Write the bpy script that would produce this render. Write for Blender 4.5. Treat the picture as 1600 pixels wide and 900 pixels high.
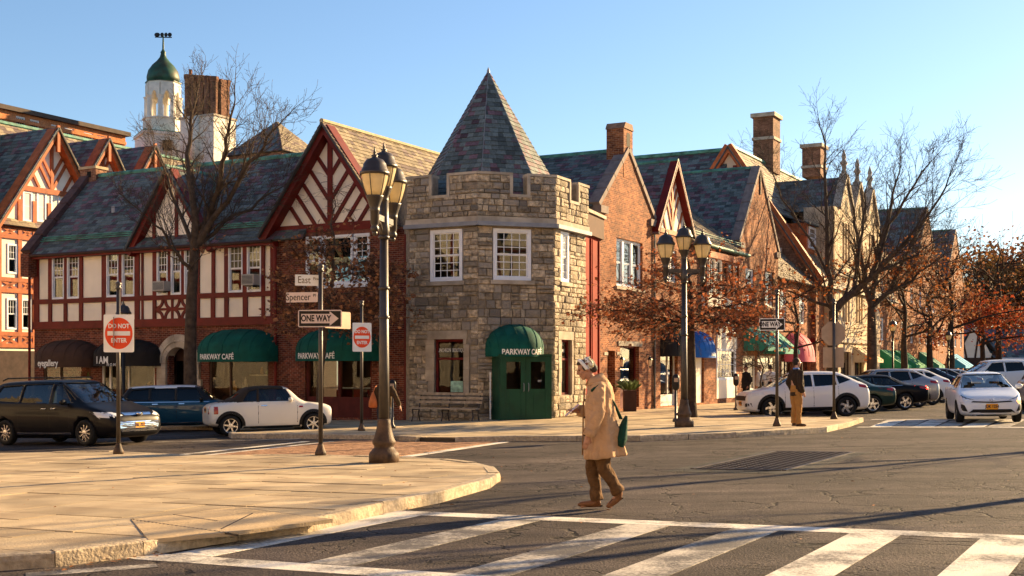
import bpy, bmesh, math, random
from mathutils import Vector as V, Matrix
from mathutils.bvhtree import BVHTree
from math import sin, cos, pi, radians, sqrt, atan2
rnd = random.Random(11)
SC = bpy.context.scene
COL = SC.collection
for o in list(bpy.data.objects): bpy.data.objects.remove(o)

# ------------------------------------------------------------ camera, sky, sun, exposure
F, HY, CZ = 1920.0, 575.0, 1.5            # focal length and horizon in photo pixels, eye height
cam = bpy.data.cameras.new('camera'); camo = bpy.data.objects.new('camera', cam); COL.objects.link(camo)
camo.location = (0, 0, CZ); camo.rotation_euler = (pi/2, 0, 0)
cam.sensor_fit = 'HORIZONTAL'; cam.sensor_width = 36.0; cam.lens = 36.0*F/1600
cam.shift_y = (HY-450)/1600; cam.clip_start = .1; cam.clip_end = 3000
SC.camera = camo
SUN_AZ, SUN_EL = radians(53), radians(19)   # azimuth measured from the view axis towards the right
W = bpy.data.worlds.new('World'); SC.world = W; W.use_nodes = True
nt = W.node_tree; bg = nt.nodes['Background']
sky = nt.nodes.new('ShaderNodeTexSky'); sky.sky_type = 'NISHITA'; sky.sun_disc = False
sky.sun_elevation = SUN_EL; sky.sun_rotation = SUN_AZ; sky.altitude = 50; sky.air_density = 1.0; sky.dust_density = .35; sky.ozone_density = 3.0
nt.links.new(sky.outputs[0], bg.inputs[0]); bg.inputs[1].default_value = .056
sl = bpy.data.lights.new('sun', 'SUN'); so = bpy.data.objects.new('sun', sl); COL.objects.link(so)
sl.energy = 5.0; sl.angle = radians(.5); sl.color = (1, .69, .34)
SUNV = V((sin(SUN_AZ)*cos(SUN_EL), cos(SUN_AZ)*cos(SUN_EL), sin(SUN_EL)))
so.rotation_euler = SUNV.to_track_quat('Z', 'Y').to_euler(); so.location = SUNV*80
vs = SC.view_settings; vs.view_transform = 'Standard'; vs.look = 'None'; vs.exposure = 1.8; vs.gamma = 1; vs.use_curve_mapping = False
SC.cycles.max_bounces = 6; SC.cycles.transparent_max_bounces = 12

# ------------------------------------------------------------ frames
def G(x, y): return .02*x-.0094*y           # the street falls gently to the left and away
def gp(px, py, h=0):
    Y = (CZ-h)*F/(py-HY+.02*(px-800)-.0094*F); X = (px-800)/F*Y
    return V((X, Y, G(X, Y)+h))
class Fr:
    """a vertical facade: local x along it (to the right seen from outside), y up (world z), z outward"""
    def __init__(s, O, u):
        s.O = V((O[0], O[1], 0)); s.u = V((u[0], u[1], 0)).normalized(); s.n = V((s.u.y, -s.u.x, 0))
        s.M = Matrix(((s.u.x, 0, s.n.x, s.O.x), (s.u.y, 0, s.n.y, s.O.y), (0, 1, 0, 0), (0, 0, 0, 1)))
    def U(s, px, w=0):
        k = (px-800)/F; o = s.O+s.n*w
        return (k*o.y-o.x)/(s.u.x-k*s.u.y)
    def at(s, px, py, w=0):
        u = s.U(px, w); Y = (s.O+s.n*w).y+u*s.u.y
        return u, CZ-(py-HY)/F*Y
    def v(s, px, py, w=0): return s.at(px, py, w)[1]
    def P(s, u, v, w=0): return s.O+s.u*u+s.n*w+V((0, 0, v))
    def off(s, u=0, w=0): q = s.P(u, 0, w); return Fr(q, s.u)
    def side(s, u=0, w=0):                  # frame of the left end wall (facing -u), its local x runs towards +w
        return Fr(s.P(u, 0, w), s.n)
UL = V((.879, -.477, 0)); UR = V((.477, .879, 0))
FL = Fr((-3.78, 44.0), UL)                  # front of the left block
FR = Fr((3.42, 48.0), UR)                   # front of the right street

# ------------------------------------------------------------ materials
MATS = {}
def newmat(name):
    m = bpy.data.materials.new(name); m.use_nodes = True
    return m, m.node_tree.nodes, m.node_tree.links, m.node_tree.nodes['Principled BSDF']
def mat(name, col=None, var=.2, scale=3, rough=.8, bump=.15, bscale=40, metal=0, island=0, obj=0, col2=None, c2s=1.0, c2lo=.45, c2hi=.65, coat=0, spec=.22, objc2=None, emit=0, trans=0, bdist=.02):
    """colour with noise variation, patches of a second colour, per-piece variation and fine bump"""
    if name in MATS: return MATS[name]
    m, N, L, b = newmat(name); MATS[name] = m
    tc = N.new('ShaderNodeTexCoord'); geo = N.new('ShaderNodeNewGeometry')
    pos = geo.outputs['Position']
    def noise(sc, det=4):
        n = N.new('ShaderNodeTexNoise'); n.inputs['Scale'].default_value = sc; n.inputs['Detail'].default_value = det
        L.new(pos, n.inputs['Vector']); return n.outputs['Fac']
    def mr(src, lo, hi, a=0, bb=1):
        q = N.new('ShaderNodeMapRange'); L.new(src, q.inputs[0]); q.inputs[1].default_value = a; q.inputs[2].default_value = bb
        q.inputs[3].default_value = lo; q.inputs[4].default_value = hi; return q.outputs[0]
    rgb = N.new('ShaderNodeRGB'); rgb.outputs[0].default_value = (*col, 1); c = rgb.outputs[0]
    if col2:
        mx = N.new('ShaderNodeMix'); mx.data_type = 'RGBA'; L.new(c, mx.inputs[6]); mx.inputs[7].default_value = (*col2, 1)
        src = geo.outputs['Random Per Island'] if island else noise(c2s, 6)
        L.new(mr(src, 0, 1, c2lo, c2hi), mx.inputs[0]); c = mx.outputs[2]
    def mul(c, val):
        q = N.new('ShaderNodeMix'); q.data_type = 'RGBA'; q.blend_type = 'MULTIPLY'; q.inputs[0].default_value = 1
        L.new(c, q.inputs[6]); L.new(val, q.inputs[7]); return q.outputs[2]
    if var: c = mul(c, mr(noise(scale, 6), 1-var, 1+var, .3, .7))
    if island:
        wn = N.new('ShaderNodeTexWhiteNoise'); wn.noise_dimensions = '1D'; L.new(geo.outputs['Random Per Island'], wn.inputs['W'])
        c = mul(c, mr(wn.outputs['Value'], 1-island, 1+island))
    if objc2:
        oi2 = N.new('ShaderNodeObjectInfo'); wn2 = N.new('ShaderNodeTexWhiteNoise'); wn2.noise_dimensions = '1D'; L.new(oi2.outputs['Random'], wn2.inputs['W']); q2 = N.new('ShaderNodeMix'); q2.data_type = 'RGBA'; L.new(mr(wn2.outputs['Value'], 0, 1, .35, .95), q2.inputs[0]); L.new(c, q2.inputs[6]); q2.inputs[7].default_value = (*objc2, 1); c = q2.outputs[2]
    if obj:
        oi = N.new('ShaderNodeObjectInfo'); c = mul(c, mr(oi.outputs['Random'], 1-obj, 1+obj))
    L.new(c, b.inputs['Base Color'])
    b.inputs['Roughness'].default_value = rough; b.inputs['Metallic'].default_value = metal
    b.inputs['Specular IOR Level'].default_value = spec; b.inputs['Coat Weight'].default_value = coat
    b.inputs['Coat Roughness'].default_value = .03
    if emit:
        L.new(c, b.inputs['Emission Color']); b.inputs['Emission Strength'].default_value = emit
    if trans: b.inputs['Transmission Weight'].default_value = trans
    if bump:
        bp = N.new('ShaderNodeBump'); bp.inputs['Strength'].default_value = bump; bp.inputs['Distance'].default_value = bdist
        L.new(noise(bscale, 5), bp.inputs['Height']); L.new(bp.outputs[0], b.inputs['Normal'])
    return m
def brickmat(name, c1, c2, mortar, bw=.215, bh=.075, ms=.007, dirt=.3, bump=.5):
    if name in MATS: return MATS[name]
    m, N, L, b = newmat(name); MATS[name] = m
    uv = N.new('ShaderNodeUVMap'); br = N.new('ShaderNodeTexBrick'); L.new(uv.outputs[0], br.inputs['Vector'])
    br.inputs['Color1'].default_value = (*c1, 1); br.inputs['Color2'].default_value = (*c2, 1); br.inputs['Mortar'].default_value = (*mortar, 1)
    br.inputs['Scale'].default_value = 1; br.inputs['Brick Width'].default_value = bw; br.inputs['Row Height'].default_value = bh
    br.inputs['Mortar Size'].default_value = ms; br.inputs['Mortar Smooth'].default_value = .2; br.inputs['Bias'].default_value = -.1
    geo = N.new('ShaderNodeNewGeometry')
    def noise(sc, d=5):
        n = N.new('ShaderNodeTexNoise'); n.inputs['Scale'].default_value = sc; n.inputs['Detail'].default_value = d; L.new(geo.outputs['Position'], n.inputs['Vector']); return n.outputs['Fac']
    c = br.outputs['Color']
    for sc, v in ((1.1, dirt), (9, .3)):
        mrn = N.new('ShaderNodeMapRange'); L.new(noise(sc), mrn.inputs[0]); mrn.inputs[1].default_value = .3; mrn.inputs[2].default_value = .7
        mrn.inputs[3].default_value = 1-v; mrn.inputs[4].default_value = 1+v
        q = N.new('ShaderNodeMix'); q.data_type = 'RGBA'; q.blend_type = 'MULTIPLY'; q.inputs[0].default_value = 1; L.new(c, q.inputs[6]); L.new(mrn.outputs[0], q.inputs[7]); c = q.outputs[2]
    L.new(c, b.inputs['Base Color']); b.inputs['Roughness'].default_value = .85; b.inputs['Specular IOR Level'].default_value = .2
    inv = N.new('ShaderNodeMath'); inv.operation = 'MULTIPLY_ADD'; L.new(br.outputs['Fac'], inv.inputs[0]); inv.inputs[1].default_value = -1
    L.new(noise(60), inv.inputs[2])
    bp = N.new('ShaderNodeBump'); bp.inputs['Strength'].default_value = bump; bp.inputs['Distance'].default_value = .015; L.new(inv.outputs[0], bp.inputs['Height']); L.new(bp.outputs[0], b.inputs['Normal'])
    return m
def glassmat(name, tint=(.45, .5, .5), base=.045, wave=.05, wscale=1.2, rough=.01):
    if name in MATS: return MATS[name]
    m, N, L, b = newmat(name); MATS[name] = m; N.remove(b); out = N['Material Output']
    tr = N.new('ShaderNodeBsdfTransparent'); tr.inputs[0].default_value = (*tint, 1)
    gl = N.new('ShaderNodeBsdfGlossy'); gl.inputs['Roughness'].default_value = rough; gl.inputs[0].default_value = (1, 1, 1, 1)
    lf = N.new('ShaderNodeLayerWeight'); lf.inputs[0].default_value = .5; pw = N.new('ShaderNodeMath'); pw.operation = 'POWER'; L.new(lf.outputs['Facing'], pw.inputs[0]); pw.inputs[1].default_value = 4.0; lw = pw
    ad = N.new('ShaderNodeMath'); ad.operation = 'ADD'; ad.use_clamp = True; L.new(lw.outputs[0], ad.inputs[0]); ad.inputs[1].default_value = base
    mx = N.new('ShaderNodeMixShader'); L.new(ad.outputs[0], mx.inputs[0]); L.new(tr.outputs[0], mx.inputs[1]); L.new(gl.outputs[0], mx.inputs[2]); L.new(mx.outputs[0], out.inputs[0])
    if wave:
        geo = N.new('ShaderNodeNewGeometry'); n = N.new('ShaderNodeTexNoise'); n.inputs['Scale'].default_value = wscale; n.inputs['Detail'].default_value = 1; L.new(geo.outputs['Position'], n.inputs['Vector'])
        bp = N.new('ShaderNodeBump'); bp.inputs['Strength'].default_value = wave; bp.inputs['Distance'].default_value = .02; L.new(n.outputs['Fac'], bp.inputs['Height']); L.new(bp.outputs[0], gl.inputs['Normal'])
    return m
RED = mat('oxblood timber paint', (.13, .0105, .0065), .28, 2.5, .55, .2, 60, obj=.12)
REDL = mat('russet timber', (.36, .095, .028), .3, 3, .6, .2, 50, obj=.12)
STUCCO = mat('cream stucco', (.84, .755, .62), .07, 1.2, .9, .25, 70, obj=.05)
STUCCOD = mat('warm stucco', (.62, .50, .38), .12, 1.5, .9, .25, 70, obj=.05)
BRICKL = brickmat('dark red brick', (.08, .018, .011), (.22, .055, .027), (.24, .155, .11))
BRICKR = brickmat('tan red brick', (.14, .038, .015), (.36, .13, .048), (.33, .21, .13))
BRICKO = brickmat('orange brick', (.45, .15, .05), (.52, .2, .08), (.4, .25, .15), dirt=.15)
BRICKD = brickmat('brown chimney brick', (.15, .06, .035), (.27, .13, .075), (.2, .15, .1), dirt=.5)
STONE = mat('rough field stone', (.42, .335, .23), .45, 9, .9, .9, 26, obj=.38, col2=(.22, .18, .135), c2s=3.0, bdist=.06, objc2=(.25, .225, .195))
STONEI = mat('rough field stone small', (.37, .31, .23), .4, 9, .9, .9, 26, island=.4, bdist=.05)
MORTAR = mat('grey mortar', (.27, .23, .18), .25, 6, .95, .4, 60)
DRESS = mat('dressed limestone', (.42, .36, .285), .2, 2.5, .85, .3, 45, obj=.12, col2=(.3, .255, .2), c2s=1.6)
STONEF = mat('pale ashlar', (.48, .38, .26), .3, 1.4, .9, .6, 6, bdist=.06)
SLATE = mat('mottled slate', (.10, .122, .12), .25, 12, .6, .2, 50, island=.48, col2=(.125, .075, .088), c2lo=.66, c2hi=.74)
SLATESUN = mat('sunlit tan slate', (.25, .205, .14), .25, 9, .7, .25, 50, island=.3, col2=(.16, .12, .11), c2lo=.7, c2hi=.8)  # slate recoloured tan for sun-facing slopes, the sunlight put into its colour
UNDER = mat('roof boarding', (.06, .06, .06), .2)
COPPER = mat('verdigris copper', (.09, .27, .21), .35, 3, .6, .1, 30, col2=(.05, .12, .09), c2s=2)
LEAD = mat('grey lead flashing', (.24, .25, .28), .2, 3, .5, .1, 30)
WHITE = mat('white window paint', (.74, .76, .80), .05, 4, .45, .05, 60)
WHITEW = mat('aged white paint', (.72, .67, .58), .15, 2, .7, .2, 30)
DARKW = mat('dark brown joinery', (.05, .022, .015), .2, 5, .5, .1)
GLASS = glassmat('window glass')
SHOPG = glassmat('shop window glass', (.7, .7, .67), .012, .05)
DARK = mat('dark room', (.05, .038, .03), .3, 1, .9, 0)
DARKSHOP = mat('shop interior', (.10, .06, .04), .6, 1.3, .9, 0)
BLIND = mat('window blind', (.5, .46, .38), .1, 2, .9, 0)
GREEN = mat('dark green awning canvas', (.003, .078, .058), .32, 2.2, .8, .3, 50)
GREEND = mat('dark green door paint', (.006, .055, .028), .2, 3, .45, .15, 60)
BROWNA = mat('brown awning canvas', (.055, .028, .018), .2, 3, .8, .15, 60)
BLACKA = mat('black awning canvas', (.016, .013, .012), .2, 3, .8, .15, 60)
TEAL = mat('teal awning canvas', (.03, .22, .17), .15, 3, .75, .15, 60)
BLUEA = mat('blue awning canvas', (.02, .13, .45), .15, 3, .75, .15, 60)
PINKA = mat('pink awning canvas', (.55, .10, .14), .15, 3, .75, .15, 60)
LETTER = mat('white lettering', (.8, .8, .76), .04, 3, .7, 0)
IRON = mat('dark bronze iron', (.036, .026, .02), .3, 6, .42, .15, 60, spec=.6)
BLACKP = mat('black iron', (.015, .013, .013), .2, 6, .4, .1, 60)

# ------------------------------------------------------------ mesh builder
class MB:
    def __init__(s): s.v = []; s.f = []; s.mi = []; s.k = 0
    def add(s, vs, fs, M=None):
        b = len(s.v)
        s.v += [tuple(M @ V(p)) for p in vs] if M is not None else [tuple(p) for p in vs]
        for f in fs: s.f.append(tuple(i+b for i in f)); s.mi.append(s.k)
        return s
    def box(s, x0, x1, y0, y1, z0, z1, M=None):
        return s.add([(x0,y0,z0),(x1,y0,z0),(x1,y1,z0),(x0,y1,z0),(x0,y0,z1),(x1,y0,z1),(x1,y1,z1),(x0,y1,z1)],
                     [(3,2,1,0),(4,5,6,7),(0,1,5,4),(1,2,6,5),(2,3,7,6),(3,0,4,7)], M)
    def prism(s, poly, z0, z1, M=None):
        n = len(poly)
        a = sum(poly[i][0]*poly[(i+1)%n][1]-poly[(i+1)%n][0]*poly[i][1] for i in range(n))
        if a < 0: poly = poly[::-1]
        return s.add([(p[0],p[1],z0) for p in poly]+[(p[0],p[1],z1) for p in poly],
                     [tuple(range(n))[::-1], tuple(range(n, 2*n))]+[(i,(i+1)%n,n+(i+1)%n,n+i) for i in range(n)], M)
    def bar(s, p, q, wd, z0, z1, M=None):     # straight bar in the local xy plane
        p = V((p[0],p[1])); q = V((q[0],q[1])); d = (q-p).normalized(); e = V((-d.y, d.x))*wd/2
        return s.prism([p-e, q-e, q+e, p+e], z0, z1, M)
    def tube(s, pts, rad, n=8, M=None, cap=True):
        pts = [V(p) for p in pts]
        if not hasattr(rad, '__len__'): rad = [rad]*len(pts)
        vs = []; fs = []; t0 = (pts[1]-pts[0]).normalized()
        a = t0.orthogonal().normalized()
        for i, p in enumerate(pts):
            t = (pts[min(i+1,len(pts)-1)]-pts[max(i-1,0)])
            t = t.normalized() if t.length > 1e-9 else t0
            a = (a-t*a.dot(t)); a = a.normalized() if a.length > 1e-6 else t.orthogonal().normalized()
            b = t.cross(a)
            for j in range(n):
                an = 2*pi*j/n; vs.append(p+(a*cos(an)+b*sin(an))*rad[i])
        for i in range(len(pts)-1):
            for j in range(n): fs.append((i*n+j, i*n+(j+1)%n, (i+1)*n+(j+1)%n, (i+1)*n+j))
        if cap: fs += [tuple(range(n))[::-1], tuple(range((len(pts)-1)*n, len(pts)*n))]
        return s.add(vs, fs, M)
    def lathe(s, prof, n=16, M=None, a0=0):
        vs = []; fs = []
        for r, z in prof:
            for j in range(n): an = 2*pi*j/n+a0; vs.append((r*cos(an), r*sin(an), z))
        for i in range(len(prof)-1):
            for j in range(n): fs.append((i*n+j, i*n+(j+1)%n, (i+1)*n+(j+1)%n, (i+1)*n+j))
        fs += [tuple(range(n))[::-1], tuple(range((len(prof)-1)*n, len(prof)*n))]
        return s.add(vs, fs, M)
    def loft(s, rings, closed=True, cap=True, M=None):
        n = len(rings[0]); vs = [p for r in rings for p in r]; fs = []
        for i in range(len(rings)-1):
            for j in range(n if closed else n-1): fs.append((i*n+j, i*n+(j+1)%n, (i+1)*n+(j+1)%n, (i+1)*n+j))
        if cap and closed: fs += [tuple(range(n))[::-1], tuple(range((len(rings)-1)*n, len(rings)*n))]
        return s.add(vs, fs, M)
    def ball(s, c, r, n=10, m=6, M=None):
        if not hasattr(r, '__len__'): r = (r, r, r)
        vs = [(c[0], c[1], c[2]-r[2])]; fs = []
        for i in range(1, m):
            a = -pi/2+pi*i/m
            for j in range(n): b = 2*pi*j/n; vs.append((c[0]+r[0]*cos(a)*cos(b), c[1]+r[1]*cos(a)*sin(b), c[2]+r[2]*sin(a)))
        vs.append((c[0], c[1], c[2]+r[2])); t = len(vs)-1
        for j in range(n): fs.append((0, 1+(j+1)%n, 1+j)); fs.append((t, t-n+j, t-n+(j+1)%n))
        for i in range(m-2):
            for j in range(n): fs.append((1+i*n+j, 1+i*n+(j+1)%n, 1+(i+1)*n+(j+1)%n, 1+(i+1)*n+j))
        return s.add(vs, fs, M)
    def mesh(s, name, mats, smooth=False, uv=True, fix=False):
        me = bpy.data.meshes.new(name); me.from_pydata(s.v, [], s.f)
        if not isinstance(mats, (list, tuple)): mats = [mats]
        for m in mats: me.materials.append(m)
        if len(mats) > 1: me.polygons.foreach_set('material_index', s.mi)
        if fix:
            bm = bmesh.new(); bm.from_mesh(me); bmesh.ops.recalc_face_normals(bm, faces=bm.faces); bm.to_mesh(me); bm.free()
        if smooth: me.polygons.foreach_set('use_smooth', [True]*len(me.polygons))
        if uv:
            l = me.uv_layers.new(name='UVMap'); d = []
            vv = me.vertices
            for p in me.polygons:
                n = p.normal
                if abs(n.z) > .75: d += [c for i in p.vertices for c in (vv[i].co.x, vv[i].co.y)]
                else:
                    tx, ty = -n.y, n.x; q = sqrt(tx*tx+ty*ty) or 1; tx /= q; ty /= q
                    d += [c for i in p.vertices for c in (vv[i].co.x*tx+vv[i].co.y*ty, vv[i].co.z)]
            l.data.foreach_set('uv', d)
        me.update(); return me
    def build(s, name, mats, parent=None, smooth=False, kind=None, fix=False, label=None, uv=True):
        return link(name, s.mesh(name, mats, smooth, uv, fix), parent, kind, label)
def link(name, me, parent=None, kind=None, label=None):
    o = bpy.data.objects.new(name, me); COL.objects.link(o)
    if parent is not None: setpar(o, parent)
    if kind: o['kind'] = kind
    if label: o['label'] = label
    return o
def worldM(o): return (worldM(o.parent) @ o.matrix_parent_inverse if o.parent else Matrix()) @ o.matrix_basis
def setpar(o, parent):                       # keep world-space mesh coordinates under a parent that stands elsewhere
    o.parent = parent; o.matrix_parent_inverse = worldM(parent).inverted()
def tag(o, label, cat, group=None):
    o['label'] = label; o['category'] = cat
    if group: o['group'] = group
    return o
def thing(name, label, cat, loc, group=None, M=None):
    o = bpy.data.objects.new(name, None); COL.objects.link(o); o.empty_display_size = .3
    if M is not None: o.matrix_basis = M
    else: o.location = loc
    return tag(o, label, cat, group)
def local(o, parent):                        # mesh given in the parent's own coordinates
    o.parent = parent; o.matrix_parent_inverse = Matrix(); return o
def piece(name, me, parent, M=None):         # a cheap repeat sharing mesh data
    o = bpy.data.objects.new(name, me); COL.objects.link(o); setpar(o, parent)
    if M is not None: o.matrix_basis = M
    return o
def copy_tree(o, parent=None, kids=None):
    c = o.copy(); COL.objects.link(c)
    if parent is not None: c.parent = parent
    for ch in list(o.children): copy_tree(ch, c)
    return c
def text(body, size, M, parent, mat_, name='lettering', align='CENTER', squeeze=1.0, bold=.0, depth=.003, space=1.0):
    cu = bpy.data.curves.new(name, 'FONT'); cu.body = body; cu.size = size; cu.align_x = align; cu.align_y = 'CENTER'; cu.extrude = depth; cu.offset = bold; cu.space_character = space
    cu.resolution_u = 3
    t = bpy.data.objects.new('tmp', cu); COL.objects.link(t)
    dg = bpy.context.evaluated_depsgraph_get(); me = bpy.data.meshes.new_from_object(t.evaluated_get(dg))
    bpy.data.objects.remove(t); bpy.data.curves.remove(cu)
    me.transform(M @ Matrix.Diagonal((squeeze, 1, 1, 1))); me.materials.clear(); me.materials.append(mat_)
    return link(name, me, parent)
def evald(me, mods):                          # apply modifiers to a mesh: list of (type, dict)
    o = bpy.data.objects.new('tmp', me); COL.objects.link(o)
    for t, kw in mods:
        md = o.modifiers.new(t, t)
        for k, v in kw.items(): setattr(md, k, v)
    dg = bpy.context.evaluated_depsgraph_get(); r = bpy.data.meshes.new_from_object(o.evaluated_get(dg))
    bpy.data.objects.remove(o); return r
def clip(sub, cl):                            # Sutherland-Hodgman, cl convex
    n = len(cl); a = sum(cl[i][0]*cl[(i+1)%n][1]-cl[(i+1)%n][0]*cl[i][1] for i in range(n))
    if a < 0: cl = cl[::-1]
    out = list(sub)
    for i in range(n):
        ax, ay = cl[i][0], cl[i][1]; bx, by = cl[(i+1)%n][0], cl[(i+1)%n][1]
        inp = out; out = []
        if not inp: return []
        def sd(p): return (bx-ax)*(p[1]-ay)-(by-ay)*(p[0]-ax)
        for j in range(len(inp)):
            p = inp[j]; q = inp[(j+1)%len(inp)]; sp = sd(p); sq = sd(q)
            if sp >= 0: out.append(p)
            if (sp >= 0) != (sq >= 0):
                t = sp/(sp-sq); out.append((p[0]+(q[0]-p[0])*t, p[1]+(q[1]-p[1])*t))
    return out
def area(p): return abs(sum(p[i][0]*p[(i+1)%len(p)][1]-p[(i+1)%len(p)][0]*p[i][1] for i in range(len(p))))/2

# ------------------------------------------------------------ building pieces
def slates(parent, poly3, m=None, wd=.26, ex=.19, name='slate_courses', under=True):
    """poly3: convex roof plane (world points, first edge = eave). Every slate is a thin tilted plate."""
    m = m or SLATE
    P = [V(p) for p in poly3]; x = P[1]-P[0]; x.normalize()
    nn = V((0, 0, 0))
    for i in range(1, len(P)-1): nn += (P[i]-P[0]).cross(P[i+1]-P[0])
    nn.normalize()
    if nn.z < 0: nn = -nn
    y = nn.cross(x).normalized()
    if y.z < 0: x = -x; y = nn.cross(x).normalized()
    M = Matrix(((x.x,y.x,nn.x,P[0].x),(x.y,y.y,nn.y,P[0].y),(x.z,y.z,nn.z,P[0].z),(0,0,0,1)))
    q = [((p-P[0]).dot(x), (p-P[0]).dot(y)) for p in P]
    x0 = min(p[0] for p in q); x1 = max(p[0] for p in q); y0 = min(p[1] for p in q); y1 = max(p[1] for p in q)
    b = MB(); r = 0; yy = y0
    while yy < y1:
        xx = x0-rnd.uniform(0, wd)
        while xx < x1:
            w = wd*rnd.uniform(.72, 1.3)
            pc = clip([(xx+.004, yy), (xx+w-.004, yy), (xx+w-.004, yy+ex*1.06), (xx+.004, yy+ex*1.06)], q)
            xx += w
            if len(pc) < 3 or area(pc) < .0015: continue
            t = rnd.uniform(.016, .026); n = len(pc)
            top = [(p[0], p[1]-rnd.uniform(-.004, .006)*(p[1] < yy+.05), .028+t*(1-(p[1]-yy)/ex)) for p in pc]
            b.add([(p[0], p[1], 0.0) for p in pc]+top, [tuple(range(n, 2*n))]+[(i,(i+1)%n,n+(i+1)%n,n+i) for i in range(n)], M)
        yy += ex
    o = b.build(name, m, parent, uv=False, kind='stuff')
    if under:
        u = MB().prism(q, -.06, .012, M); u.build('roof_boarding', UNDER, parent)
    return o
def wall(parent, fr, u0, u1, v0, v1, holes, m, t=.3, w=0, gable=None, name='wall'):
    """vertical wall with real openings; gable = extra polygon on top (local u,v)"""
    us = sorted({u0, u1, *[min(max(h[0],u0),u1) for h in holes], *[min(max(h[1],u0),u1) for h in holes]})
    vv = sorted({v0, v1, *[min(max(h[2],v0),v1) for h in holes], *[min(max(h[3],v0),v1) for h in holes]})
    b = MB()
    def solid(i, j):
        if i < 0 or j < 0 or i >= len(us)-1 or j >= len(vv)-1: return None
        cu = (us[i]+us[i+1])/2; cv = (vv[j]+vv[j+1])/2
        return not any(h[0] < cu < h[1] and h[2] < cv < h[3] for h in holes)
    for i in range(len(us)-1):
        for j in range(len(vv)-1):
            if not solid(i, j): continue
            a, c, d, e = us[i], us[i+1], vv[j], vv[j+1]
            b.add([(a,d,w),(c,d,w),(c,e,w),(a,e,w)], [(0,1,2,3)], fr.M); b.add([(a,d,w-t),(c,d,w-t),(c,e,w-t),(a,e,w-t)], [(3,2,1,0)], fr.M)
            if not solid(i-1, j): b.add([(a,d,w-t),(a,d,w),(a,e,w),(a,e,w-t)], [(0,1,2,3)], fr.M)
            if not solid(i+1, j): b.add([(c,d,w-t),(c,d,w),(c,e,w),(c,e,w-t)], [(3,2,1,0)], fr.M)
            if not solid(i, j-1): b.add([(a,d,w-t),(c,d,w-t),(c,d,w),(a,d,w)], [(0,1,2,3)], fr.M)
            if not solid(i, j+1) and not (gable and j == len(vv)-2): b.add([(a,e,w-t),(c,e,w-t),(c,e,w),(a,e,w)], [(3,2,1,0)], fr.M)
    if gable: b.prism(gable, w-t, w, fr.M)
    return b.build(name, m, parent)
def window(parent, fr, u0, u1, v0, v1, w=0, cols=3, rows=2, fw=.07, m=None, blind=None, lower=True, dh=True, glass=None, sill=None, name='window', bar=.022):
    m = m or WHITE; glass = glass or GLASS
    b = MB(); d0, d1 = w-.1, w+.015
    b.box(u0, u0+fw, v0, v1, d0, d1, fr.M); b.box(u1-fw, u1, v0, v1, d0, d1, fr.M)
    b.box(u0+fw, u1-fw, v0, v0+fw, d0, d1, fr.M); b.box(u0+fw, u1-fw, v1-fw, v1, d0, d1, fr.M)
    wo = b.build(name, m, parent)
    a0, a1, c0, c1 = u0+fw, u1-fw, v0+fw, v1-fw; vm = (c0+c1)/2
    s = MB(); e = bar
    halves = [(vm, c1, -.045), (c0, vm, -.07)] if dh else [(c0, c1, -.05)]
    for hi, (q0, q1, dw) in enumerate(halves):
        st = .035
        s.box(a0, a0+st, q0, q1, w+dw-.012, w+dw+.016, fr.M); s.box(a1-st, a1, q0, q1, w+dw-.012, w+dw+.016, fr.M)
        s.box(a0+st, a1-st, q0, q0+st, w+dw-.012, w+dw+.016, fr.M); s.box(a0+st, a1-st, q1-st, q1, w+dw-.012, w+dw+.016, fr.M)
        if hi == 0 or lower:
            for i in range(1, cols): x = a0+(a1-a0)*i/cols; s.box(x-e/2, x+e/2, q0+st, q1-st, w+dw-.006, w+dw+.01, fr.M)
            for j in range(1, rows): y = q0+(q1-q0)*j/rows; s.box(a0+st, a1-st, y-e/2, y+e/2, w+dw-.005, w+dw+.009, fr.M)
        g = MB(); g.box(a0+st*.6, a1-st*.6, q0+st*.6, q1-st*.6, w+dw-.003, w+dw+.003, fr.M); g.build('pane', glass, wo)
    s.build('sash', m, wo)
    if blind:
        MB().box(a0, a1, c1-(c1-c0)*blind, c1, w-.135, w-.125, fr.M).build('blind', BLIND, wo)
    if sill: MB().box(u0-.06, u1+.06, v0-.1, v0-.004, w-.1, w+.09, fr.M).build('sill', sill, wo)
    return wo
def awning(parent, fr, uc, half, vb, H, D, m, val=.2, w=0, p=2.15, n=20, words=None, size=.2, shift=0, squeeze=1, label=None, k=8):
    """domed canvas awning with ribs and a straight valance"""
    b = MB(); rings = []
    def c(x, e): return (abs(x)**e)*(1 if x >= 0 else -1)
    for i in range(n+1):
        al = pi*i/n; r = []
        for j in range(k+1):
            be = pi/2*j/k; s = c(sin(al), 2/p); pl = 1+.012*abs(sin(al*n/2.0))
            r.append((uc-half*c(cos(al), 2/p), vb+H*s*sin(be), w+.02+D*s*cos(be)*pl))
        rings.append(r)
    b.loft(rings, closed=False, M=fr.M)
    edge = [r[0] for r in rings]
    b.loft([[(e[0], e[1], e[2]) for e in edge], [(e[0]*1.0, vb-val, e[2]+.012) for e in edge]], closed=False, M=fr.M)
    o = b.build('awning', m, parent, smooth=True, label=label, fix=False)
    for i in range(2, n, 2):
        MB().tube([fr.P(q[0], q[1]+.006, q[2]+.006) for q in rings[i]], .012, 5).build('rib', m, o)
    if words:
        t = text(words, size, Matrix(), o, LETTER, squeeze=squeeze, bold=.006)
        for v_ in t.data.vertices:                 # the lettering follows the curve of the valance
            x_ = min(.985, abs((shift+v_.co.x)/half)); v_.co = (uc+shift+v_.co.x, vb-val*.5+v_.co.y, w+.045+D*1.012*(1-x_**p)**(1/p)+v_.co.z)
        t.data.transform(fr.M)
    return o
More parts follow.
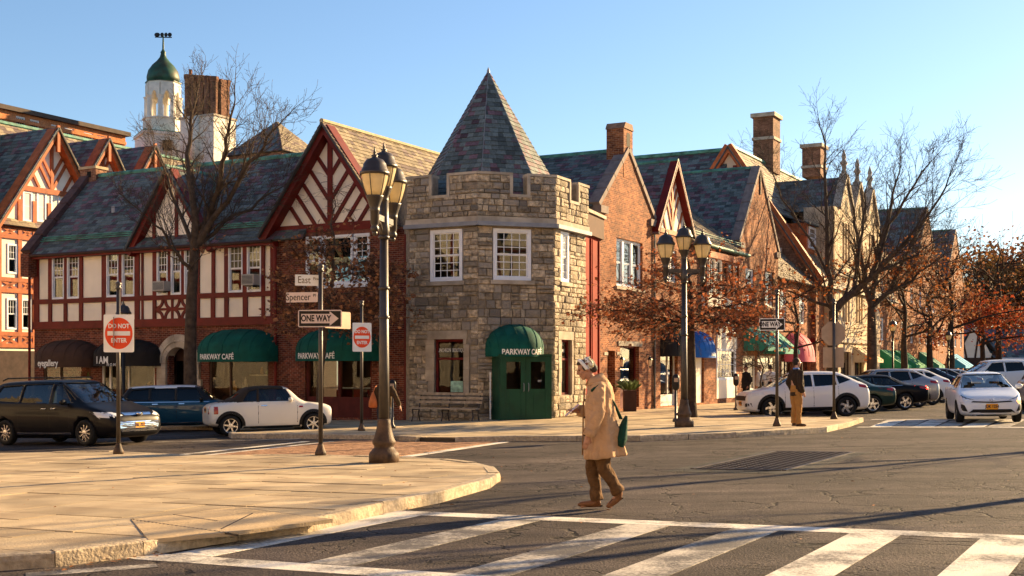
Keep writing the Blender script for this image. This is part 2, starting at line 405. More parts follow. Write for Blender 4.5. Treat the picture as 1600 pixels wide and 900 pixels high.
def slab_roof_coping(parent, fr, p, q, m, w0=-.35, w1=.08, th=.16, name='coping'):
    return MB().bar(p, q, th, w0, w1, fr.M).build(name, m, parent)
# ============================================================ ground, roads, pavements
def asphalt(name, base=.038, warm=1.25):
    m, N, L, b = newmat(name); geo = N.new('ShaderNodeNewGeometry')
    def noise(sc, d=5, r=.5):
        n = N.new('ShaderNodeTexNoise'); n.inputs['Scale'].default_value = sc; n.inputs['Detail'].default_value = d; n.inputs['Roughness'].default_value = r; L.new(geo.outputs['Position'], n.inputs['Vector']); return n
    def mr(src, a, bb, lo, hi):
        q = N.new('ShaderNodeMapRange'); L.new(src, q.inputs[0]); q.inputs[1].default_value = a; q.inputs[2].default_value = bb; q.inputs[3].default_value = lo; q.inputs[4].default_value = hi; return q.outputs[0]
    def mul(c, val, fac=1):
        q = N.new('ShaderNodeMix'); q.data_type = 'RGBA'; q.blend_type = 'MULTIPLY'; q.inputs[0].default_value = fac; L.new(c, q.inputs[6]); L.new(val, q.inputs[7]); return q.outputs[2]
    c = N.new('ShaderNodeRGB'); c.outputs[0].default_value = (base*warm, base, base*.9, 1); c = c.outputs[0]
    c = mul(c, mr(noise(.35, 6).outputs[0], .3, .7, .6, 1.45)); c = mul(c, mr(noise(2.3, 6).outputs[0], .3, .7, .75, 1.25))
    mp = N.new('ShaderNodeMapping'); mp.inputs['Rotation'].default_value = (0, 0, radians(28.5)); mp.inputs['Scale'].default_value = (.16, 1.5, 1); L.new(geo.outputs['Position'], mp.inputs[0])
    sn = N.new('ShaderNodeTexNoise'); sn.inputs['Scale'].default_value = 1.1; sn.inputs['Detail'].default_value = 5; L.new(mp.outputs[0], sn.inputs['Vector']); c = mul(c, mr(sn.outputs[0], .35, .65, .7, 1.3))
    c = mul(c, mr(noise(48, 3).outputs[0], .3, .75, .3, 2.3))
    # cracks: thin edges of warped cells, only in some places
    w = noise(1.1, 5); ad = N.new('ShaderNodeVectorMath'); ad.operation = 'MULTIPLY_ADD'; L.new(w.outputs['Color'], ad.inputs[0]); ad.inputs[1].default_value = (1.6, 1.6, 0); L.new(geo.outputs['Position'], ad.inputs[2])
    def crack(sc, wd, lo, hi, msk):
        vo = N.new('ShaderNodeTexVoronoi'); vo.feature = 'DISTANCE_TO_EDGE'; vo.inputs['Scale'].default_value = sc; L.new(ad.outputs[0], vo.inputs['Vector'])
        k = mr(vo.outputs['Distance'], 0, wd, 0, 1); mk = mr(noise(msk, 3).outputs[0], lo, hi, 0, 1)
        q = N.new('ShaderNodeMath'); q.operation = 'MAXIMUM'; L.new(k, q.inputs[0])
        inv = N.new('ShaderNodeMath'); inv.operation = 'SUBTRACT'; inv.inputs[0].default_value = 1; L.new(mk, inv.inputs[1]); L.new(inv.outputs[0], q.inputs[1]); return q.outputs[0]
    ck = crack(.62, .016, .40, .46, .3); ck2 = crack(2.6, .035, .53, .58, .45)
    mn = N.new('ShaderNodeMath'); mn.operation = 'MINIMUM'; L.new(ck, mn.inputs[0]); L.new(ck2, mn.inputs[1])
    c = mul(c, mr(mn.outputs[0], 0, 1, .12, 1))
    L.new(c, b.inputs['Base Color']); b.inputs['Roughness'].default_value = .82; b.inputs['Specular IOR Level'].default_value = .15
    h = N.new('ShaderNodeMath'); h.operation = 'MULTIPLY_ADD'; L.new(mn.outputs[0], h.inputs[0]); h.inputs[1].default_value = 1.2; L.new(noise(48, 4).outputs[0], h.inputs[2])
    bp = N.new('ShaderNodeBump'); bp.inputs['Strength'].default_value = .9; bp.inputs['Distance'].default_value = .022; L.new(h.outputs[0], bp.inputs['Height']); L.new(bp.outputs[0], b.inputs['Normal'])
    return m
def paintmat(name, col, wear):
    m, N, L, b = newmat(name); geo = N.new('ShaderNodeNewGeometry')
    def noise(sc, d=6, r=.6):
        n = N.new('ShaderNodeTexNoise'); n.inputs['Scale'].default_value = sc; n.inputs['Detail'].default_value = d; n.inputs['Roughness'].default_value = r; L.new(geo.outputs['Position'], n.inputs['Vector']); return n.outputs[0]
    def mr(src, a, bb, lo, hi):
        q = N.new('ShaderNodeMapRange'); L.new(src, q.inputs[0]); q.inputs[1].default_value = a; q.inputs[2].default_value = bb; q.inputs[3].default_value = lo; q.inputs[4].default_value = hi; return q.outputs[0]
    a = N.new('ShaderNodeMath'); a.operation = 'MULTIPLY_ADD'; L.new(noise(30), a.inputs[0]); a.inputs[1].default_value = .5; L.new(noise(1.3), a.inputs[2])
    f = mr(a.outputs[0], .62+wear-.06, .62+wear+.16, 1, 0)
    mx = N.new('ShaderNodeMix'); mx.data_type = 'RGBA'; L.new(f, mx.inputs[0]); mx.inputs[6].default_value = (.085, .075, .066, 1); mx.inputs[7].default_value = (*col, 1)
    L.new(mx.outputs[2], b.inputs['Base Color']); b.inputs['Roughness'].default_value = .7
    bp = N.new('ShaderNodeBump'); bp.inputs['Strength'].default_value = .7; bp.inputs['Distance'].default_value = .015; L.new(noise(50), bp.inputs['Height']); L.new(bp.outputs[0], b.inputs['Normal'])
    return m
ASPH = asphalt('worn asphalt'); ASPH2 = asphalt('dark patched asphalt', .045, 1.05)
PAINT = paintmat('worn road paint', (.68, .63, .55), .15)
PAINTG = paintmat('faded road paint', (.54, .49, .42), .04)
SLAB = mat('bluestone slab', (.42, .33, .215), .2, 1.6, .85, .4, 45, obj=.2, col2=(.31, .235, .15), c2s=1.1)
SLABJ = mat('slab joint', (.06, .045, .03), .3, 5)
KERB = mat('granite kerb', (.42, .34, .24), .3, 14, .9, .45, 34, obj=.15, bdist=.04)
PAVER = mat('brick paver', (.30, .17, .10), .2, 6, .85, .3, 60, island=.3)
EARTH = mat('distant ground', (.10, .08, .06), .3, .1)
def zg(b, h=0):
    b.v = [(p[0], p[1], p[2]+G(p[0], p[1])) for p in b.v]; return b
def sheet(name, x0, x1, y0, y1, h, m, n=1):
    b = MB()
    for i in range(n):
        for j in range(n):
            a, c = x0+(x1-x0)*i/n, x0+(x1-x0)*(i+1)/n; d, e = y0+(y1-y0)*j/n, y0+(y1-y0)*(j+1)/n
            b.add([(a,d,h),(c,d,h),(c,e,h),(a,e,h)], [(0,1,2,3)])
    return zg(b).build(name, m, kind='structure')
sheet('ground', -500, 600, -400, 900, -.03, EARTH)
road = sheet('road', -90, 110, -60, 190, 0, ASPH)
def gpoly(name, pts, h0, h1, m, parent, label=None):
    return zg(MB().prism(pts, h0, h1)).build(name, m, parent, label=label)
def inset(poly, d):
    n = len(poly); a = sum(poly[i][0]*poly[(i+1)%n][1]-poly[(i+1)%n][0]*poly[i][1] for i in range(n)); s = 1 if a > 0 else -1
    out = []
    for i in range(n):
        p, q, r = V(poly[i-1][:2]), V(poly[i][:2]), V(poly[(i+1)%n][:2])
        e1 = (q-p).normalized(); e2 = (r-q).normalized(); n1 = V((-e1.y, e1.x))*s; n2 = V((-e2.y, e2.x))*s
        k = (n1+n2); k = k/max(.35, 1+n1.dot(n2)); o = q+k*d; out.append((o.x, o.y))
    return out
def pavement(name, outline, kerb_ids, du, sl, sw, near, h=.13, flush=(), slabmat=None):
    """outline: ccw polygon in ground coordinates; kerb stones along the edges in kerb_ids; slabs clipped to it"""
    root = gpoly(name, inset(outline, .12), -.1, h-.022, SLABJ, None); root['kind'] = 'structure'
    inner = inset(outline, .17)
    d = V((du.x, du.y)).normalized(); e = V((-d.y, d.x))
    q = [(p[0]*d.x+p[1]*d.y, p[0]*e.x+p[1]*e.y) for p in inner]
    x0 = min(p[0] for p in q); x1 = max(p[0] for p in q); y0 = min(p[1] for p in q); y1 = max(p[1] for p in q)
    yy = y0; cells = []
    while yy < y1:
        hh = sw*rnd.uniform(.8, 1.2); xx = x0-rnd.uniform(0, sl)
        while xx < x1:
            w = sl*rnd.uniform(.6, 1.35)
            pc = clip(q, [(xx+.008, yy+.008), (xx+w-.008, yy+.008), (xx+w-.008, yy+hh-.008), (xx+.008, yy+hh-.008)])
            xx += w
            if len(pc) < 3 or area(pc) < .02: continue
            cells.append([(d.x*p[0]+e.x*p[1], d.y*p[0]+e.y*p[1]) for p in pc])
        yy += hh
    cells.sort(key=lambda c: near(sum(p[0] for p in c)/len(c), sum(p[1] for p in c)/len(c)))
    rest = MB()
    for i, c in enumerate(cells):
        t = h+rnd.uniform(-.006, .005)
        if any(abs(c0[0]-f[0]) < .01 for f in flush for c0 in c): pass
        if i < 280: zg(MB().prism(c, h-.05, t)).build('paving_slab', slabmat or SLAB, root)
        else: rest.prism(c, h-.05, t)
    if rest.v: zg(rest).build('paving_slab', slabmat or SLAB, root, kind='stuff')
    n = len(outline); cnt = 0; krest = MB()
    for i in kerb_ids:
        a, b = V(outline[i]), V(outline[(i+1)%n]); a2, b2 = V(inner[i]), V(inner[(i+1)%n])
        L = (b-a).length; k = max(1, round(L/1.25))
        for j in range(k):
            t0, t1 = j/k+.009/L, (j+1)/k-.009/L
            if j == 0: t0 = 0
            if j == k-1: t1 = 1-.009/L
            o0, o1 = a.lerp(b, t0), a.lerp(b, t1); i0, i1 = a2.lerp(b2, t0), a2.lerp(b2, t1)
            jj = rnd.uniform(-.006, .006); hh = h+rnd.uniform(-.004, .016)
            m_ = MB(); s = 4; rows = []
            for r in range(s+1):
                p = o0.lerp(o1, r/s); qn = i0.lerp(i1, r/s); ou = (p-qn).normalized()
                w1 = rnd.uniform(-.006, .012); w2 = rnd.uniform(-.006, .003)
                rows.append([(p.x+ou.x*.01, p.y+ou.y*.01, -.12), (p.x+ou.x*w1, p.y+ou.y*w1, h*.55), (p.x+ou.x*w2, p.y+ou.y*w2, hh-.012), (p.x-ou.x*.02, p.y-ou.y*.02, hh), (qn.x, qn.y, hh), (qn.x, qn.y, -.12)])
            m_.loft(rows)
            if cnt < 250 and (o0.length < 60): zg(m_).build('kerb_stone', KERB, root, fix=True); cnt += 1
            else: krest.v += [] ; krest.add(m_.v, m_.f)
    if krest.v: zg(krest).build('kerb_stone', KERB, root, kind='stuff', fix=True)
    return root
# the island the photographer faces, with its rounded nose and dropped ramp
def g2(px, py, h=.13): p = gp(px, py, h); return (p.x, p.y)
near_edge = [(-30, -12), (-14.0, 1.2), (-8.6, 6.2), g2(-40, 870), g2(87, 862), g2(225, 846), g2(372, 834, .07), g2(480, 816, .11), g2(600, 785), g2(685, 770), g2(737, 756), g2(766, 748), g2(781, 738), g2(772, 729), g2(745, 722.5), g2(700, 717.5), g2(625, 714)]
far_edge = [g2(500, 710), g2(300, 710.5), g2(180, 705), g2(0, 707.5), (-30, 35)]
ISL = near_edge+far_edge
island = pavement('traffic_island_pavement', ISL, range(0, len(ISL)-1), UL, 1.55, .62, lambda x, y: (x+3)**2+(y-17)**2)
# dropped ramp in the near kerb
RAMP = mat('tan ramp concrete', (.46, .34, .20), .15, 3, .85, .5, 35)
rp = [g2(205, 812), g2(366, 793), g2(520, 812), g2(372, 838, .09), g2(232, 844)]
gpoly('ramp_panel', rp, .10, .137, RAMP, island, 'tan dropped kerb ramp with studded warning edge')
st = MB()
def studs(a, b, n):
    for i in range(n):
        p = V(a).lerp(V(b), (i+.5)/n); st.lathe([(.011, .13), (.011, .139), (.008, .141)], 6, Matrix.Translation((p.x, p.y, 0)))
JNT = MB()
for a, b in ((g2(205, 812), g2(372, 836)), (g2(366, 793), g2(470, 806)), (g2(205, 812), g2(366, 793))):
    JNT.bar(a, b, .012, .12, .1375)
zg(JNT).build('ramp_joint', SLABJ, island)
for a, b in ((g2(206, 813), g2(360, 834)), (g2(345, 828), g2(395, 803)), (g2(270, 805), g2(340, 815))): studs(a, b, 24)
zg(st).build('tactile_stud', BLACKP, island, kind='stuff')
# the pavement that wraps the tower corner
cl = FL.O+FL.n*5.2; cr = FR.O+FR.n*5.9
FARP = [(cl.x-.879*60, cl.y+.477*60), (cl.x-.879*4.2, cl.y+.477*4.2), (-7.9, 34.6), g2(590, 679), g2(650, 683), (-1.37, 29.6), (0.1, 29.75), g2(1000, 681), g2(1150, 676), g2(1235, 671), g2(1292, 667.5), g2(1326, 660), g2(1349, 652.5),
        (10.3, 38.3), (8.6, 39.0), (cr.x, cr.y-1.0), (cr.x+.477*110, cr.y+.879*110), (FR.O.x+.477*110-9, FR.O.y+.879*110), (-9, 55), (FL.O.x-.879*60, FL.O.y+.477*60+6)]
pavement('corner_pavement', FARP, [0, 1, 2, 3, 5, 6, 7, 8, 9, 10, 11, 12, 13, 14, 15], UR, 1.5, 1.0, lambda x, y: (x-2)**2+(y-34)**2)
# back street beyond the left block keeps the same ground. Brick crossing between island and corner
cross = thing('brick_crossing', 'brown brick paved crossing between the island and the tower corner', 'crossing', gp(560, 700)); 
o0 = V((-6.55, 25.95, 0)); bw = 4.5; bl = 6.0
ub = V((.90, -.28, 0)).normalized(); vb_ = V((.36, .93, 0)).normalized()
cr_mb = MB(); rr = 0; t = 0
q = [(o0+ub*a+vb_*c) for a, c in ((0, 0), (bw, 0), (bw, bl), (0, bl))]
base = MB().prism([(p.x, p.y) for p in q], .001, .006); zg(base).build('paver_bed', SLABJ, cross)
while t < bl:
    s_ = -.1 if rr % 2 else 0
    while s_ < bw:
        a0, a1 = max(0, s_), min(bw, s_+.2)
        if a1-a0 > .03:
            c4 = [(o0+ub*a+vb_*c) for a, c in ((a0+.004, t+.004), (a1-.004, t+.004), (a1-.004, t+.096), (a0+.004, t+.096))]
            hz = .016+rnd.uniform(0, .005)
            n4 = 4; cr_mb.add([(p.x, p.y, .004) for p in c4]+[(p.x, p.y, hz) for p in c4], [(4,5,6,7)]+[(i,(i+1)%4,4+(i+1)%4,4+i) for i in range(4)])
        s_ += .2
    t += .1; rr += 1
zg(cr_mb).build('paver', PAVER, cross, kind='stuff')
# painted lines
def stripe(pts, m=None, name='painted_stripe', h=.005): return gpoly(name, [(p[0], p[1]) for p in pts], h-.004, h, m or PAINT, road)
def line(a, b, w, m=None, h=.005):
    a = V((a[0], a[1])); b = V((b[0], b[1])); d = (b-a).normalized(); e = V((-d.y, d.x))*w/2
    return stripe([a-e, b-e, b+e, a+e], m, h=h)
line(q[0].xy-ub.xy*.18, q[3].xy-ub.xy*.18, .3); line(q[0].xy-ub.xy*1.0, q[3].xy-ub.xy*1.0, .22); line(q[1].xy+ub.xy*.15, q[2].xy+ub.xy*.15, .26)
line(g2(240, 691, 0), g2(470, 686, 0), .2, PAINTG)
P0 = V((-1.62, 14.25)); ul = UL.xy; ur = UR.xy
line(P0, P0+ul*16, .34); line(P0-ur*3.75, P0-ur*3.75+ul*16, .34)
for s0, m_ in ((.55, PAINT), (2.05, PAINTG), (3.5, PAINTG), (4.62, PAINTG), (5.75, PAINT), (6.9, PAINT), (8.1, PAINTG), (9.3, PAINT), (10.5, PAINT)):
    a = P0+ul*s0-ur*.18; line(a, a-ur*3.38, .46, m_)
line(g2(40, 899, 0), g2(245, 884, 0), .22, PAINTG)
# far crosswalk in front of the white hatchback
b0 = V(g2(1350, 663, 0)); 
line(V(g2(1340, 667.5, 0)), V(g2(1640, 668, 0)), .3); line(V(g2(1362, 655.5, 0)), V(g2(1640, 655.5, 0)), .3)
for i, px in enumerate((1375, 1408, 1442, 1478, 1520, 1560)):
    line(V(g2(px, 667, 0)), V(g2(px+26, 656.3, 0)), .55, (PAINT, PAINTG)[i % 2])
for i in range(6):      # parking bay marks
    p = cr+UR*(4+i*5.2); line((p.x+.2, p.y+.1), (p.x+.2+4.6*cos(radians(-8)), p.y+4.6*sin(radians(-8))), .12, PAINTG)
# patched asphalt and the iron drain grate
c = [gp(1090, 733), gp(1227, 736), gp(1327, 708), gp(1210, 705)]
cx = sum(p.x for p in c)/4; cy = sum(p.y for p in c)/4
def rect(cx, cy, lu, lr): return [(cx+ul.x*a*lu/2+ur.x*b*lr/2, cy+ul.y*a*lu/2+ur.y*b*lr/2) for a, b in ((-1,-1),(1,-1),(1,1),(-1,1))]
gpoly('asphalt_patch', rect(cx-.1, cy-.2, 2.1, 5.4), .0005, .0035, ASPH2, road)
grate = thing('drain_grate', 'large rusty iron drain grate set in the road', 'grate', (cx, cy, G(cx, cy)))
RUST = mat('rusty iron', (.045, .034, .028), .5, 8, .5, .3, 40); PIT = mat('pit', (.008, .007, .006), 0, bump=0)
gpoly('pit', rect(cx, cy, 1.45, 4.5), .004, .006, PIT, grate)
fr_ = MB()
for a in (-1, 1):
    A = V((cx, cy))+ul*a*.75; fr_.bar(A-ur*2.3, A+ur*2.3, .07, .004, .016); B = V((cx, cy))+ur*a*2.27; fr_.bar(B-ul*.7, B+ul*.7, .07, .004, .0155)
zg(fr_).build('grate_frame', RUST, grate)
for i in range(30):
    B = V((cx, cy))+ur*(-2.2+4.4*(i+.5)/30); zg(MB().bar(B-ul*.7, B+ul*.7, .035, .005, .013)).build('grate_bar', RUST, grate)
for i in range(9):
    B = V((cx, cy))+ul*(-.7+1.4*(i+.5)/9); zg(MB().bar(B-ur*2.22, B+ur*2.22, .03, .005, .0115)).build('grate_bar', RUST, grate)
# fallen leaves against the kerbs
LEAFD = mat('fallen leaf', (.25, .10, .03), .3, 9, .8, 0, island=.5)
fl = MB()
def leafat(x, y, h, s):
    a = rnd.uniform(0, 6.28); t = rnd.uniform(0, .5)
    pts = [(0, -s), (s*.55, -.1*s), (0, s), (-s*.55, -.1*s)]
    fl.add([(x+p[0]*cos(a)-p[1]*sin(a), y+p[0]*sin(a)+p[1]*cos(a), h+.012+abs(p[0])*t+rnd.uniform(0, .01)) for p in pts], [(0,1,2,3)])
for i in range(90):
    a, b = rnd.choice([(g2(786, 745, 0), g2(770, 757, 0)), (g2(745, 765, 0), g2(786, 748, 0)), (g2(620, 800, 0), g2(745, 766, 0)), (g2(760, 689, 0), g2(1120, 689, 0)), (g2(90, 893, 0), g2(240, 868, 0))])
    t = rnd.random(); leafat(a[0]+(b[0]-a[0])*t+rnd.gauss(0, .06), a[1]+(b[1]-a[1])*t+rnd.gauss(0, .06), 0, rnd.uniform(.02, .045))
for i in range(60): leafat(rnd.uniform(-9, 8), rnd.uniform(10, 34), .132 if False else .006, rnd.uniform(.02, .04))
for i in range(70): leafat(rnd.uniform(-8, 1), rnd.uniform(14, 23), .125, rnd.uniform(.015, .03))
zg(fl)
fo = fl.build('fallen_leaves', LEAFD, kind='stuff', uv=False); tag(fo, 'dry brown leaves scattered along the kerbs and road', 'leaves')
# ============================================================ half-timbered building on the left
hb = thing('half_timbered_building', 'long half-timbered shop building with cream panels and dark red beams, left of the brick gable', 'building', FL.P(-13, G(-15, 50)+.13))
UH0, UH1 = FL.U(52), FL.U(429)              # its two ends along the facade
v_eave = FL.v(60, 397); v_t = FL.v(60, 402); v_b1 = FL.v(60, 468); v_b2 = FL.v(60, 475.5); v_b3 = FL.v(60, 503); v_r = FL.v(60, 509)
VB = -1.6                                   # walls reach below the pavement
def ub_(a): return FL.U(a)
win_px = [(81.5, 100), (105, 123.5), (166.5, 185), (190.5, 210), (245, 262), (267, 283), (288, 305), (357, 379), (386, 408)]
pan_px = [(60, 75), (128.5, 158.5), (217, 220.5), (223, 238), (311, 330), (335, 350), (413, 422)]
low_px = [(60, 75), (80, 99), (104, 123), (128.5, 158.5), (163, 183), (188, 210), (217, 220.5), (223, 238), (243, 294), (311, 329), (335, 350), (356, 379), (386, 408), (413, 422)]
wv0, wv1 = v_b1-.02, v_t+.03
holes = [(ub_(a)+.03, ub_(b)-.03, wv0+.03, wv1-.03) for a, b in win_px]
wall(hb, FL, UH0, UH1, v_r, v_eave, holes, STUCCO, .2, w=-.09, name='upper_wall')
def beam(root, fr, p, q, wd, m, w0=-.09, w1=.0, name='timber_beam'): return MB().bar(p, q, wd, w0, w1, fr.M).build(name, m, root)
def filler(root, items, lo, hi, v0, v1, m, fr):       # posts fill the gaps between panels and windows
    it = sorted((fr.U(a), fr.U(b)) for a, b in items); x = lo
    for a, b in it+[(hi, hi)]:
        if a-x > .04: MB().box(x, a, v0, v1, -.088, rnd.uniform(-.003, .004), fr.M).build('timber_post', m, root)
        x = b
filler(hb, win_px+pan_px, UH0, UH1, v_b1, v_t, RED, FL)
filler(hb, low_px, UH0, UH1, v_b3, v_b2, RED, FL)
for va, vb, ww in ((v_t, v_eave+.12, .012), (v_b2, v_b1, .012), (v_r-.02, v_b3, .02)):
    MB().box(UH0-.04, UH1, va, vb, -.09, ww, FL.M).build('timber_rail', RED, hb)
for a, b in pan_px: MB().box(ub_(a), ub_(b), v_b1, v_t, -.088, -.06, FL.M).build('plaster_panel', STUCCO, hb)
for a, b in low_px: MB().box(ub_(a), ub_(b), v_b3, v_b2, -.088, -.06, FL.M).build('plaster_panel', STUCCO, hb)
# curved braces of the ornamental panel
qa, qb = ub_(243), ub_(294); hm = (v_b2+v_b3)/2
MB().box((qa+qb)/2-.05, (qa+qb)/2+.05, v_b3, v_b2, -.06, -.002, FL.M).build('timber_post', RED, hb)
MB().box(qa, qb, hm-.05, hm+.05, -.06, -.006, FL.M).build('timber_rail', RED, hb)
hw = (v_b2-v_b3)/2
for cu, cv, s0 in ((qa+.05, v_b2, 0), (qa+.05, v_b3, 0), ((qa+qb)/2, v_b2, 1), ((qa+qb)/2, v_b3, 1), (qb-.05, v_b2, 2), (qb-.05, v_b3, 2)):
    b = MB(); up = cv > hm; rr = hw*.92
    a0, a1 = (pi, 2*pi) if up else (0, pi)
    if s0 == 0: a0, a1 = (1.5*pi, 2*pi) if up else (0, .5*pi)
    if s0 == 2: a0, a1 = (pi, 1.5*pi) if up else (.5*pi, pi)
    n = 8 if s0 != 1 else 14
    if s0 == 1: rr = (qb-qa)*.24
    for i in range(n):
        t0, t1 = a0+(a1-a0)*i/n, a0+(a1-a0)*(i+1)/n; r0, r1 = rr-.1, rr+.02
        b.prism([(cu+r0*cos(t0), cv+r0*sin(t0)), (cu+r1*cos(t0), cv+r1*sin(t0)), (cu+r1*cos(t1), cv+r1*sin(t1)), (cu+r0*cos(t1), cv+r0*sin(t1))], -.06, -.01, FL.M)
    b.build('curved_brace', RED, hb)
for i, (a, b) in enumerate(win_px):
    window(hb, FL, ub_(a), ub_(b), wv0, wv1, w=.0, cols=3, rows=3, lower=False, blind=(.55 if i in (0, 3, 5, 7) else .3 if i in (1, 8) else None), fw=.06)
# ground floor brick with shop openings
vs0 = FL.v(100, 640); vsh = FL.v(100, 575); vg = FL.v(100, 546)
dr = (FL.U(262), FL.U(296)); 
sh = [(FL.U(66), FL.U(141), VB+1.0, vg), (FL.U(157), FL.U(240), VB+.8, vg), (dr[0], dr[1], VB+.6, FL.v(280, 540)), (FL.U(325), FL.U(418), FL.v(370, 648), FL.v(370, 545))]
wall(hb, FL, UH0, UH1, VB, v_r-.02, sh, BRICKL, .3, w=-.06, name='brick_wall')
MB().box(UH0, UH1, v_r-.16, v_r-.02, -.06, .06, FL.M).build('timber_rail', RED, hb)
MB().box(UH0+.3, UH1-.1, VB, v_eave-.1, -3.2, -3.0, FL.M).build('back_room', DARKSHOP, hb)
MB().box(UH0+.3, UH1-.1, v_r-.2, v_r-.05, -3.0, -.4, FL.M).build('floor_slab', DARK, hb)
MB().box(UH0, UH0+.25, VB, v_eave, -9, -.1, FL.M).build('end_wall', BRICKL, hb)
for k_ in (145, 250, 318):
    MB().box(FL.U(k_)-.08, FL.U(k_)+.08, VB, v_r-.2, -3.0, -.4, FL.M).build('party_wall', DARKSHOP, hb)
for j, (a, b, c, d) in enumerate(sh):
    if j == 2: continue
    wo = MB(); m_ = DARKW if j != 1 else WHITEW; e = .08
    wo.box(a, a+e, c, d, -.2, -.1, FL.M); wo.box(b-e, b, c, d, -.2, -.1, FL.M); wo.box(a, b, c, c+.5, -.2, -.1, FL.M); mid = a+(b-a)*(.35 if j != 1 else .5)
    wo.box(mid-e/2, mid+e/2, c, d, -.2, -.11, FL.M)
    if j == 1: wo.box(mid-1.1, mid-1.0, c, d, -.2, -.11, FL.M)
    s = wo.build('shop_front', m_, hb)
    MB().box(a, mid, c+.3, d, -.16, -.15, FL.M).build('pane', SHOPG, s); MB().box(mid, b, c+.3, d, -.16, -.15, FL.M).build('pane', SHOPG, s)
GOODS = [mat('goods '+n, c_, .3, 9, .7, 0) for n, c_ in (('cream', (.55, .45, .3)), ('amber', (.45, .22, .05)), ('olive', (.16, .2, .06)), ('brown', (.12, .05, .03)), ('pale', (.6, .58, .5)))]
def goods(root, fr, u0, u1, v0, w, n, hmax=.7):
    for i in range(n):
        u = rnd.uniform(u0, u1); a = rnd.uniform(.06, .2); h = rnd.uniform(.15, hmax)
        b = MB(); b.lathe([(a*.7, 0), (a, h*.25), (a*.9, h*.6), (a*.4, h*.85), (a*.5, h)], 8, Matrix.Translation(fr.P(u, v0, w+rnd.uniform(-.2, .2))))
        b.build('display_goods', rnd.choice(GOODS), root, smooth=True)
def counter(root, fr, u0, u1, v0, v1, w0, w1, m): return MB().box(u0, u1, v0, v1, w0, w1, fr.M).build('display_counter', m, root)
for j, (a, b, c, d) in enumerate(sh):
    if j == 2: continue
    counter(hb, FL, a+.2, b-.2, c, c+.75, -1.3, -.6, GOODS[3]); goods(hb, FL, a+.3, b-.3, c+.75, -.95, 7)
    counter(hb, FL, a+.2, b-.2, c+1.5, c+1.55, -2.6, -2.2, GOODS[0]); goods(hb, FL, a+.3, b-.3, c+1.55, -2.4, 6, .4)
WARM = mat('warm shop lamp', (1, .72, .38), 0, rough=.5, bump=0, emit=6)
def pendant(root, fr, u, v, w, r=.1):
    b = MB().lathe([(.02, .2), (r*.5, .16), (r, 0)], 10, Matrix.Translation(fr.P(u, v, w))); b.build('pendant_lamp', WARM, root)
for px in (66+12, 100, 186, 345, 372, 398): pendant(hb, FL, FL.U(px), FL.v(px, 572)+.2, -1.2, .09)
MB().box(sh[0][0]+.4, sh[0][1]-.5, VB+2.2, VB+2.45, -2.9, -2.8, FL.M).build('lit_shelf', WARM, hb)
# arched stone doorway
uc = (FL.U(245)+FL.U(313))/2; ro = (FL.U(313)-FL.U(245))/2; ri = ro*.56; vtop = FL.v(279, 521.5); vsp = vtop-ro*1.02
vdb = FL.v(279, 662)
for k in range(9):
    t0, t1 = pi*k/9+.006, pi*(k+1)/9-.006; b = MB()
    for s in range(3):
        a, c = t0+(t1-t0)*s/3, t0+(t1-t0)*(s+1)/3
        b.prism([(uc+ri*cos(a), vsp+ri*sin(a)), (uc+ro*cos(a), vsp+ro*sin(a)), (uc+ro*cos(c), vsp+ro*sin(c)), (uc+ri*cos(c), vsp+ri*sin(c))], -.4, .05+.01*(k % 2), FL.M)
        r3 = ri+(ro-ri)*.42
        b.prism([(uc+r3*cos(a), vsp+r3*sin(a)), (uc+(r3+.08)*cos(a), vsp+(r3+.08)*sin(a)), (uc+(r3+.08)*cos(c), vsp+(r3+.08)*sin(c)), (uc+r3*cos(c), vsp+r3*sin(c))], .05, .10, FL.M)
    b.build('arch_stone', DRESS, hb)
yy = vdb
while yy < vsp-.02:
    h_ = min(rnd.uniform(.3, .45), vsp-yy)
    for s in (-1, 1):
        e = rnd.choice((0, .1)); x0, x1 = sorted((uc+s*ri, uc+s*(ro+e-.04)))
        MB().box(x0, x1, yy+.005, yy+h_-.005, -.4, .045+rnd.uniform(0, .015), FL.M).build('jamb_stone', DRESS, hb)
    yy += h_
dd = MB().box(uc-ri, uc+ri, vdb, vsp+ri, -.62, -.56, FL.M).build('door', DARKW, hb)
MB().box(uc-.12, uc+ri-.12, vdb+.05, vsp+.1, -.56, -.53, FL.M).build('door_panel', mat('tan door', (.42, .30, .18), .1), dd)
MB().box(uc-ri+.05, uc-.2, vdb+.9, vsp+.1, -.56, -.54, FL.M).build('pane', GLASS, dd)
# awnings
def px_awning(root, fr, p0, p1, ytop, ybot, m, D, **kw):
    a, b = fr.U(p0, D*.35), fr.U(p1, D*.35); mid = (p0+p1)/2
    vt, vb2 = fr.v(mid, ytop, D*.1), fr.v(mid, ybot, D)
    return awning(root, fr, (a+b)/2, (b-a)/2, vb2+kw.get('val', .2), vt-vb2-kw.get('val', .2), D, m, **kw)
px_awning(hb, FL, 57, 146, 531, 574, BROWNA, 1.0, words='eyegallery', size=.38, shift=-.25, squeeze=.85, val=.34, p=2.5, label='brown domed awning lettered eyegallery')
px_awning(hb, FL, 146, 243, 530, 572, BLACKA, 1.0, words='I AM', size=.42, shift=-.55, val=.46, label='black domed awning lettered I AM HOME')
text('HOME', .17, FL.M @ Matrix.Translation((FL.U(194, 1.0)-.55, FL.v(194, 571, 1.0)+.02, 1.1)), hb, LETTER, space=1.6)
px_awning(hb, FL, 311, 425, 514, 565, GREEN, 1.1, words='PARKWAY CAFÉ', size=.29, shift=-.30, squeeze=.84, val=.36, p=2.7, label='dark green domed awning lettered PARKWAY CAFÉ')
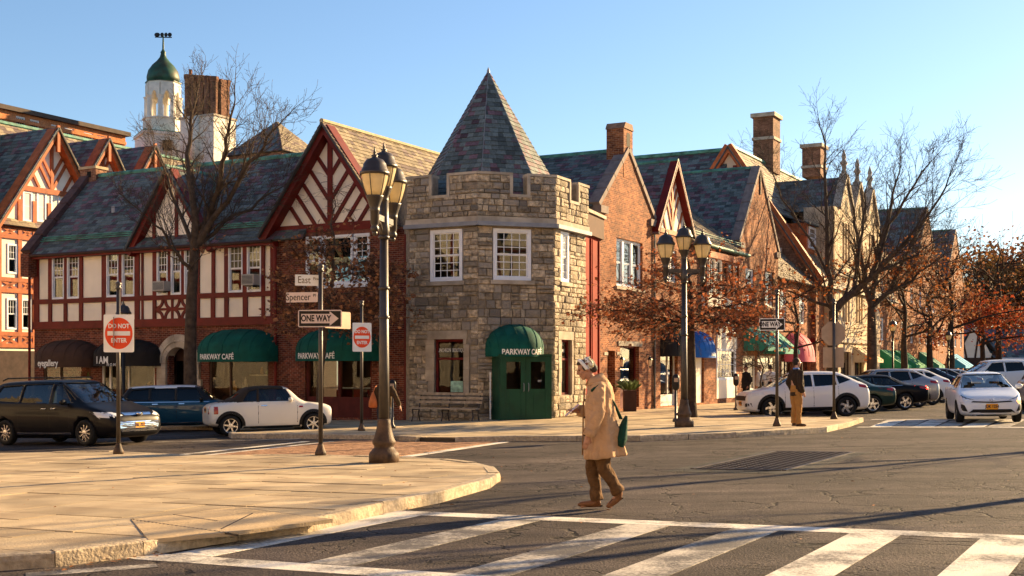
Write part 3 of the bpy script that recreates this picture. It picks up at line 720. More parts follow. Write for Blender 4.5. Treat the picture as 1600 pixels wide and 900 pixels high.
# roof
v_rg = v_eave+3.72; dpt = 3.05; ov = .32
e0, e1 = UH0-.15, UH1+.15
ve2 = v_eave-.08
slates(hb, [FL.P(e0, ve2, ov), FL.P(e1+1.4, ve2, ov), FL.P(e1+1.4, v_rg, -dpt), FL.P(e0, v_rg, -dpt)], wd=.3, ex=.2)
slates(hb, [FL.P(e0, ve2, -2*dpt-ov), FL.P(e1, ve2, -2*dpt-ov), FL.P(e1, v_rg, -dpt), FL.P(e0, v_rg, -dpt)], wd=.8, ex=.5)
MB().tube([FL.P(e0, v_rg+.05, -dpt), FL.P(e1+1.5, v_rg+.05, -dpt)], .11, 8).build('ridge_cap', COPPER, hb)
sl_ = (v_rg-ve2)/(dpt+ov)
def onroof(w): return ve2+(ov-w)*sl_+.09
for w_ in (-.12, ):
    for k in (0, .14, .26): MB().tube([FL.P(e0+.3, onroof(w_-k*.6)+.05, w_-k*.6), FL.P(FL.U(212), onroof(w_-k*.6)+.05, w_-k*.6)], .025, 6).build('snow_guard_rail', COPPER, hb)
    for k in (0, .14, .26): MB().tube([FL.P(FL.U(333), onroof(w_-k*.6)+.05, w_-k*.6), FL.P(FL.U(424), onroof(w_-k*.6)+.05, w_-k*.6)], .025, 6).build('snow_guard_rail', COPPER, hb)
MB().box(e0, e1, ve2-.16, ve2+.02, ov-.3, ov-.04, FL.M).build('eave_board', RED, hb)
MB().tube([FL.P(e0, ve2-.02, ov+.02), FL.P(e1, ve2-.02, ov+.02)], .07, 8).build('gutter', DARKW, hb)
# parapet verge at the far end with a brick kneeler and stub chimney
vp = FL.side(UH0-.02)
cp = MB()
for k in range(5):
    t0, t1 = k/5, (k+1)/5
    a = V((ov+.05, ve2)).lerp(V((-dpt, v_rg)), t0); b = V((ov+.05, ve2)).lerp(V((-dpt, v_rg)), t1-.01)
    MB().bar((a.x, a.y+.12), (b.x, b.y+.12), .3, -.32, .22, vp.M).build('coping_stone', mat('dark coping', (.09, .05, .045), .3, 4), hb)
MB().box(UH0-.3, UH0+.2, ve2-.9, ve2+.1, -.5, ov+.1, FL.M).build('kneeler', BRICKL, hb)
MB().tube([FL.P(UH0-.12, VB, .1), FL.P(UH0-.12, ve2-.3, .1)], .06, 8).build('downpipe', RED, hb)
ch = MB().box(UH0-.25, UH0+.75, v_rg-1.0, v_rg+.35, -dpt-.4, -dpt+.25, FL.M).build('chimney', BRICKD, hb); MB().box(UH0-.3, UH0+.8, v_rg+.35, v_rg+.47, -dpt-.45, -dpt+.3, FL.M).build('cap', mat('pale cap', (.45, .33, .2)), ch)
MB().box(UH0+.2, UH0+.45, v_rg-.02, v_rg+.24, -dpt+.22, -dpt+.256, FL.M).build('flue', PIT, ch)
vent = MB().box(FL.U(178, -1.2)-.1, FL.U(178, -1.2)+.1, onroof(-1.2), onroof(-1.2)+.28, -1.35, -1.15, FL.M).build('roof_vent', LEAD, hb)
# the small front gable
ua = FL.U(269.5); vA = FL.v(269.5, 266); uf0, uf1 = FL.U(211), FL.U(331); uh = (uf1-uf0)/2; ua = (uf0+uf1)/2
tri = [(ua-uh, v_eave), (ua+uh, v_eave), (ua, vA-.15)]
MB().prism(tri, -.25, -.06, FL.M).build('gable_wall', STUCCO, hb)
sg = (vA-v_eave)/uh
for px in (240, 275, 307):
    u = FL.U(px); hgt = vA-.2-abs(u-ua)*sg
    MB().box(u-.07, u+.07, v_eave, hgt, -.06, .01, FL.M).build('timber_post', RED, hb)
MB().box(ua-uh+.25, ua+uh-.25, v_eave+.0, v_eave+.16, -.06, .03, FL.M).build('timber_rail', RED, hb)
for s in (-1, 1):
    MB().bar((ua+s*(uh+.15), v_eave-.28), (ua+s*.03, vA-.05), .32, -.1, .3, FL.M).build('barge_board', RED, hb)
back = (v_rg-vA)/sl_; wr = -dpt+back if vA < v_rg else -dpt
wr = ov-(vA-ve2)/sl_
for s in (-1, 1):
    E = ua+s*(uh+.2); we = .42
    slates(hb, [FL.P(E, v_eave-.12, we), FL.P(E, v_eave-.12, -.2), FL.P(ua, vA+.08, wr), FL.P(ua, vA+.08, we)], wd=.3, ex=.2)
MB().tube([FL.P(ua, vA+.12, .4), FL.P(ua, vA+.12, wr-.1)], .08, 6).build('ridge_cap', COPPER, hb)
for s in (-1, 1):
    if s > 0: MB().tube([FL.P(ua+s*(uh+.1), v_eave+.12, .02), FL.P(ua, vA+.1, wr)], .06, 6).build('valley_flashing', COPPER, hb)
# window air conditioners
ACB = mat('beige ac case', (.40, .38, .34), .1, 4, .6); ACG = mat('ac grille', (.08, .085, .09), .1)
def aircon(fr, px0, px1, py0, py1, label):
    u0, v1 = fr.at(px0, py0, .3); u1, v0 = fr.at(px1, py1, .3)
    r = thing('window_air_conditioner', label, 'air conditioner', fr.P((u0+u1)/2, v0, .15), 'window air conditioners')
    MB().box(u0, u1, v0, v1, -.1, .38, fr.M).build('case', ACB, r)
    g = MB()
    g.box(u0+.04, u1-.04, v0+.04, v1-.04, .38, .384, fr.M); g.build('grille', ACG, r)
    for k in range(7): y = v0+.06+(v1-v0-.12)*k/6; MB().box(u0+.04, u1-.04, y-.008, y+.008, .384, .392, fr.M).build('louvre', ACB, r)
    MB().box(u0+.1, u1-.1, v0-.05, v0, 0, .3, fr.M).build('bracket', IRON, r)
aircon(FL, 240, 258, 440, 454, 'window air conditioner behind the bare street tree')
aircon(FL, 379, 398, 429, 445, 'window air conditioner nearest the big brick gable')

# ============================================================ brick gable with the café awning
bgd = thing('brick_gable_building', 'dark brick building with big timbered gable and café awning, beside the stone tower', 'building', FL.P(-3, G(-6, 46)+.13))
UA, UB = UH1, FL.U(640)
tw = (FL.U(478), FL.U(577.5), FL.v(520, 445), FL.v(520, 367.5))
cw = (FL.U(476), FL.U(580), FL.v(528, 652), FL.v(528, 540))
vtie0, vtie1 = FL.v(430, 367), FL.v(430, 357)
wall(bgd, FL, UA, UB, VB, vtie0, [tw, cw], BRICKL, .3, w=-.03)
ua = FL.U(515); vA = FL.v(515, 197, .35); uf = FL.U(424); uh = ua-uf; sg = (vA-vtie0)/(uh)
MB().prism([(ua-uh, vtie0), (ua+uh, vtie0), (ua, vA-.2)], -.3, -.06, FL.M).build('gable_wall', STUCCO, bgd)
MB().box(ua-uh, ua+uh, vtie0, vtie1+.06, -.06, .03, FL.M).build('timber_rail', RED, bgd)
MB().box(ua-.1, ua+.1, vtie1, vA-.45, -.06, .015, FL.M).build('timber_post', RED, bgd)
# raking braces rise outward from the king post, parallel pairs
dirn = V((.60, .80))
for x0, y0 in ((.07, .02), (.07, .95), (.07, 1.88), (.66, 0), (1.28, 0)):
    for s in (-1, 1):
        st_ = V((ua+s*x0, vtie1+y0)); L = (vA-.28-sg*x0-st_.y)/(dirn.y+sg*dirn.x)
        if L > .2: beam(bgd, FL, (st_.x, st_.y), (st_.x+s*dirn.x*L, st_.y+dirn.y*L), .135, RED, -.06, .008)
for s in (-1, 1):
    MB().bar((ua+s*(uh+.22), vtie0-.22), (ua+s*.02, vA-.02), .34, -.1, .38, FL.M).build('barge_board', RED, bgd)
    E = ua+s*(uh+.3); we = .5
    slates(bgd, [FL.P(E, vtie0-.1, we), FL.P(E, vtie0-.1, -9), FL.P(ua, vA+.14, -9), FL.P(ua, vA+.14, we)], SLATE if s < 0 else SLATESUN, wd=.3, ex=.2)
MB().tube([FL.P(ua, vA+.2, .5), FL.P(ua, vA+.2, -9)], .1, 6).build('ridge_cap', mat('tan ridge tile', (.42, .34, .2), .2, 5), bgd)
# triple window
u0, u1, v0, v1 = tw; wq = (u1-u0)
for a, b, c_ in ((0, .24, 2), (.26, .74, 1), (.76, 1, 2)):
    window(bgd, FL, u0+wq*a, u0+wq*b, v0, v1, w=.0, cols=c_, rows=3 if c_ == 2 else 1, lower=False, dh=(c_ == 2), blind=.3 if c_ == 2 else None, fw=.09, bar=.03)
MB().box(u0-.08, u1+.08, v0-.12, v0-.003, -.1, .1, FL.M).build('sill', WHITE, bgd)
MB().box(u0-.1, u1+.1, v1+.003, v1+.25, -.03, .0, FL.M).build('lintel', mat('soldier brick', (.2, .07, .045), .3, 14), bgd)
# café window
u0, u1, v0, v1 = cw; s = MB()
for a, b, c, d in ((u0, u0+.1, v0, v1), (u1-.1, u1, v0, v1), (u0, u1, v0, v0+.75), (u0, u1, v1-.1, v1), ((u0+u1)/2-.05, (u0+u1)/2+.05, v0, v1)): s.box(a, b, c, d, -.25, -.1, FL.M)
sf = s.build('shop_front', mat('cafe front', (.10, .02, .016), .2), bgd)
MB().box(u0+.1, u1-.1, v0+.75, v1-.1, -.18, -.17, FL.M).build('pane', SHOPG, sf)
MB().box(UA+.1, UB-.1, VB, v1+.4, -4.2, -4.0, FL.M).build('back_room', DARKSHOP, bgd); MB().box(UA+.1, UB-.1, vtie0-.3, vtie0-.1, -4, -.35, FL.M).build('floor_slab', DARK, bgd)
MB().box(UA+.1, UB-.1, v1+.4, v1+.55, -4, -.35, FL.M).build('floor_slab', DARK, bgd)
for u in (u0+.9, u0+1.7, u1-1.0, u1-.4): pendant(bgd, FL, u, v1-.55, -1.1, .1)
for u in (u0+.7, u0+1.5, u1-.9):
    MB().lathe([(.35, .70), (.35, .74)], 12, Matrix.Translation(FL.P(u, v0+.35, -1.0))).build('cafe_table', LETTER, bgd)
    MB().box(u+.25, u+.55, v0+.1, v0+1.0, -1.3, -.7, FL.M).build('red_seat', mat('red seat', (.25, .02, .015)), bgd)
px_awning(bgd, FL, 463.5, 589, 512, 564, GREEN, 1.1, words='PARKWAY CAFÉ', size=.29, shift=-.40, squeeze=.84, val=.36, p=2.7, label='dark green domed awning behind the brown-leaved sapling')
# downpipes and the corner flashing
for px, ww in ((430, .09), (634, .1)):
    u = FL.U(px, .1); MB().tube([FL.P(u, VB, ww), FL.P(u, vtie0-.3, ww)], .06, 8).build('downpipe', RED, bgd)
hd = MB().box(FL.U(430)-.14, FL.U(430)+.14, vtie0-.45, vtie0-.1, 0, .22, FL.M).build('rain_head', RED, bgd)
# ============================================================ stone tower
TC = V((-.88, 45.67, 0)); TR = 3.6
def tv(k, R=TR, c=TC): a = radians(-4.5+45*k); return V((c.x+R*sin(a), c.y-R*cos(a), 0))    # vertex k; face k runs from vertex k to k+1
tow = thing('stone_tower', 'octagonal stone corner tower with battlements and pointed slate roof', 'tower', TC+V((0, 0, G(TC.x, TC.y)+.13)))
def face(k, R=TR): a, b = tv(k, R), tv(k+1, R); return Fr(a, b-a), (b-a).length
FW = (tv(1)-tv(0)).length
f0, f1, f2 = face(-1)[0], face(0)[0], face(1)[0]       # left, front, right faces in view
zc = f1.v(747, 346); zp = f1.v(747, 272); zn = f1.v(800, 304); z0 = -.75
REV = .34
ops = {-1: [dict(px=(672, 723, 358, 440), kind='sash'), dict(px=(679, 725, 530, 617), kind='shop')],
       0: [dict(px=(770, 830, 357, 438.5), kind='sash'), dict(px=(776, 852, 556, 655), kind='door')],
       1: [dict(px=(868, 889, 361, 441), kind='sash'), dict(px=(872, 892, 531, 617), kind='shop')]}
big = []; nst = 0
for k in (-1, 0, 1):
    fr = face(k)[0]; holes = []; sur = []
    for o in ops[k]:
        a, b, c, d = o['px']; u0, u1 = fr.U(a), fr.U(b); mid = (a+b)/2
        if k == 1: u0, u1 = max(u0, .55), min(u1, FW-.5); 
        v1, v0 = fr.v(mid, c), fr.v(mid, d)
        if o['kind'] == 'door': v0 = z0
        o['r'] = (u0, u1, v0, v1); holes.append(o['r'])
        e = .26 if o['kind'] == 'shop' else .02
        sur.append((u0-e, u1+e, v0-(.02 if o['kind'] == 'shop' else .14), v1+(.3 if o['kind'] == 'shop' else .05)))
    wall(tow, fr, 0, FW, z0, zc, holes, MORTAR, .3, w=-.02, name='core_wall')
    # parapet with merlons
    a_ = .42; n0, n1 = (.36*FW, .58*FW) if k != 1 else (.42*FW, .66*FW)
    if k == 0: n0, n1 = .44*FW, .63*FW
    notch = (n0, n1, zn, zp+1)
    wall(tow, fr, -.05, FW+.05, zc+.18, zp, [notch], MORTAR, .38, w=.06, name='parapet_core')
    # individual stones, in courses broken at the openings
    def courses(lo, hi, blocks, w0, u_lo=0, u_hi=FW, mn=.17, mx=.33):
        br = sorted({lo, hi, *[max(lo, min(hi, b[2])) for b in blocks], *[max(lo, min(hi, b[3])) for b in blocks]})
        for i in range(len(br)-1):
            g = br[i+1]-br[i]
            if g < .03: continue
            n = max(1, round(g/rnd.uniform(.19, .24))); hs = [rnd.uniform(.6, 1.45) for _ in range(n)]; t = sum(hs); y = br[i]
            for h in hs:
                h = h*g/t; free = [(u_lo, u_hi)]
                for b in blocks:
                    if b[2] < y+h/2 < b[3]:
                        free = [q for (s, e) in free for q in ((s, min(e, b[0])), (max(s, b[1]), e)) if q[1]-q[0] > .04]
                for s, e in free:
                    x = s
                    while x < e-.01:
                        wd = rnd.choice((rnd.uniform(.16, .34), rnd.uniform(.3, .6)))
                        if e-x-wd < .2: wd = e-x
                        if wd > 1.0 and e-x > 1: wd = .5
                        if h > .25 and rnd.random() < .22:
                            hh = h*rnd.uniform(.4, .6); yield (x, x+wd, y, y+hh); yield (x, x+wd, y+hh, y+h)
                        else: yield (x, x+wd, y, y+h)
                        x += wd
                y += h
    for (s, e, c, d) in courses(z0, zc-.02, sur, 0): big.append((fr, s, e, c, d, 0))
    for (s, e, c, d) in courses(zc+.2, zp-.0, [notch], 0, -.05, FW+.05): big.append((fr, s, e, c, d, .08))
    for (u0, u1, v0, v1), o in zip(holes, ops[k]):
        fr2 = fr
        if o['kind'] == 'sash':
            window(tow, fr, u0+.012, u1-.012, v0+.012, v1-.012, w=.0, cols=4, rows=3, fw=.12, lower=True, blind=None, bar=.024)
            MB().box(u0-.1, u1+.1, v0-.13, v0+.01, -.2, .11, fr.M).build('sill', DRESS, tow)
        elif o['kind'] == 'shop':
            # dressed stone surround
            y = v0
            while y < v1-.05:
                h = min(rnd.uniform(.38, .5), v1-y)
                for s in (0, 1):
                    a, b = (u0-.24-rnd.choice((0, .1))*(k != 1), u0) if s == 0 else (u1, u1+.12+rnd.choice((0, .1))*(k != 1))
                    MB().box(a, b, y+.005, y+h-.005, -.25, .045+rnd.uniform(0, .02), fr.M).build('jamb_stone', DRESS, tow)
                y += h
            MB().box(u0-.26, u1+.14, v1+.005, v1+.3, -.25, .06, fr.M).build('lintel', DRESS, tow)
            wb = MB(); e = .08
            for a, b, c, d in ((u0, u0+e, v0, v1), (u1-e, u1, v0, v1), (u0+e, u1-e, v0, v0+e), (u0+e, u1-e, v1-e, v1), (u0+e, u1-e, v0+(v1-v0)*.63, v0+(v1-v0)*.63+e)): wb.box(a, b, c, d, -.2, -.1, fr.M)
            wo = wb.build('shop_window', mat('window red', (.12, .012, .01), .2), tow)
            MB().box(u0+e, u1-e, v0+e, v0+(v1-v0)*.63, -.15, -.145, fr.M).build('pane', SHOPG, wo); MB().box(u0+e, u1-e, v0+(v1-v0)*.63+e, v1-e, -.15, -.145, fr.M).build('pane', SHOPG, wo)
            if k == -1:
                text('LUNCHEON  BOUTIQUE', .19, fr.M @ Matrix.Translation(((u0+u1)/2, v0+(v1-v0)*.80, -.13)), wo, LETTER, squeeze=.55)
                MB().box(u1-.6, u1-.12, v0+.1, v0+.48, -.14, -.13, fr.M).build('poster', mat('poster', (.3, .5, .4), .5, 6), wo)
            else: text('COFFEE', .16, fr.M @ Matrix.Translation(((u0+u1)/2, v0+(v1-v0)*.80, -.13)), wo, LETTER, squeeze=.6)
    # coping on the merlons
    for a, b in ((-.08, n0), (n1, FW+.08)): MB().box(a, b, zp, zp+.09, -.4, .14, fr.M).build('coping_stone', DRESS, tow)
    MB().box(n0+.0, n1, zn-.1, zn, -.4, .15, fr.M).build('coping_stone', DRESS, tow)
    for a, b in ((n0-.11, n0), (n1, n1+.11)): MB().box(a, b, zn-.1, zp, -.1, .15, fr.M).build('jamb_stone', DRESS, tow)
    # string course and gutter under the battlements
    MB().box(-.08, FW+.08, zc, zc+.18, -.3, .14, fr.M).build('string_course', DRESS, tow)
    MB().box(-.12, FW+.12, zc-.14, zc-.002, -.1, .22, fr.M).build('lead_gutter', LEAD, tow)
    # quoins between the faces hide the corner joints
big.sort(key=lambda s: -(s[2]-s[1])*(s[4]-s[3])*max(.25, abs(s[0].n.y)))
rest = MB()
def stone(b, fr, s, e, c, d, w0):
    j = .011; i = .018; p = rnd.uniform(.012, .06); s += j*.6; e -= j*.6; c += j*.6; d -= j*.6
    if e-s < .03 or d-c < .03: return
    i = min(i, (e-s)/4, (d-c)/4)
    R = lambda: rnd.uniform(-.006, .006)
    fx = [(s+i, c+i), ((s+e)/2, c+i*.7), (e-i, c+i), (e-i, (c+d)/2), (e-i, d-i), ((s+e)/2, d-i*.7), (s+i, d-i), (s+i, (c+d)/2)]
    bk = [(s, c), ((s+e)/2, c), (e, c), (e, (c+d)/2), (e, d), ((s+e)/2, d), (s, d), (s, (c+d)/2)]
    vs_ = [(x, y, w0-.06) for x, y in bk]+[(x, y, w0+.004) for x, y in bk]+[(x+R(), y+R(), w0+p+R()*1.5) for x, y in fx]+[((s+e)/2+R()*4, (c+d)/2+R()*4, w0+p+rnd.uniform(.0, .03))]
    fs = [(q, (q+1)%8, 8+(q+1)%8, 8+q) for q in range(8)]+[(8+q, 8+(q+1)%8, 16+(q+1)%8, 16+q) for q in range(8)]+[(16+q, 16+(q+1)%8, 24) for q in range(8)]
    b.add(vs_, fs, fr.M)
for n_, s in enumerate(big):
    if n_ < 292:
        b = MB(); stone(b, *s)
        if b.v: b.build('wall_stone', STONE, tow, uv=False)
    else: stone(rest, *s)
rest.build('small_wall_stones', STONEI, tow, uv=False, kind='stuff')
# the sides that face the block, plain
b = MB()
for k in (2, 3, 4, 5, 6):
    fr = face(k)[0]; b.add([(0, z0, 0), (FW, z0, 0), (FW, zp, 0), (0, zp, 0)], [(0,1,2,3)], fr.M); b.add([(0, z0, -.3), (FW, z0, -.3), (FW, zp, -.3), (0, zp, -.3)], [(3,2,1,0)], fr.M)
b.build('rear_wall', STONEI, tow)
rf = MB(); rf.prism([tuple(tv(k, TR-.35).xy) for k in range(8)], zn-.75, zn-.6); rf.build('gutter_floor', LEAD, tow)
MB().prism([tuple(tv(k, TR-.4).xy) for k in range(8)], zc-3.4, zc-3.25).build('floor_slab', DARK, tow)
MB().box(TC.x-2, TC.x+2.2, TC.y+.4, TC.y+.5, z0, zc).build('back_room', DARKSHOP, tow)
counter(tow, f0, .5, 2.2, z0, z0+1.1, -1.6, -1.1, GOODS[3])
# pointed roof
zb = zn-.5; za = f1.v(763, 112, 0); Ya = TC.y; za = CZ+(HY-112)/F*Ya; Rb = 2.55*(za-zb)/(za-zp)
roof = MB().prism([tuple(tv(k, Rb-.05).xy) for k in range(8)], zb-.05, zb).build('roof_base', LEAD, tow)
for k in range(8):
    a, b = tv(k, Rb), tv(k+1, Rb); slates(tow, [a+V((0, 0, zb)), b+V((0, 0, zb)), TC+V((0, 0, za))], SLATE if k not in (1, 2, 3) else SLATE, wd=.27, ex=.2, under=(k % 2 == 0))
hp = MB()
for k in range(8): hp.tube([tv(k, Rb*.995)+V((0, 0, zb+.03)), TC+V((0, 0, za+.03))], [.035, .02], 5)
hp.build('hip_flashing', LEAD, tow); MB().lathe([(.07, za-.1), (.05, za+.05), (.01, za+.16)], 8, Matrix.Translation(TC)).build('finial', LEAD, tow)
# entrance porch with green doors and domed awning
u0, u1 = f1.U(781, .95), f1.U(862, .95); vb0 = f1.v(820, 655.5, .95); vt0 = f1.v(820, 556, .95)
porch = MB()
e = .06; D = .95
porch.box(u0, u0+e, vb0-.2, vt0, .0, D, f1.M); porch.box(u1-e, u1, vb0-.2, vt0, .0, D, f1.M); porch.box(u0, u1, vt0-.02, vt0+.06, 0, D+.02, f1.M)
ef = porch.build('entrance_porch', GREEND, tow, label='boxed green entrance porch under a domed awning')
um = (u0+u1)/2
for a, b in ((u0+e+.004, um-.005), (um+.005, u1-e-.004)):
    d = MB(); st_ = .17; vg0, vg1 = vb0+(vt0-vb0)*.48, vt0-.2
    d.box(a, a+st_, vb0, vt0-.03, D-.06, D, f1.M); d.box(b-st_, b, vb0, vt0-.03, D-.06, D, f1.M); d.box(a+st_, b-st_, vg1, vt0-.03, D-.06, D, f1.M); d.box(a+st_, b-st_, vb0, vg0, D-.06, D-.012, f1.M)
    d.box(a+st_+.1, b-st_-.1, vb0+.2, vg0-.15, D-.012, D-.002, f1.M)
    do = d.build('door', GREEND, ef)
    MB().box(a+st_, b-st_, vg0, vg1, D-.04, D-.034, f1.M).build('pane', SHOPG, ef)
    hx = b-.08 if a < um-.1 and b < um+.1 else a+.08
    MB().tube([f1.P(hx, vb0+.95, D), f1.P(hx, vb0+.98, D+.05), f1.P(hx, vb0+1.2, D+.05), f1.P(hx, vb0+1.23, D)], .012, 6).build('handle', LEAD, ef)
st_ = MB()
for s in (u0+.03, u0+.2):
    for k in range(24): st_.ball(f1.P(s, vb0+.1+(vt0-vb0-.2)*k/23, D+.004), .012, 6, 4)
st_.build('stud', BLACKP, ef, kind='stuff')
px_awning(tow, f1, 763, 852, 506.5, 557, GREEN, 1.15, words='PARKWAY CAFÉ', size=.26, shift=.0, squeeze=.74, val=.30, p=2.05, n=18, label='green domed entrance awning lettered PARKWAY CAFÉ')
text('EST', .09, f1.M @ Matrix.Translation((u1-.42, vb0+1.3, D-.03)), ef, LETTER)
MB().tube([f1.P(f1.U(766, .4), vb0, .4), f1.P(f1.U(766, .4), vb0+1.6, .4)], .025, 6).build('white_pole', WHITE, tow)
# painted red corner casing between tower and brick gable
rb = Fr(tv(2)+V((-.05, .35, 0)), FR.P(.1, 0, .0)-(tv(2)+V((-.05, .35, 0))))
rl = (FR.P(.1, 0, 0)-(tv(2)+V((-.05, .35, 0)))).length
RC = mat('red casing paint', (.20, .014, .006), .2, 2, .85, .15, 50)
zz = zc-.1
MB().box(0, rl, z0, zz+.1, -.2, -.04, rb.M).build('corner_casing', RC, tow)
for a in (.15, rl*.42, rl*.5, rl*.9): MB().box(a, a+.07, z0, zz, -.04, .02, rb.M).build('casing_strip', RC, tow)
MB().box(-.1, rl+.1, zz+.1, zz+.9, -.5, .12, rb.M).build('casing_head', mat('dark casing', (.07, .03, .02), .2), tow)
MB().box(-.1, rl+.15, zz+.9, zz+1.02, -.5, .2, rb.M).build('casing_cap', DRESS, tow)
# ============================================================ right street
def base_at(fr, u): p = fr.P(u, 0, 0); return G(p.x, p.y)+.13
COPS = mat('grey coping stone', (.20, .155, .14), .25, 4, .8, .3)
def gable_block(name, label, u0, u1, ve, va, depth, wm, holes, coping=True, gm=None, sl=(SLATE, SLATESUN), ex=.2, wd=.3, fr=FR, back=True):
    r = thing(name, label, 'building', fr.P((u0+u1)/2, base_at(fr, (u0+u1)/2), 0)); uc = (u0+u1)/2
    gm_ = gm or wm
    wall(r, fr, u0, u1, VB, ve, holes, wm, .3)
    MB().prism([(u0, ve+.003), (u1, ve+.003), (uc, va)], -.3, 0 if not gm else -.03, fr.M).build('gable_wall', gm_, r)
    MB().box(u0, u0+.3, VB, ve, -depth, -.31, fr.M).build('side_wall', wm, r)
    MB().box(u0+.3, u1-.1, VB, ve, -4.2, -4.0, fr.M).build('back_room', DARKSHOP, r)
    MB().box(u0+.3, u1-.1, base_at(fr, uc)+3.1, base_at(fr, uc)+3.25, -4.0, -.31, fr.M).build('floor_slab', DARK, r)
    k = 0 if coping else .35
    w0 = -.25 if coping else .3
    sg = (va-ve)/(uc-u0)
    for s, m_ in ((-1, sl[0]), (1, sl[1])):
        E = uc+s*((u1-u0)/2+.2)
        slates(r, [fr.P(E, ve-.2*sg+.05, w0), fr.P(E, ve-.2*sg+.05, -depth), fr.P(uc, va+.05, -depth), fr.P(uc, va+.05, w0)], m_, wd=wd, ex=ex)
    if coping:
        for s in (-1, 1):
            n = 4
            for i in range(n):
                a = V((uc+s*((u1-u0)/2+.12), ve-.05)).lerp(V((uc, va+.12)), i/n); b = V((uc+s*((u1-u0)/2+.12), ve-.05)).lerp(V((uc, va+.12)), (i+1)/n-.01)
                MB().bar((a.x, a.y+.02), (b.x, b.y+.02), .2, -.42, .07, fr.M).build('coping_stone', COPS, r)
            x = uc+s*((u1-u0)/2); MB().box(min(x, x-s*.5)-.1, max(x, x-s*.5)+.1, ve-.35, ve-.06, -.4, .12, fr.M).build('kneeler', COPS, r)
    else:
        for s in (-1, 1): MB().bar((uc+s*((u1-u0)/2+.2), ve-.15), (uc+s*.01, va+.02), .2, -.05, .3, fr.M).build('barge_board', RED if gm else REDL, r)
    MB().tube([fr.P(uc, va+.1, w0), fr.P(uc, va+.1, -depth)], .09, 6).build('ridge_cap', COPPER, r)
    return r
def hole(fr, a, b, c, d): m = (a+b)/2; return (fr.U(a), fr.U(b), fr.v(m, d), fr.v(m, c))
def shopfront(r, fr, h, m=None, kick=.45, mull=(.5,), glass=True, d=.16, stuff=True):
    u0, u1, v0, v1 = h; m = m or DARKW; b = MB(); e = .07
    b.box(u0, u0+e, v0, v1, -d-.08, -d, fr.M); b.box(u1-e, u1, v0, v1, -d-.08, -d, fr.M); b.box(u0+e, u1-e, v0, v0+kick, -d-.08, -d, fr.M); b.box(u0+e, u1-e, v1-e, v1, -d-.08, -d, fr.M)
    for t in mull: x = u0+(u1-u0)*t; b.box(x-e/2, x+e/2, v0+kick, v1-e, -d-.08, -d+.002, fr.M)
    s = b.build('shop_front', m, r); MB().box(u0+e, u1-e, v0+kick, v1-e, -d-.045, -d-.04, fr.M).build('pane', SHOPG, s)
    if stuff:
        counter(r, fr, u0+.1, u1-.1, v0, v0+kick+.15, -1.4, -.7, rnd.choice(GOODS)); goods(r, fr, u0+.2, u1-.2, v0+kick+.15, -1.0, 6)
    return s
def slope_awning(r, fr, u0, u1, vtop, vbot, D, m, val=.22, label=None):
    b = MB(); b.add([(u0, vtop, .03), (u1, vtop, .03), (u1, vbot, D), (u0, vbot, D), (u0, vbot-val, D+.01), (u1, vbot-val, D+.01), (u0, vbot-val, .03), (u1, vbot-val, .03)],
                    [(0,3,2,1), (3,4,5,2), (0,6,4,3), (1,2,5,7)], fr.M)
    o = b.build('awning', m, r, label=label)
    for t in (.02, .35, .65, .98): u = u0+(u1-u0)*t; MB().tube([fr.P(u, vtop+.01, .04), fr.P(u, vbot+.01, D+.01)], .014, 5).build('rib', m, o)
    return o
# --- B1 brick gable with chimney
u1 = FR.U(1022); ve = FR.v(937, 318); va = FR.v(978, 236)
h_w = hole(FR, 963, 1004, 375.5, 449); h_s = hole(FR, 969, 998.5, 541, 637); h_n1 = hole(FR, 949, 961, 548, 640); h_n2 = hole(FR, 1012, 1023, 545, 640)
B1 = gable_block('chimney_gable_building', 'sunlit brick gable with a chimney at its peak, right of the stone tower', 0, u1, ve, va, 9, BRICKR, [h_w, h_s, h_n1])
u0_, u1_, v0, v1 = h_w
for i in range(3): window(B1, FR, u0_+(u1_-u0_)*i/3+.004, u0_+(u1_-u0_)*(i+1)/3-.004, v0, v1, w=-.12, cols=1, rows=1, fw=.08, blind=.9)
MB().box(u0_-.1, u1_+.1, v0-.14, v0-.003, -.15, .08, FR.M).build('sill', DRESS, B1)
shopfront(B1, FR, h_s, RED, .9, ())
MB().box(h_s[0]-.25, h_s[1]+.25, h_s[3]+.003, h_s[3]+.2, -.1, .05, FR.M).build('lintel', DRESS, B1)
MB().box(h_n1[0], h_n1[1], VB, h_n1[3], -.5, -.42, FR.M).build('niche_back', BRICKR, B1)
for px in (946, 966): MB().box(FR.U(px)-.15, FR.U(px)+.2, FR.v(px, 555), FR.v(px, 550), -.02, .03, FR.M).build('impost_stone', DRESS, B1)
cu0, cu1 = FR.U(974), FR.U(988); cv = FR.v(981, 193)
chm = MB().box(cu0, cu1, va-1.1, cv-.25, -.75, .015, FR.M).build('chimney', BRICKR, B1); c2 = MB(); c2.prism([(cu0-.04, cv-.25), (cu1+.04, cv-.25), (cu1-.12, cv), (cu0+.12, cv)], -.79, .055, FR.M); c2.build('cap', mat('chimney cap', (.24, .14, .09), .3, 6), chm)
MB().box(cu0+.3, cu1-.3, cv-.95, cv-.4, .012, .022, FR.M).build('flue', PIT, chm)
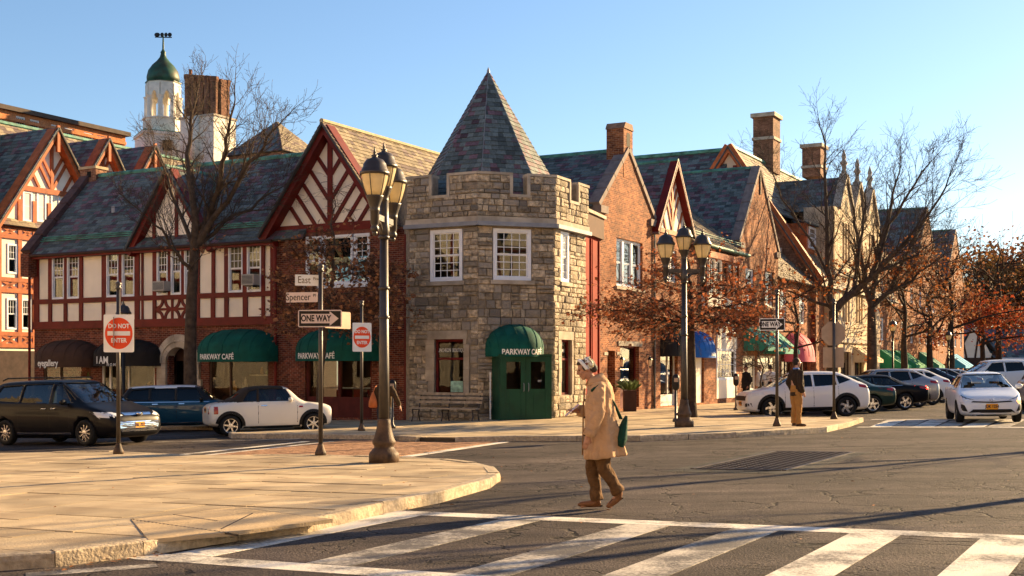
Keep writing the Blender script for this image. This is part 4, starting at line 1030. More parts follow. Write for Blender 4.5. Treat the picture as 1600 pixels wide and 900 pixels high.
def lantern_wall(r, fr, u, v):
    o = MB(); o.tube([fr.P(u, v+.1, 0), fr.P(u, v+.25, .1), fr.P(u, v+.22, .22)], .015, 6); lo = o.build('wall_lantern', BLACKP, r)
    MB().lathe([(.05, -.25), (.09, -.02), (.09, .02)], 6, Matrix.Translation(fr.P(u, v, .22))).build('lantern_glass', mat('lantern glass', (.8, .65, .4), .1, 5, .2, 0), lo)
    MB().lathe([(.12, .02), (.08, .09), (.02, .17), (.01, .2)], 6, Matrix.Translation(fr.P(u, v, .22))).build('lantern_cap', BLACKP, lo)
    MB().lathe([(.01, -.34), (.05, -.25)], 6, Matrix.Translation(fr.P(u, v, .22))).build('lantern_base', BLACKP, lo)
lantern_wall(B1, FR, FR.U(964), FR.v(970, 563)); lantern_wall(B1, FR, FR.U(1008), FR.v(1010, 563))
MB().tube([FR.P(u1-.1, VB, .06), FR.P(u1-.1, ve-.5, .06)], .05, 6).build('downpipe', IRON, B1)
# --- B2 timbered gable
ua0, ua1 = u1+.02, u1+4.3; va2 = FR.v(1048, 254); ve2_ = FR.v(1078, 372)
h_w2 = hole(FR, 1042, 1057, 391, 441); h_b = hole(FR, 1032, 1059, 520, 634); h_b2 = hole(FR, 1077, 1100, 527, 630)
B2 = gable_block('timbered_gable_building', 'narrow brick shop with a sunlit timbered gable, behind the three-lantern lamp post', ua0, ua1, ve2_, va2, 9, BRICKR, [h_w2, h_b], coping=False, gm=STUCCO)
uc = (ua0+ua1)/2; hh = (ua1-ua0)/2; sg = (va2-ve2_)/hh
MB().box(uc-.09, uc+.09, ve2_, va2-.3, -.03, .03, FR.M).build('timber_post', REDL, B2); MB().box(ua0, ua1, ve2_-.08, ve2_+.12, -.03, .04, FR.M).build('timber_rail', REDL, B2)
for x0, y0 in ((.07, .3), (.07, 1.1), (.07, 1.9), (.75, .1), (1.4, .1)):
    for s in (-1, 1):
        L = (va2-.25-sg*x0-ve2_-y0)/(.88+sg*.47)
        if L > .2: MB().bar((uc+s*x0, ve2_+y0), (uc+s*(x0+.47*L), ve2_+y0+.88*L), .13, -.03, .02, FR.M).build('timber_brace', REDL, B2)
window(B2, FR, h_w2[0], (h_w2[0]+h_w2[1])/2, h_w2[2], h_w2[3], w=-.08, cols=1, rows=1, fw=.08); window(B2, FR, (h_w2[0]+h_w2[1])/2+.004, h_w2[1], h_w2[2], h_w2[3], w=-.08, cols=1, rows=1, fw=.08)
shopfront(B2, FR, h_b, WHITEW, .5, (.6,)); 
awning(B2, FR, (h_b[0]+h_b[1])/2, (h_b[1]-h_b[0])/2+.1, FR.v(1045, 545, .8), 1.15, .8, BLACKA, val=.3, words=None, label='black domed shop awning')
# --- B3 low range with bay window and arched shop window
ub0, ub1 = ua1+.02, FR.U(1155); ve3 = FR.v(1093, 381, .4); vr3 = ve3+2.9
h_a = hole(FR, 1119, 1149, 545, 622); h_bay = hole(FR, 1097, 1146, 408, 466)
B3 = thing('bay_window_building', 'two-storey shop with slate slope coloured as sunlit, copper gutter and sunny bay window', 'building', FR.P((ub0+ub1)/2, base_at(FR, 13), 0))
wall(B3, FR, ub0, ub1, VB, ve3, [h_a, h_bay, h_b2], BRICKR, .3)
shopfront(B3, FR, h_b2, STUCCO, .3, (.45,)); MB().box(h_b2[0]+(h_b2[1]-h_b2[0])*.5, h_b2[1]-.08, h_b2[2], h_b2[3]-.3, -.2, -.1, FR.M).build('door', STUCCO, B3)
awning(B3, FR, (h_b2[0]+h_b2[1])/2, (h_b2[1]-h_b2[0])/2+.15, FR.v(1088, 548, .8), .95, .8, BLUEA, val=.3, words='NAILS', size=.22, label='blue domed shop awning')
MB().box(ub0, ub1, VB, ve3, -4.2, -4, FR.M).build('back_room', DARKSHOP, B3); MB().box(ub0, ub1, h_a[3]+.3, h_a[3]+.45, -4, -.31, FR.M).build('floor_slab', DARK, B3)
slates(B3, [FR.P(ub0-.3, ve3-.05, .5), FR.P(ub1+.1, ve3-.05, .5), FR.P(ub1+.1, vr3, -3.2), FR.P(ub0-.3, vr3, -3.2)], SLATESUN, wd=.3, ex=.2)
MB().tube([FR.P(ub0-.3, vr3+.06, -3.2), FR.P(ub1, vr3+.06, -3.2)], .1, 6).build('ridge_cap', COPPER, B3)
MB().tube([FR.P(ub0, ve3+.02, .56), FR.P(ub1, ve3+.02, .56)], .08, 6).build('gutter', COPPER, B3)
for k in (.5, .62): MB().tube([FR.P(ub0, ve3+k, .25-.4*(k-.5)), FR.P(ub1, ve3+k, .25-.4*(k-.5))], .025, 5).build('snow_guard_rail', COPPER, B3)
a, b, c, d = h_bay; n = 5; MB().box(a-.1, b+.1, c-.5, c, -.05, .35, FR.M).build('bay_apron', STUCCO, B3); MB().box(a-.1, b+.1, d, d+.3, -.05, .45, FR.M).build('bay_head', REDL, B3)
for i in range(n): window(B3, FR, a+(b-a)*i/n+.03, a+(b-a)*(i+1)/n-.03, c, d, w=.33, cols=2, rows=3, fw=.09, m=STUCCO if i < 2 else REDL, blind=.8 if i < 2 else None, dh=False)
a, b, c, d = h_a; window(B3, FR, a, b, c+.9, d, w=.02, cols=6, rows=4, fw=.1, dh=False, m=WHITE, glass=SHOPG); MB().box(a, b, c, c+.9, -.1, .03, FR.M).build('apron', STUCCO, B3)
for i, ww in enumerate(('KRISSP.', 'ENAIL')): text(ww, .5, FR.M @ Matrix.Translation(((a+b)/2, d-.45-.75*i, .0)), B3, LETTER, squeeze=.8)
ua_ = (a+b)/2; ra = (b-a)/2*1.0
for k in range(8):
    t0, t1 = pi*k/8+.01, pi*(k+1)/8-.01; MB().prism([(ua_+ra*.8*cos(t0), d+ra*.8*sin(t0)), (ua_+ra*1.05*cos(t0), d+ra*1.05*sin(t0)), (ua_+ra*1.05*cos(t1), d+ra*1.05*sin(t1)), (ua_+ra*.8*cos(t1), d+ra*.8*sin(t1))], .003, .08, FR.M).build('arch_stone', WHITEW, B3)
MB().prism([(ua_+ra*.8*cos(pi*k/10), d+ra*.8*sin(pi*k/10)) for k in range(11)], .003, .02, FR.M).build('arch_panel', WHITEW, B3)
# --- B4 brick gable further on
uc0, uc1 = ub1+.02, FR.U(1216); ve4 = FR.v(1148, 374); va4 = ve4+1.2*(uc1-uc0)/2
h1 = hole(FR, 1165, 1178, 420, 474); h2 = hole(FR, 1196, 1208, 425, 479); h3 = hole(FR, 1161, 1180, 556, 625); h4 = hole(FR, 1184, 1212, 556, 624)
B4 = gable_block('tall_brick_gable_building', 'plain tan brick gable with two tall white windows, behind the far one way sign', uc0, uc1, ve4, va4, 14, BRICKR, [h1, h2, h3, h4])
for h in (h1, h2): window(B4, FR, h[0], h[1], h[2], h[3], w=-.08, cols=2, rows=2, fw=.09); MB().box(h[0]-.1, h[1]+.1, h[2]-.14, h[2]-.003, -.1, .08, FR.M).build('sill', DRESS, B4)
for h in (h3, h4): window(B4, FR, h[0], h[1], h[2]+.5, h[3], w=-.05, cols=4, rows=5, fw=.08, m=WHITEW, dh=False)
slope_awning(B4, FR, FR.U(1161), FR.U(1186), FR.v(1170, 510), FR.v(1175, 540, 1.3), 1.3, TEAL, label='teal sloping shop awning')
slope_awning(B4, FR, FR.U(1189), FR.U(1214), FR.v(1195, 515), FR.v(1200, 545, 1.3), 1.3, TEAL, label='teal sloping shop awning further along')
MB().tube([FR.P((uc0+uc1)/2, va4-.2, .03), FR.P((uc0+uc1)/2, va4-1.4, .03)], .05, 5).build('wall_slit', DARKW, B4)
# --- B5 large gabled hall with long catslide roof, its end facing us
uE = 32.6; vE5 = FR.v(1275, 430); vA5 = 15.75; wA = -5.6
B5 = thing('catslide_roof_hall', 'large timbered hall with a long sunlit catslide roof and tall chimneys', 'building', FR.P(40, base_at(FR, 40), -5))
FS = FR.side(uE, 0)
MB().prism([(2*wA, VB), (0, VB), (0, vE5), (wA, vA5-.1), (2*wA, vE5)], -.3, 0, FS.M).build('end_wall', BRICKD, B5)
MB().prism([(wA-3.2, 11.2), (wA+2.6, 11.2), (wA, vA5-.4)], 0, .03, FS.M).build('gable_panel', STUCCOD, B5)
for x in (-1.4, -.5, .4, 1.3): MB().box(wA+x-.16, wA+x+.16, 11.2, vA5-.6-abs(x)*1.5, .03, .07, FS.M).build('timber_post', RED, B5)
MB().box(wA-3.6, wA+3.2, 10.8, 11.3, .03, .12, FS.M).build('timber_rail', REDL, B5)
for s in (-1, 1): MB().bar((wA+s*6.0, vE5-.5), (wA, vA5+.05), .5, -.1, .35, FS.M).build('barge_board', REDL, B5)
for x, y in ((-4.4, 8.2), (-2.6, 8.4), (-1.2, 6.2), (-2.6, 5.4)): 
    MB().box(x-.45, x+.45, y-.7, y+.7, .0, .05, FS.M).build('plaster_panel', STUCCOD, B5); 
    if y > 8: window(B5, FS, x-.4, x+.4, y-.65, y+.65, w=.12, cols=2, rows=2, dh=False)
for y in (6.9, 4.7, 3.2): MB().box(2*wA, 0, y-.15, y+.15, .0, .06, FS.M).build('timber_rail', RED, B5)
sb = (vA5-vE5)/5.6
slates(B5, [FR.P(uE-.4, vE5-.7, .45), FR.P(56, vE5-.7, .45), FR.P(56, vA5, wA), FR.P(uE-.4, vA5, wA)], SLATESUN, wd=.4, ex=.28)
slates(B5, [FR.P(uE-.4, vE5-.7, 2*wA-.45), FR.P(56, vE5-.7, 2*wA-.45), FR.P(56, vA5, wA), FR.P(uE-.4, vA5, wA)], SLATE, wd=.8, ex=.6)
# shaded wing behind, its slope facing us
slates(B5, [FR.P(uE-6, 8.8, -24), FR.P(uE-6, 8.8, wA), FR.P(uE+1.0, vA5-.1, wA-.2), FR.P(uE+1.0, vA5-.1, -24)], SLATE, wd=.4, ex=.27)
MB().box(-24, wA-2, VB, 9, -8, -6.2, FS.M).build('wing_wall', BRICKD, B5)
MB().tube([FR.P(uE+1.0, vA5+.05, wA), FR.P(uE+1.0, vA5+.05, -24)], .14, 6).build('ridge_cap', COPPER, B5)
MB().tube([FR.P(uE, vA5+.1, wA), FR.P(56, vA5+.1, wA)], .14, 6).build('ridge_cap', COPPER, B5)
def chimney(r, fr, px0, pxm, px1, ytop, ybot, w, m=BRICKD):
    a, b = fr.U(pxm, w), fr.U(px1, w); v1_ = fr.v(pxm, ytop, w); v0_ = fr.v(pxm, ybot, w); d = max(.9, (pxm-px0)/F*fr.P(a, 0, w).y/.62)
    c = MB().box(a, b, v0_, v1_, w-d, w, fr.M).build('chimney', m, r); MB().box(a-.15, b+.15, v1_, v1_+.28, w-d-.15, w+.15, fr.M).build('cap', DRESS, c); MB().box(a-.08, b+.08, v1_-1.6, v1_-1.4, w-d-.08, w+.08, fr.M).build('band', DRESS, c)
chimney(B5, FR, 1188, 1208, 1219, 181, 268, -5.0); chimney(B5, FR, 1264, 1282, 1291, 229, 275, -4.6)
for u in (35.2, ):      # roof dormer
    w_ = -1.2; vb_ = vE5+1.5; d = MB().box(u-1.1, u+1.1, vb_, vb_+2.0, w_-2.2, w_+.2, FR.M).build('dormer', REDL, B5)
    window(B5, FR, u-.8, u+.8, vb_+.4, vb_+1.8, w=w_+.3, cols=3, rows=2, fw=.1); slates(B5, [FR.P(u-1.4, vb_+1.9, w_+.5), FR.P(u+1.4, vb_+1.9, w_+.5), FR.P(u+1.2, vb_+3.0, w_-2.6), FR.P(u-1.2, vb_+3.0, w_-2.6)], SLATE, wd=.4, ex=.3)
# street front of the hall, one lower shop storey running back towards the brick gable
wall(B5, FR, uc1+.05, uE+3.4, VB, vE5-.6, [(26, 28.6, VB+.6, 2.6), (29.6, 32.4, VB+.6, 2.6), (26, 27.2, 4.2, 6.0), (30, 31.2, 4.2, 6.0)], BRICKR, .3, w=-.35, name='street_wall')
for h in ((26, 28.6, VB+.6, 2.6), (29.6, 32.4, VB+.6, 2.6)): shopfront(B5, FR.off(0, -.35), h, DARKW, .6, (.3, .6))
for h in ((26, 27.2, 4.2, 6.0), (30, 31.2, 4.2, 6.0)): window(B5, FR.off(0, -.35), h[0], h[1], h[2], h[3], w=-.05, cols=2, rows=2, fw=.09)
MB().box(uc1+.1, uE+3, VB, vE5-1, -3.2, -3, FR.M).build('back_room', DARKSHOP, B5)
slates(B5, [FR.P(uc1, vE5-.7, .1), FR.P(uE+.2, vE5-.7, .1), FR.P(uE+.2, vE5+1.9, -2.6), FR.P(uc1, vE5+1.9, -2.6)], SLATESUN, wd=.35, ex=.24)
awning(B5, FR, FR.U(1262, .6), 1.9, FR.v(1262, 557, 1.0), 1.5, 1.2, PINKA, val=.3, w=-.3, label='pink and red domed shop awning')
# --- B6 stone building with three finialled gables
B6 = thing('stone_gabled_building', 'pale stone building with three finialled gables, behind the big bare tree', 'building', FR.P(43, base_at(FR, 43), 0))
us_ = [36.0, 41.4, 45.4, 50.0]; vh = 12.0
hl = []
for g in (39.4, 43.3, 47.3):
    for dx in (-.75, 0, .75): hl += [(g+dx-.27, g+dx+.27, 8.6, 11.2), (g+dx-.27, g+dx+.27, 4.6, 7.0)]
    hl.append((g-1.4, g+1.4, VB+.5, 2.6))
wall(B6, FR, us_[0], us_[3], VB, vh, hl, STONEF, .3, w=.25)
for h in hl:
    if h[2] > 0: window(B6, FR, h[0], h[1], h[2], h[3], w=.12, cols=1, rows=1, fw=.05, m=DRESS)
    else: shopfront(B6, FR.off(0, .25), h, DARKW, .5, (.4,), stuff=False)
MB().box(us_[0], us_[3], VB, vh, -3.2, -3, FR.M).build('back_room', DARKSHOP, B6); MB().box(us_[0], us_[3], 3.2, 3.5, .25, .4, FR.M).build('string_course', DRESS, B6); MB().box(us_[0], us_[3], 7.6, 7.85, .25, .38, FR.M).build('string_course', DRESS, B6)
MB().box(us_[0], us_[0]+.3, VB, vh, -1.7, .25, FR.M).build('side_wall', STONEF, B6)
for i, g in enumerate((39.4, 43.3, 47.3)):
    vt = FR.v((1316, 1337, 1357)[i], (274, 286, 297)[i]); 
    MB().prism([(g-1.95, vh), (g+1.95, vh), (g+.18, vt), (g-.18, vt)], -.05, .25, FR.M).build('gable_wall', STONEF, B6)
    MB().prism([(g-.3, vt-2.6), (g+.3, vt-2.6), (g+.3, vt-1.9), (g, vt-1.5), (g-.3, vt-1.9)], .25, .27, FR.M).build('gable_niche', PIT, B6)
    for s in (-1, 1):
        MB().bar((g+s*2.0, vh+.02), (g+s*.12, vt), .24, -.15, .4, FR.M).build('coping_stone', DRESS, B6)
        slates(B6, [FR.P(g+s*2.05, vh-.1, 0), FR.P(g+s*2.05, vh-.1, -4.6), FR.P(g, vt-.15, -4.6), FR.P(g, vt-.15, 0)], SLATE, wd=.4, ex=.3)
    f = MB().lathe([(.16, 0), (.2, .25), (.12, .5), (.14, .75), (.27, .95), (.12, 1.2), (.17, 1.4), (.02, 1.9)], 8, Matrix.Translation(FR.P(g, vt-.15, .1))); f.build('finial', DRESS, B6, smooth=True)
slope_awning(B6, FR, 41.5, 45.2, 3.1, 2.1, 1.5, mat('cream canvas', (.5, .4, .26), .15), label='cream sloping shop awning')
# --- far shops
def far_shop(name, label, u0, u1, ve, va, ng=2, gable=True, m=BRICKR, depth=16, aw=None):
    hs = []; n = max(2, int((u1-u0)/3.2))
    for i in range(n):
        c = u0+(u1-u0)*(i+.5)/n
        for v in (3.6, 6.6): hs.append((c-.55, c+.55, v, v+1.7)) if v+2 < ve else None
        hs.append((c-1.2, c+1.2, VB+.5, 1.9))
    if gable: r = gable_block(name, label, u0, u1, ve, va, depth, m, hs, ex=.35, wd=.5, sl=(SLATE, SLATESUN))
    else:
        r = thing(name, label, 'building', FR.P((u0+u1)/2, base_at(FR, u0), 0)); wall(r, FR, u0, u1, VB, ve, hs, m, .3); MB().box(u0, u1, VB, ve, -3.2, -3, FR.M).build('back_room', DARKSHOP, r)
        MB().box(u0, u0+.3, VB, ve, -6, -.31, FR.M).build('side_wall', m, r)
        slates(r, [FR.P(u0, ve-.1, .4), FR.P(u1, ve-.1, .4), FR.P(u1, va, -3.5), FR.P(u0, va, -3.5)], SLATESUN, wd=.5, ex=.35)
    for h in hs:
        if h[2] > 2: window(r, FR, h[0], h[1], h[2], h[3], w=-.06, cols=2, rows=2, fw=.1)
        else: MB().box(h[0], h[1], h[2], h[3], -.2, -.18, FR.M).build('shop_pane', SHOPG, r)
    for k, (a, b, am) in enumerate(aw or []): slope_awning(r, FR, a, b, 2.9, 1.7, 1.7, am, label='sloping canvas shop awning')
    return r
GRA = mat('bright green canvas', (.03, .26, .12), .1); BLA = mat('sky blue canvas', (.03, .28, .5), .1)
far_shop('brick_shop_building', 'brick shop row with green awnings past the stone gables', 50.05, 65.8, 9.6, 12.2, gable=False, aw=[(51, 54.5, GRA), (56.5, 61, GRA)])
far_shop('slate_gable_shop', 'tall slate-roofed brick gable beyond the green awnings', 66, 76, 10.4, 15.8, aw=[(67, 70, mat('cream canvas', ())), (72, 75, BLA)] if False else [(67, 70, TEAL)])
far_shop('distant_gable_shop', 'farthest slate-roofed brick gable at the end of the street', 81.5, 92.5, 10.0, 15.4, aw=[(82, 88, BLA)])
far_shop('low_shop_row', 'low brick shop between the two farthest slate gables', 76.1, 81.4, 8.4, 10.8, gable=False)
# --- building that closes the street
FE = Fr((42, 148), (1, .02))
EB = thing('timbered_end_building', 'low timbered building with pale gable closing the end of the street', 'building', FE.P(8, base_at(FE, 8)))
g0 = base_at(FE, 8)
MB().box(4, 46, g0-1, g0+3.0, -8, 0, FE.M).build('wall', mat('dark shop base', (.05, .03, .025), .3), EB)
a, b = FE.U(1484), FE.U(1562); c = (a+b)/2; vt = FE.v(1523, 505)
MB().prism([(a, g0+2.9), (b, g0+2.9), (b-1.2, g0+3.6), (c, vt), (a+1.2, g0+3.6)], 0, .05, FE.M).build('gable_wall', STUCCO, EB)
for i in range(7):
    x = a+(b-a)*i/6; MB().bar((x, g0+2.9), (x+.6*(1 if i % 2 else -1), g0+3.0+(vt-g0-3.2)*(1-abs(i-3)/3.4)), .22, .05, .12, FE.M).build('timber_brace', DARKW, EB)
MB().box(a, b, g0+2.6, g0+3.0, .0, .12, FE.M).build('timber_rail', DARKW, EB)
slates(EB, [FE.P(b-1, g0+3.0, .6), FE.P(46, g0+3.0, .6), FE.P(46, g0+6.6, -5), FE.P(b-1, g0+6.6, -5)], SLATE, wd=.8, ex=.5)
MB().box(b, 46, g0+2.7, g0+3.0, .3, .7, FE.M).build('fascia', WHITE, EB)
for s in (-1, 1): slates(EB, [FE.P(c+s*(b-a)/2, g0+2.9, .4), FE.P(c+s*(b-a)/2, g0+2.9, -8), FE.P(c, vt+.1, -8), FE.P(c, vt+.1, .4)], SLATE, wd=.8, ex=.5)
# ============================================================ buildings behind the left block
FB = Fr((-28.1, 70), UR)
LB = thing('timbered_gable_row', 'long orange-timbered gabled building at the far left, behind the half-timbered shops', 'building', FB.P(4, base_at(FB, 4)))
vA = FB.v(80, 207); uA = FB.U(80); hwid = 3.9; vE = FB.v(20, 348); sg = (vA-vE)/hwid
wp = [(35, 50, 299, 346), (57, 72, 301, 347), (79, 93, 304, 348), (11, 27, 381, 428), (34, 49, 383, 429), (57, 72, 385, 430), (10, 27, 466, 515), (33, 48, 467, 515), (56, 70, 468, 515)]
hs = [hole(FB, *w) for w in wp]
wall(LB, FB, -9, 30, VB-1, vE, [h for h in hs if h[3] < vE], STUCCO, .3)
def gab(u, hw, va, ve, wl=0):
    MB().prism([(u-hw, ve+.003), (u+hw, ve+.003), (u, va)], -.3, wl, FB.M).build('gable_wall', STUCCO, LB)
    sg = (va-ve)/hw
    for s in (-1, 1):
        MB().bar((u+s*(hw+.4), ve-.4*sg), (u, va+.05), .42, wl-.1, wl+.55, FB.M).build('barge_board', REDL, LB)
        slates(LB, [FB.P(u+s*(hw+.5), ve-.5*sg+.15, wl+.7), FB.P(u+s*(hw+.5), ve-.5*sg+.15, -4.5), FB.P(u, va+.22, -4.5), FB.P(u, va+.22, wl+.7)], SLATE if s < 0 else SLATESUN, wd=.4, ex=.28)
    MB().box(u-.1, u+.1, va-1.2, va+.35, wl+.5, wl+.65, FB.M).build('finial_post', REDL, LB)
    MB().box(u-hw*.62, u+hw*.62, va-hw*sg*.62-.2, va-hw*sg*.62+.1, wl, wl+.12, FB.M).build('timber_rail', REDL, LB)
    MB().box(u-.1, u+.1, va-hw*sg*.6, va-.3, wl, wl+.1, FB.M).build('timber_post', REDL, LB)
    for x0, y0 in ((.05, 0), (.05, .75), (.9, 0)):
        for s in (-1, 1):
            vb_ = va-hw*sg*.6+y0; L = (va-.25-sg*x0-vb_)/(.85+sg*.53)
            if L > .2: MB().bar((u+s*x0, vb_), (u+s*(x0+.53*L), vb_+.85*L), .17, wl, wl+.09, FB.M).build('timber_brace', REDL, LB)
gab(uA, hwid, vA, vE)
for a, ya in ((160, 223), (232, 234)): gab(FB.U(a), 1.9, FB.v(a, ya), FB.v(a, ya)-2.9, .0)
for h in hs: window(LB, FB, h[0], h[1], h[2], h[3], w=.03, cols=3, rows=2, fw=.1, lower=False, blind=.4)
rows_ = [FB.v(30, 355), FB.v(30, 371), FB.v(30, 438), FB.v(30, 455), FB.v(30, 522), FB.v(30, 540)]
for v in rows_: MB().box(-9, uA+5, v-.12, v+.12, 0, .1, FB.M).build('timber_rail', REDL, LB)
for px in (-2, 30, 53, 76, 97, 117): MB().box(FB.U(px)-.13, FB.U(px)+.13, rows_[5], rows_[0] if px in (-2, 117) else rows_[0]+1.6, 0, .085, FB.M).build('timber_post', REDL, LB)
for a, b in ((-2, 30), (30, 53), (53, 76), (76, 97)):
    for v0, v1 in ((rows_[1], rows_[0]), (rows_[3], rows_[2]), (rows_[5], rows_[4])):
        for s in (0, 1): MB().bar((FB.U(a), v0 if s else v1), (FB.U(b), v1 if s else v0), .16, 0, .07, FB.M).build('timber_brace', REDL, LB)
MB().box(-9, 30, VB-1, rows_[5]-.3, -.0, .05, FB.M).build('ground_storey', mat('dark shop base', ()), LB)
vr = FB.v(0, 193, -5); sB = SLATESUN
slates(LB, [FB.P(-12, vE-.2, .3), FB.P(32, vE-.2, .3), FB.P(32, vr, -5), FB.P(-12, vr, -5)], SLATESUN, wd=.45, ex=.3)
MB().tube([FB.P(-12, vr+.08, -5), FB.P(32, vr+.08, -5)], .15, 6).build('ridge_cap', COPPER, LB)
MB().box(-9, 30, VB, vE, -3.2, -3, FB.M).build('back_room', DARK, LB)
# brick attic block
FA = Fr((-39.6, 95), UR)
AB = thing('brick_attic_block', 'orange brick upper storey with a row of small windows above the far left roofs', 'building', FA.P(5, base_at(FA, 5)))
vt = FA.v(0, 170); ue = FA.U(196)
hs = []
for a in (25, 47, 80, 101, 131, 151): h = hole(FA, a, a+15, 181+a*.24-5, 196+a*.24-5); hs.append(h)
wall(AB, FA, -14, ue, VB, vt, hs, BRICKO, .4)
for h in hs: window(AB, FA, h[0], h[1], h[2], h[3], w=-.08, cols=4, rows=2, fw=.08, dh=False)
MB().box(-14, ue+.3, vt, vt+.35, -10, .35, FA.M).build('cornice', mat('dark cornice', (.08, .06, .05), .2), AB); MB().box(-14, ue, vt-.75, vt-.5, 0, .12, FA.M).build('string_course', BRICKO, AB)
MB().box(-14, ue, VB, vt, -10, -9.6, FA.M).build('rear_wall', BRICKO, AB); MB().box(ue-.4, ue, VB, vt, -9.6, -.4, FA.M).build('end_wall', BRICKO, AB)
MB().box(-14, ue-.5, hs[0][2]-1.2, hs[0][2]-1, -9.6, -.4, FA.M).build('floor_slab', DARK, AB)
# cupola
DOMEC = mat('dark copper dome', (.03, .085, .055), .35, 1.2, .5, .1, 20, col2=(.06, .055, .03), c2s=.9)
YC = 112.0; XC = (255-800)/F*YC
def zy(y, Y=YC): return CZ+(HY-y)/F*Y
def sx(px, Y=YC): return px/F*Y
CU = thing('white_cupola', 'white arcaded cupola with a green copper dome and weathervane', 'cupola', (XC, YC, G(XC, YC)))
ang = radians(28.5); RC_ = Matrix.Translation((XC, YC, 0)) @ Matrix.Rotation(ang-pi/2+pi/8*0, 4, 'Z')
b = MB().box(-sx(36), sx(36), -sx(36), sx(36), 0, zy(214), RC_); b.box(-sx(38), sx(38), -sx(38), sx(38), zy(216), zy(212), RC_); b.build('tower_base', WHITEW, CU)
MB().box(-sx(37.5), sx(37.5), -sx(37.5), sx(37.5), zy(212), zy(210.5), RC_).build('cornice', COPPER, CU)
o8 = [(cos(pi/8+k*pi/4), sin(pi/8+k*pi/4)) for k in range(8)]
def oct_(r, z0, z1, m, name): return MB().prism([(x*r, y*r) for x, y in o8], z0, z1, RC_).build(name, m, CU)
oct_(sx(31), zy(211), zy(189), WHITEW, 'drum'); oct_(sx(33), zy(189), zy(187), WHITEW, 'drum_cornice')
for k in range(8):
    a = pi/8+k*pi/4; r = sx(25); MB().lathe([(.32, zy(187)), (.25, zy(184)), (.23, zy(157)), (.33, zy(153))], 8, RC_ @ Matrix.Translation((r*cos(a), r*sin(a), 0))).build('column', WHITEW, CU, smooth=False)
    p, q = V((r*cos(a), r*sin(a))), V((r*cos(a+pi/4), r*sin(a+pi/4))); L = (q-p).length; mid = (p+q)/2
    fm = RC_ @ Matrix(((( q-p).x/L, 0, mid.x/mid.length, p.x), ((q-p).y/L, 0, mid.y/mid.length, p.y), (0, 1, 0, 0), (0, 0, 0, 1)))
    rr = L/2-.3; ar = [(0, zy(134)), (0, zy(158))]+[(.3, zy(158))]+[(L/2-rr*cos(pi*i/8), zy(158)+(zy(146)-zy(158))*sin(pi*i/8)) for i in range(1, 8)]+[(L-.3, zy(158)), (L, zy(158)), (L, zy(134))]
    MB().prism(ar, -.2, .15, fm).build('arch', WHITEW, CU)
oct_(sx(26.5), zy(134), zy(131), WHITEW, 'entablature'); oct_(sx(28), zy(131), zy(129.5), DOMEC, 'entablature_cap')
prof = [(sx(25), zy(130)), (sx(25.5), zy(122)), (sx(23), zy(112)), (sx(17), zy(103)), (sx(10), zy(96)), (sx(5.5), zy(90)), (sx(3.6), zy(84)), (sx(4.4), zy(82)), (sx(3), zy(80)), (sx(1.5), zy(77)), (.09, zy(73)), (.05, zy(53))]
MB().lathe(prof, 16, RC_, pi/8).build('dome', DOMEC, CU, smooth=True)
wv = MB(); wv.tube([(XC-.75, YC, zy(58)), (XC+.8, YC, zy(58.5))], .05, 5); wv.build('vane_bar', BLACKP, CU)
for x, s in ((-.55, .3), (-.1, .2), (.25, .18), (.6, .22)): MB().ball((XC+x, YC, zy(58)+.22), (s*.9, .05, .2), 8, 5).build('vane_figure', BLACKP, CU)
MB().box(XC+.6, XC+1.4, YC-sx(40), YC-sx(36), zy(242), zy(226)).build('louvre', PIT, CU)
# clustered brick chimney stacks
YS = 106.0; XS = (325-800)/F*YS; MS = Matrix.Translation((XS, YS, 0)) @ Matrix.Rotation(radians(-28), 4, 'Z')
CS = thing('clustered_chimney_stack', 'massive fluted brick chimney cluster on a white base, beside the cupola', 'chimney', (XS, YS, G(XS, YS)))
w_ = sx(34, YS)
MB().box(-w_, w_, -1.4, 1.4, 0, zy(186, YS), MS).build('white_base', WHITEW, CS); MB().box(-w_*1.05, w_*1.05, -1.5, 1.5, zy(188, YS), zy(185, YS), MS).build('band', DRESS, CS)
MB().tube([MS @ V((-.1, -1.5, zy(260, YS))), MS @ V((-.1, -1.5, zy(188, YS)))], .42, 12).build('white_column', WHITEW, CS, smooth=True)
for i, x in enumerate((-.82, -.45, -.05, .34, .72)):
    t = zy(117+i*2.2, YS); MB().lathe([(.42, zy(186, YS)), (.33, zy(183, YS)), (.33, t-.5), (.42, t-.25), (.42, t)], 8, MS @ Matrix.Translation((x*w_, -.75, 0)), pi/8).build('flue_shaft', BRICKD, CS)
    MB().lathe([(.42, zy(186, YS)), (.33, zy(183, YS)), (.33, t-.5), (.42, t-.25), (.42, t)], 8, MS @ Matrix.Translation((x*w_, .75, 0)), pi/8).build('flue_shaft', BRICKD, CS)
MB().box(-w_*.95, w_*.95, -.35, .35, zy(186, YS), zy(128, YS), MS).build('flue_core', BRICKD, CS)
MB().lathe([(.14, 0), (.14, .45), (.2, .5)], 8, MS @ Matrix.Translation((-.72*w_, -.7, zy(118, YS)))).build('chimney_pot', mat('clay pot', (.25, .1, .05)), CS)
YP = 96.0; XP = (433-800)/F*YP
PY = thing('pyramid_roof_pavilion', 'small pavilion with a steep pyramid slate roof behind the timbered roof ridge', 'pavilion', (XP, YP, G(XP, YP)))
hp_ = 2.85; zb_ = zy(248, YP); za_ = zy(190, YP); q4 = [V((XP, YP, 0))+UR*a*hp_+UL*b*hp_ for a, b in ((-1,-1),(-1,1),(1,1),(1,-1))]
for i in range(4): slates(PY, [q4[i]+V((0,0,zb_)), q4[(i+1)%4]+V((0,0,zb_)), V((XP, YP, za_))], (SLATE, SLATESUN, SLATESUN, SLATE)[i], wd=.35, ex=.26)
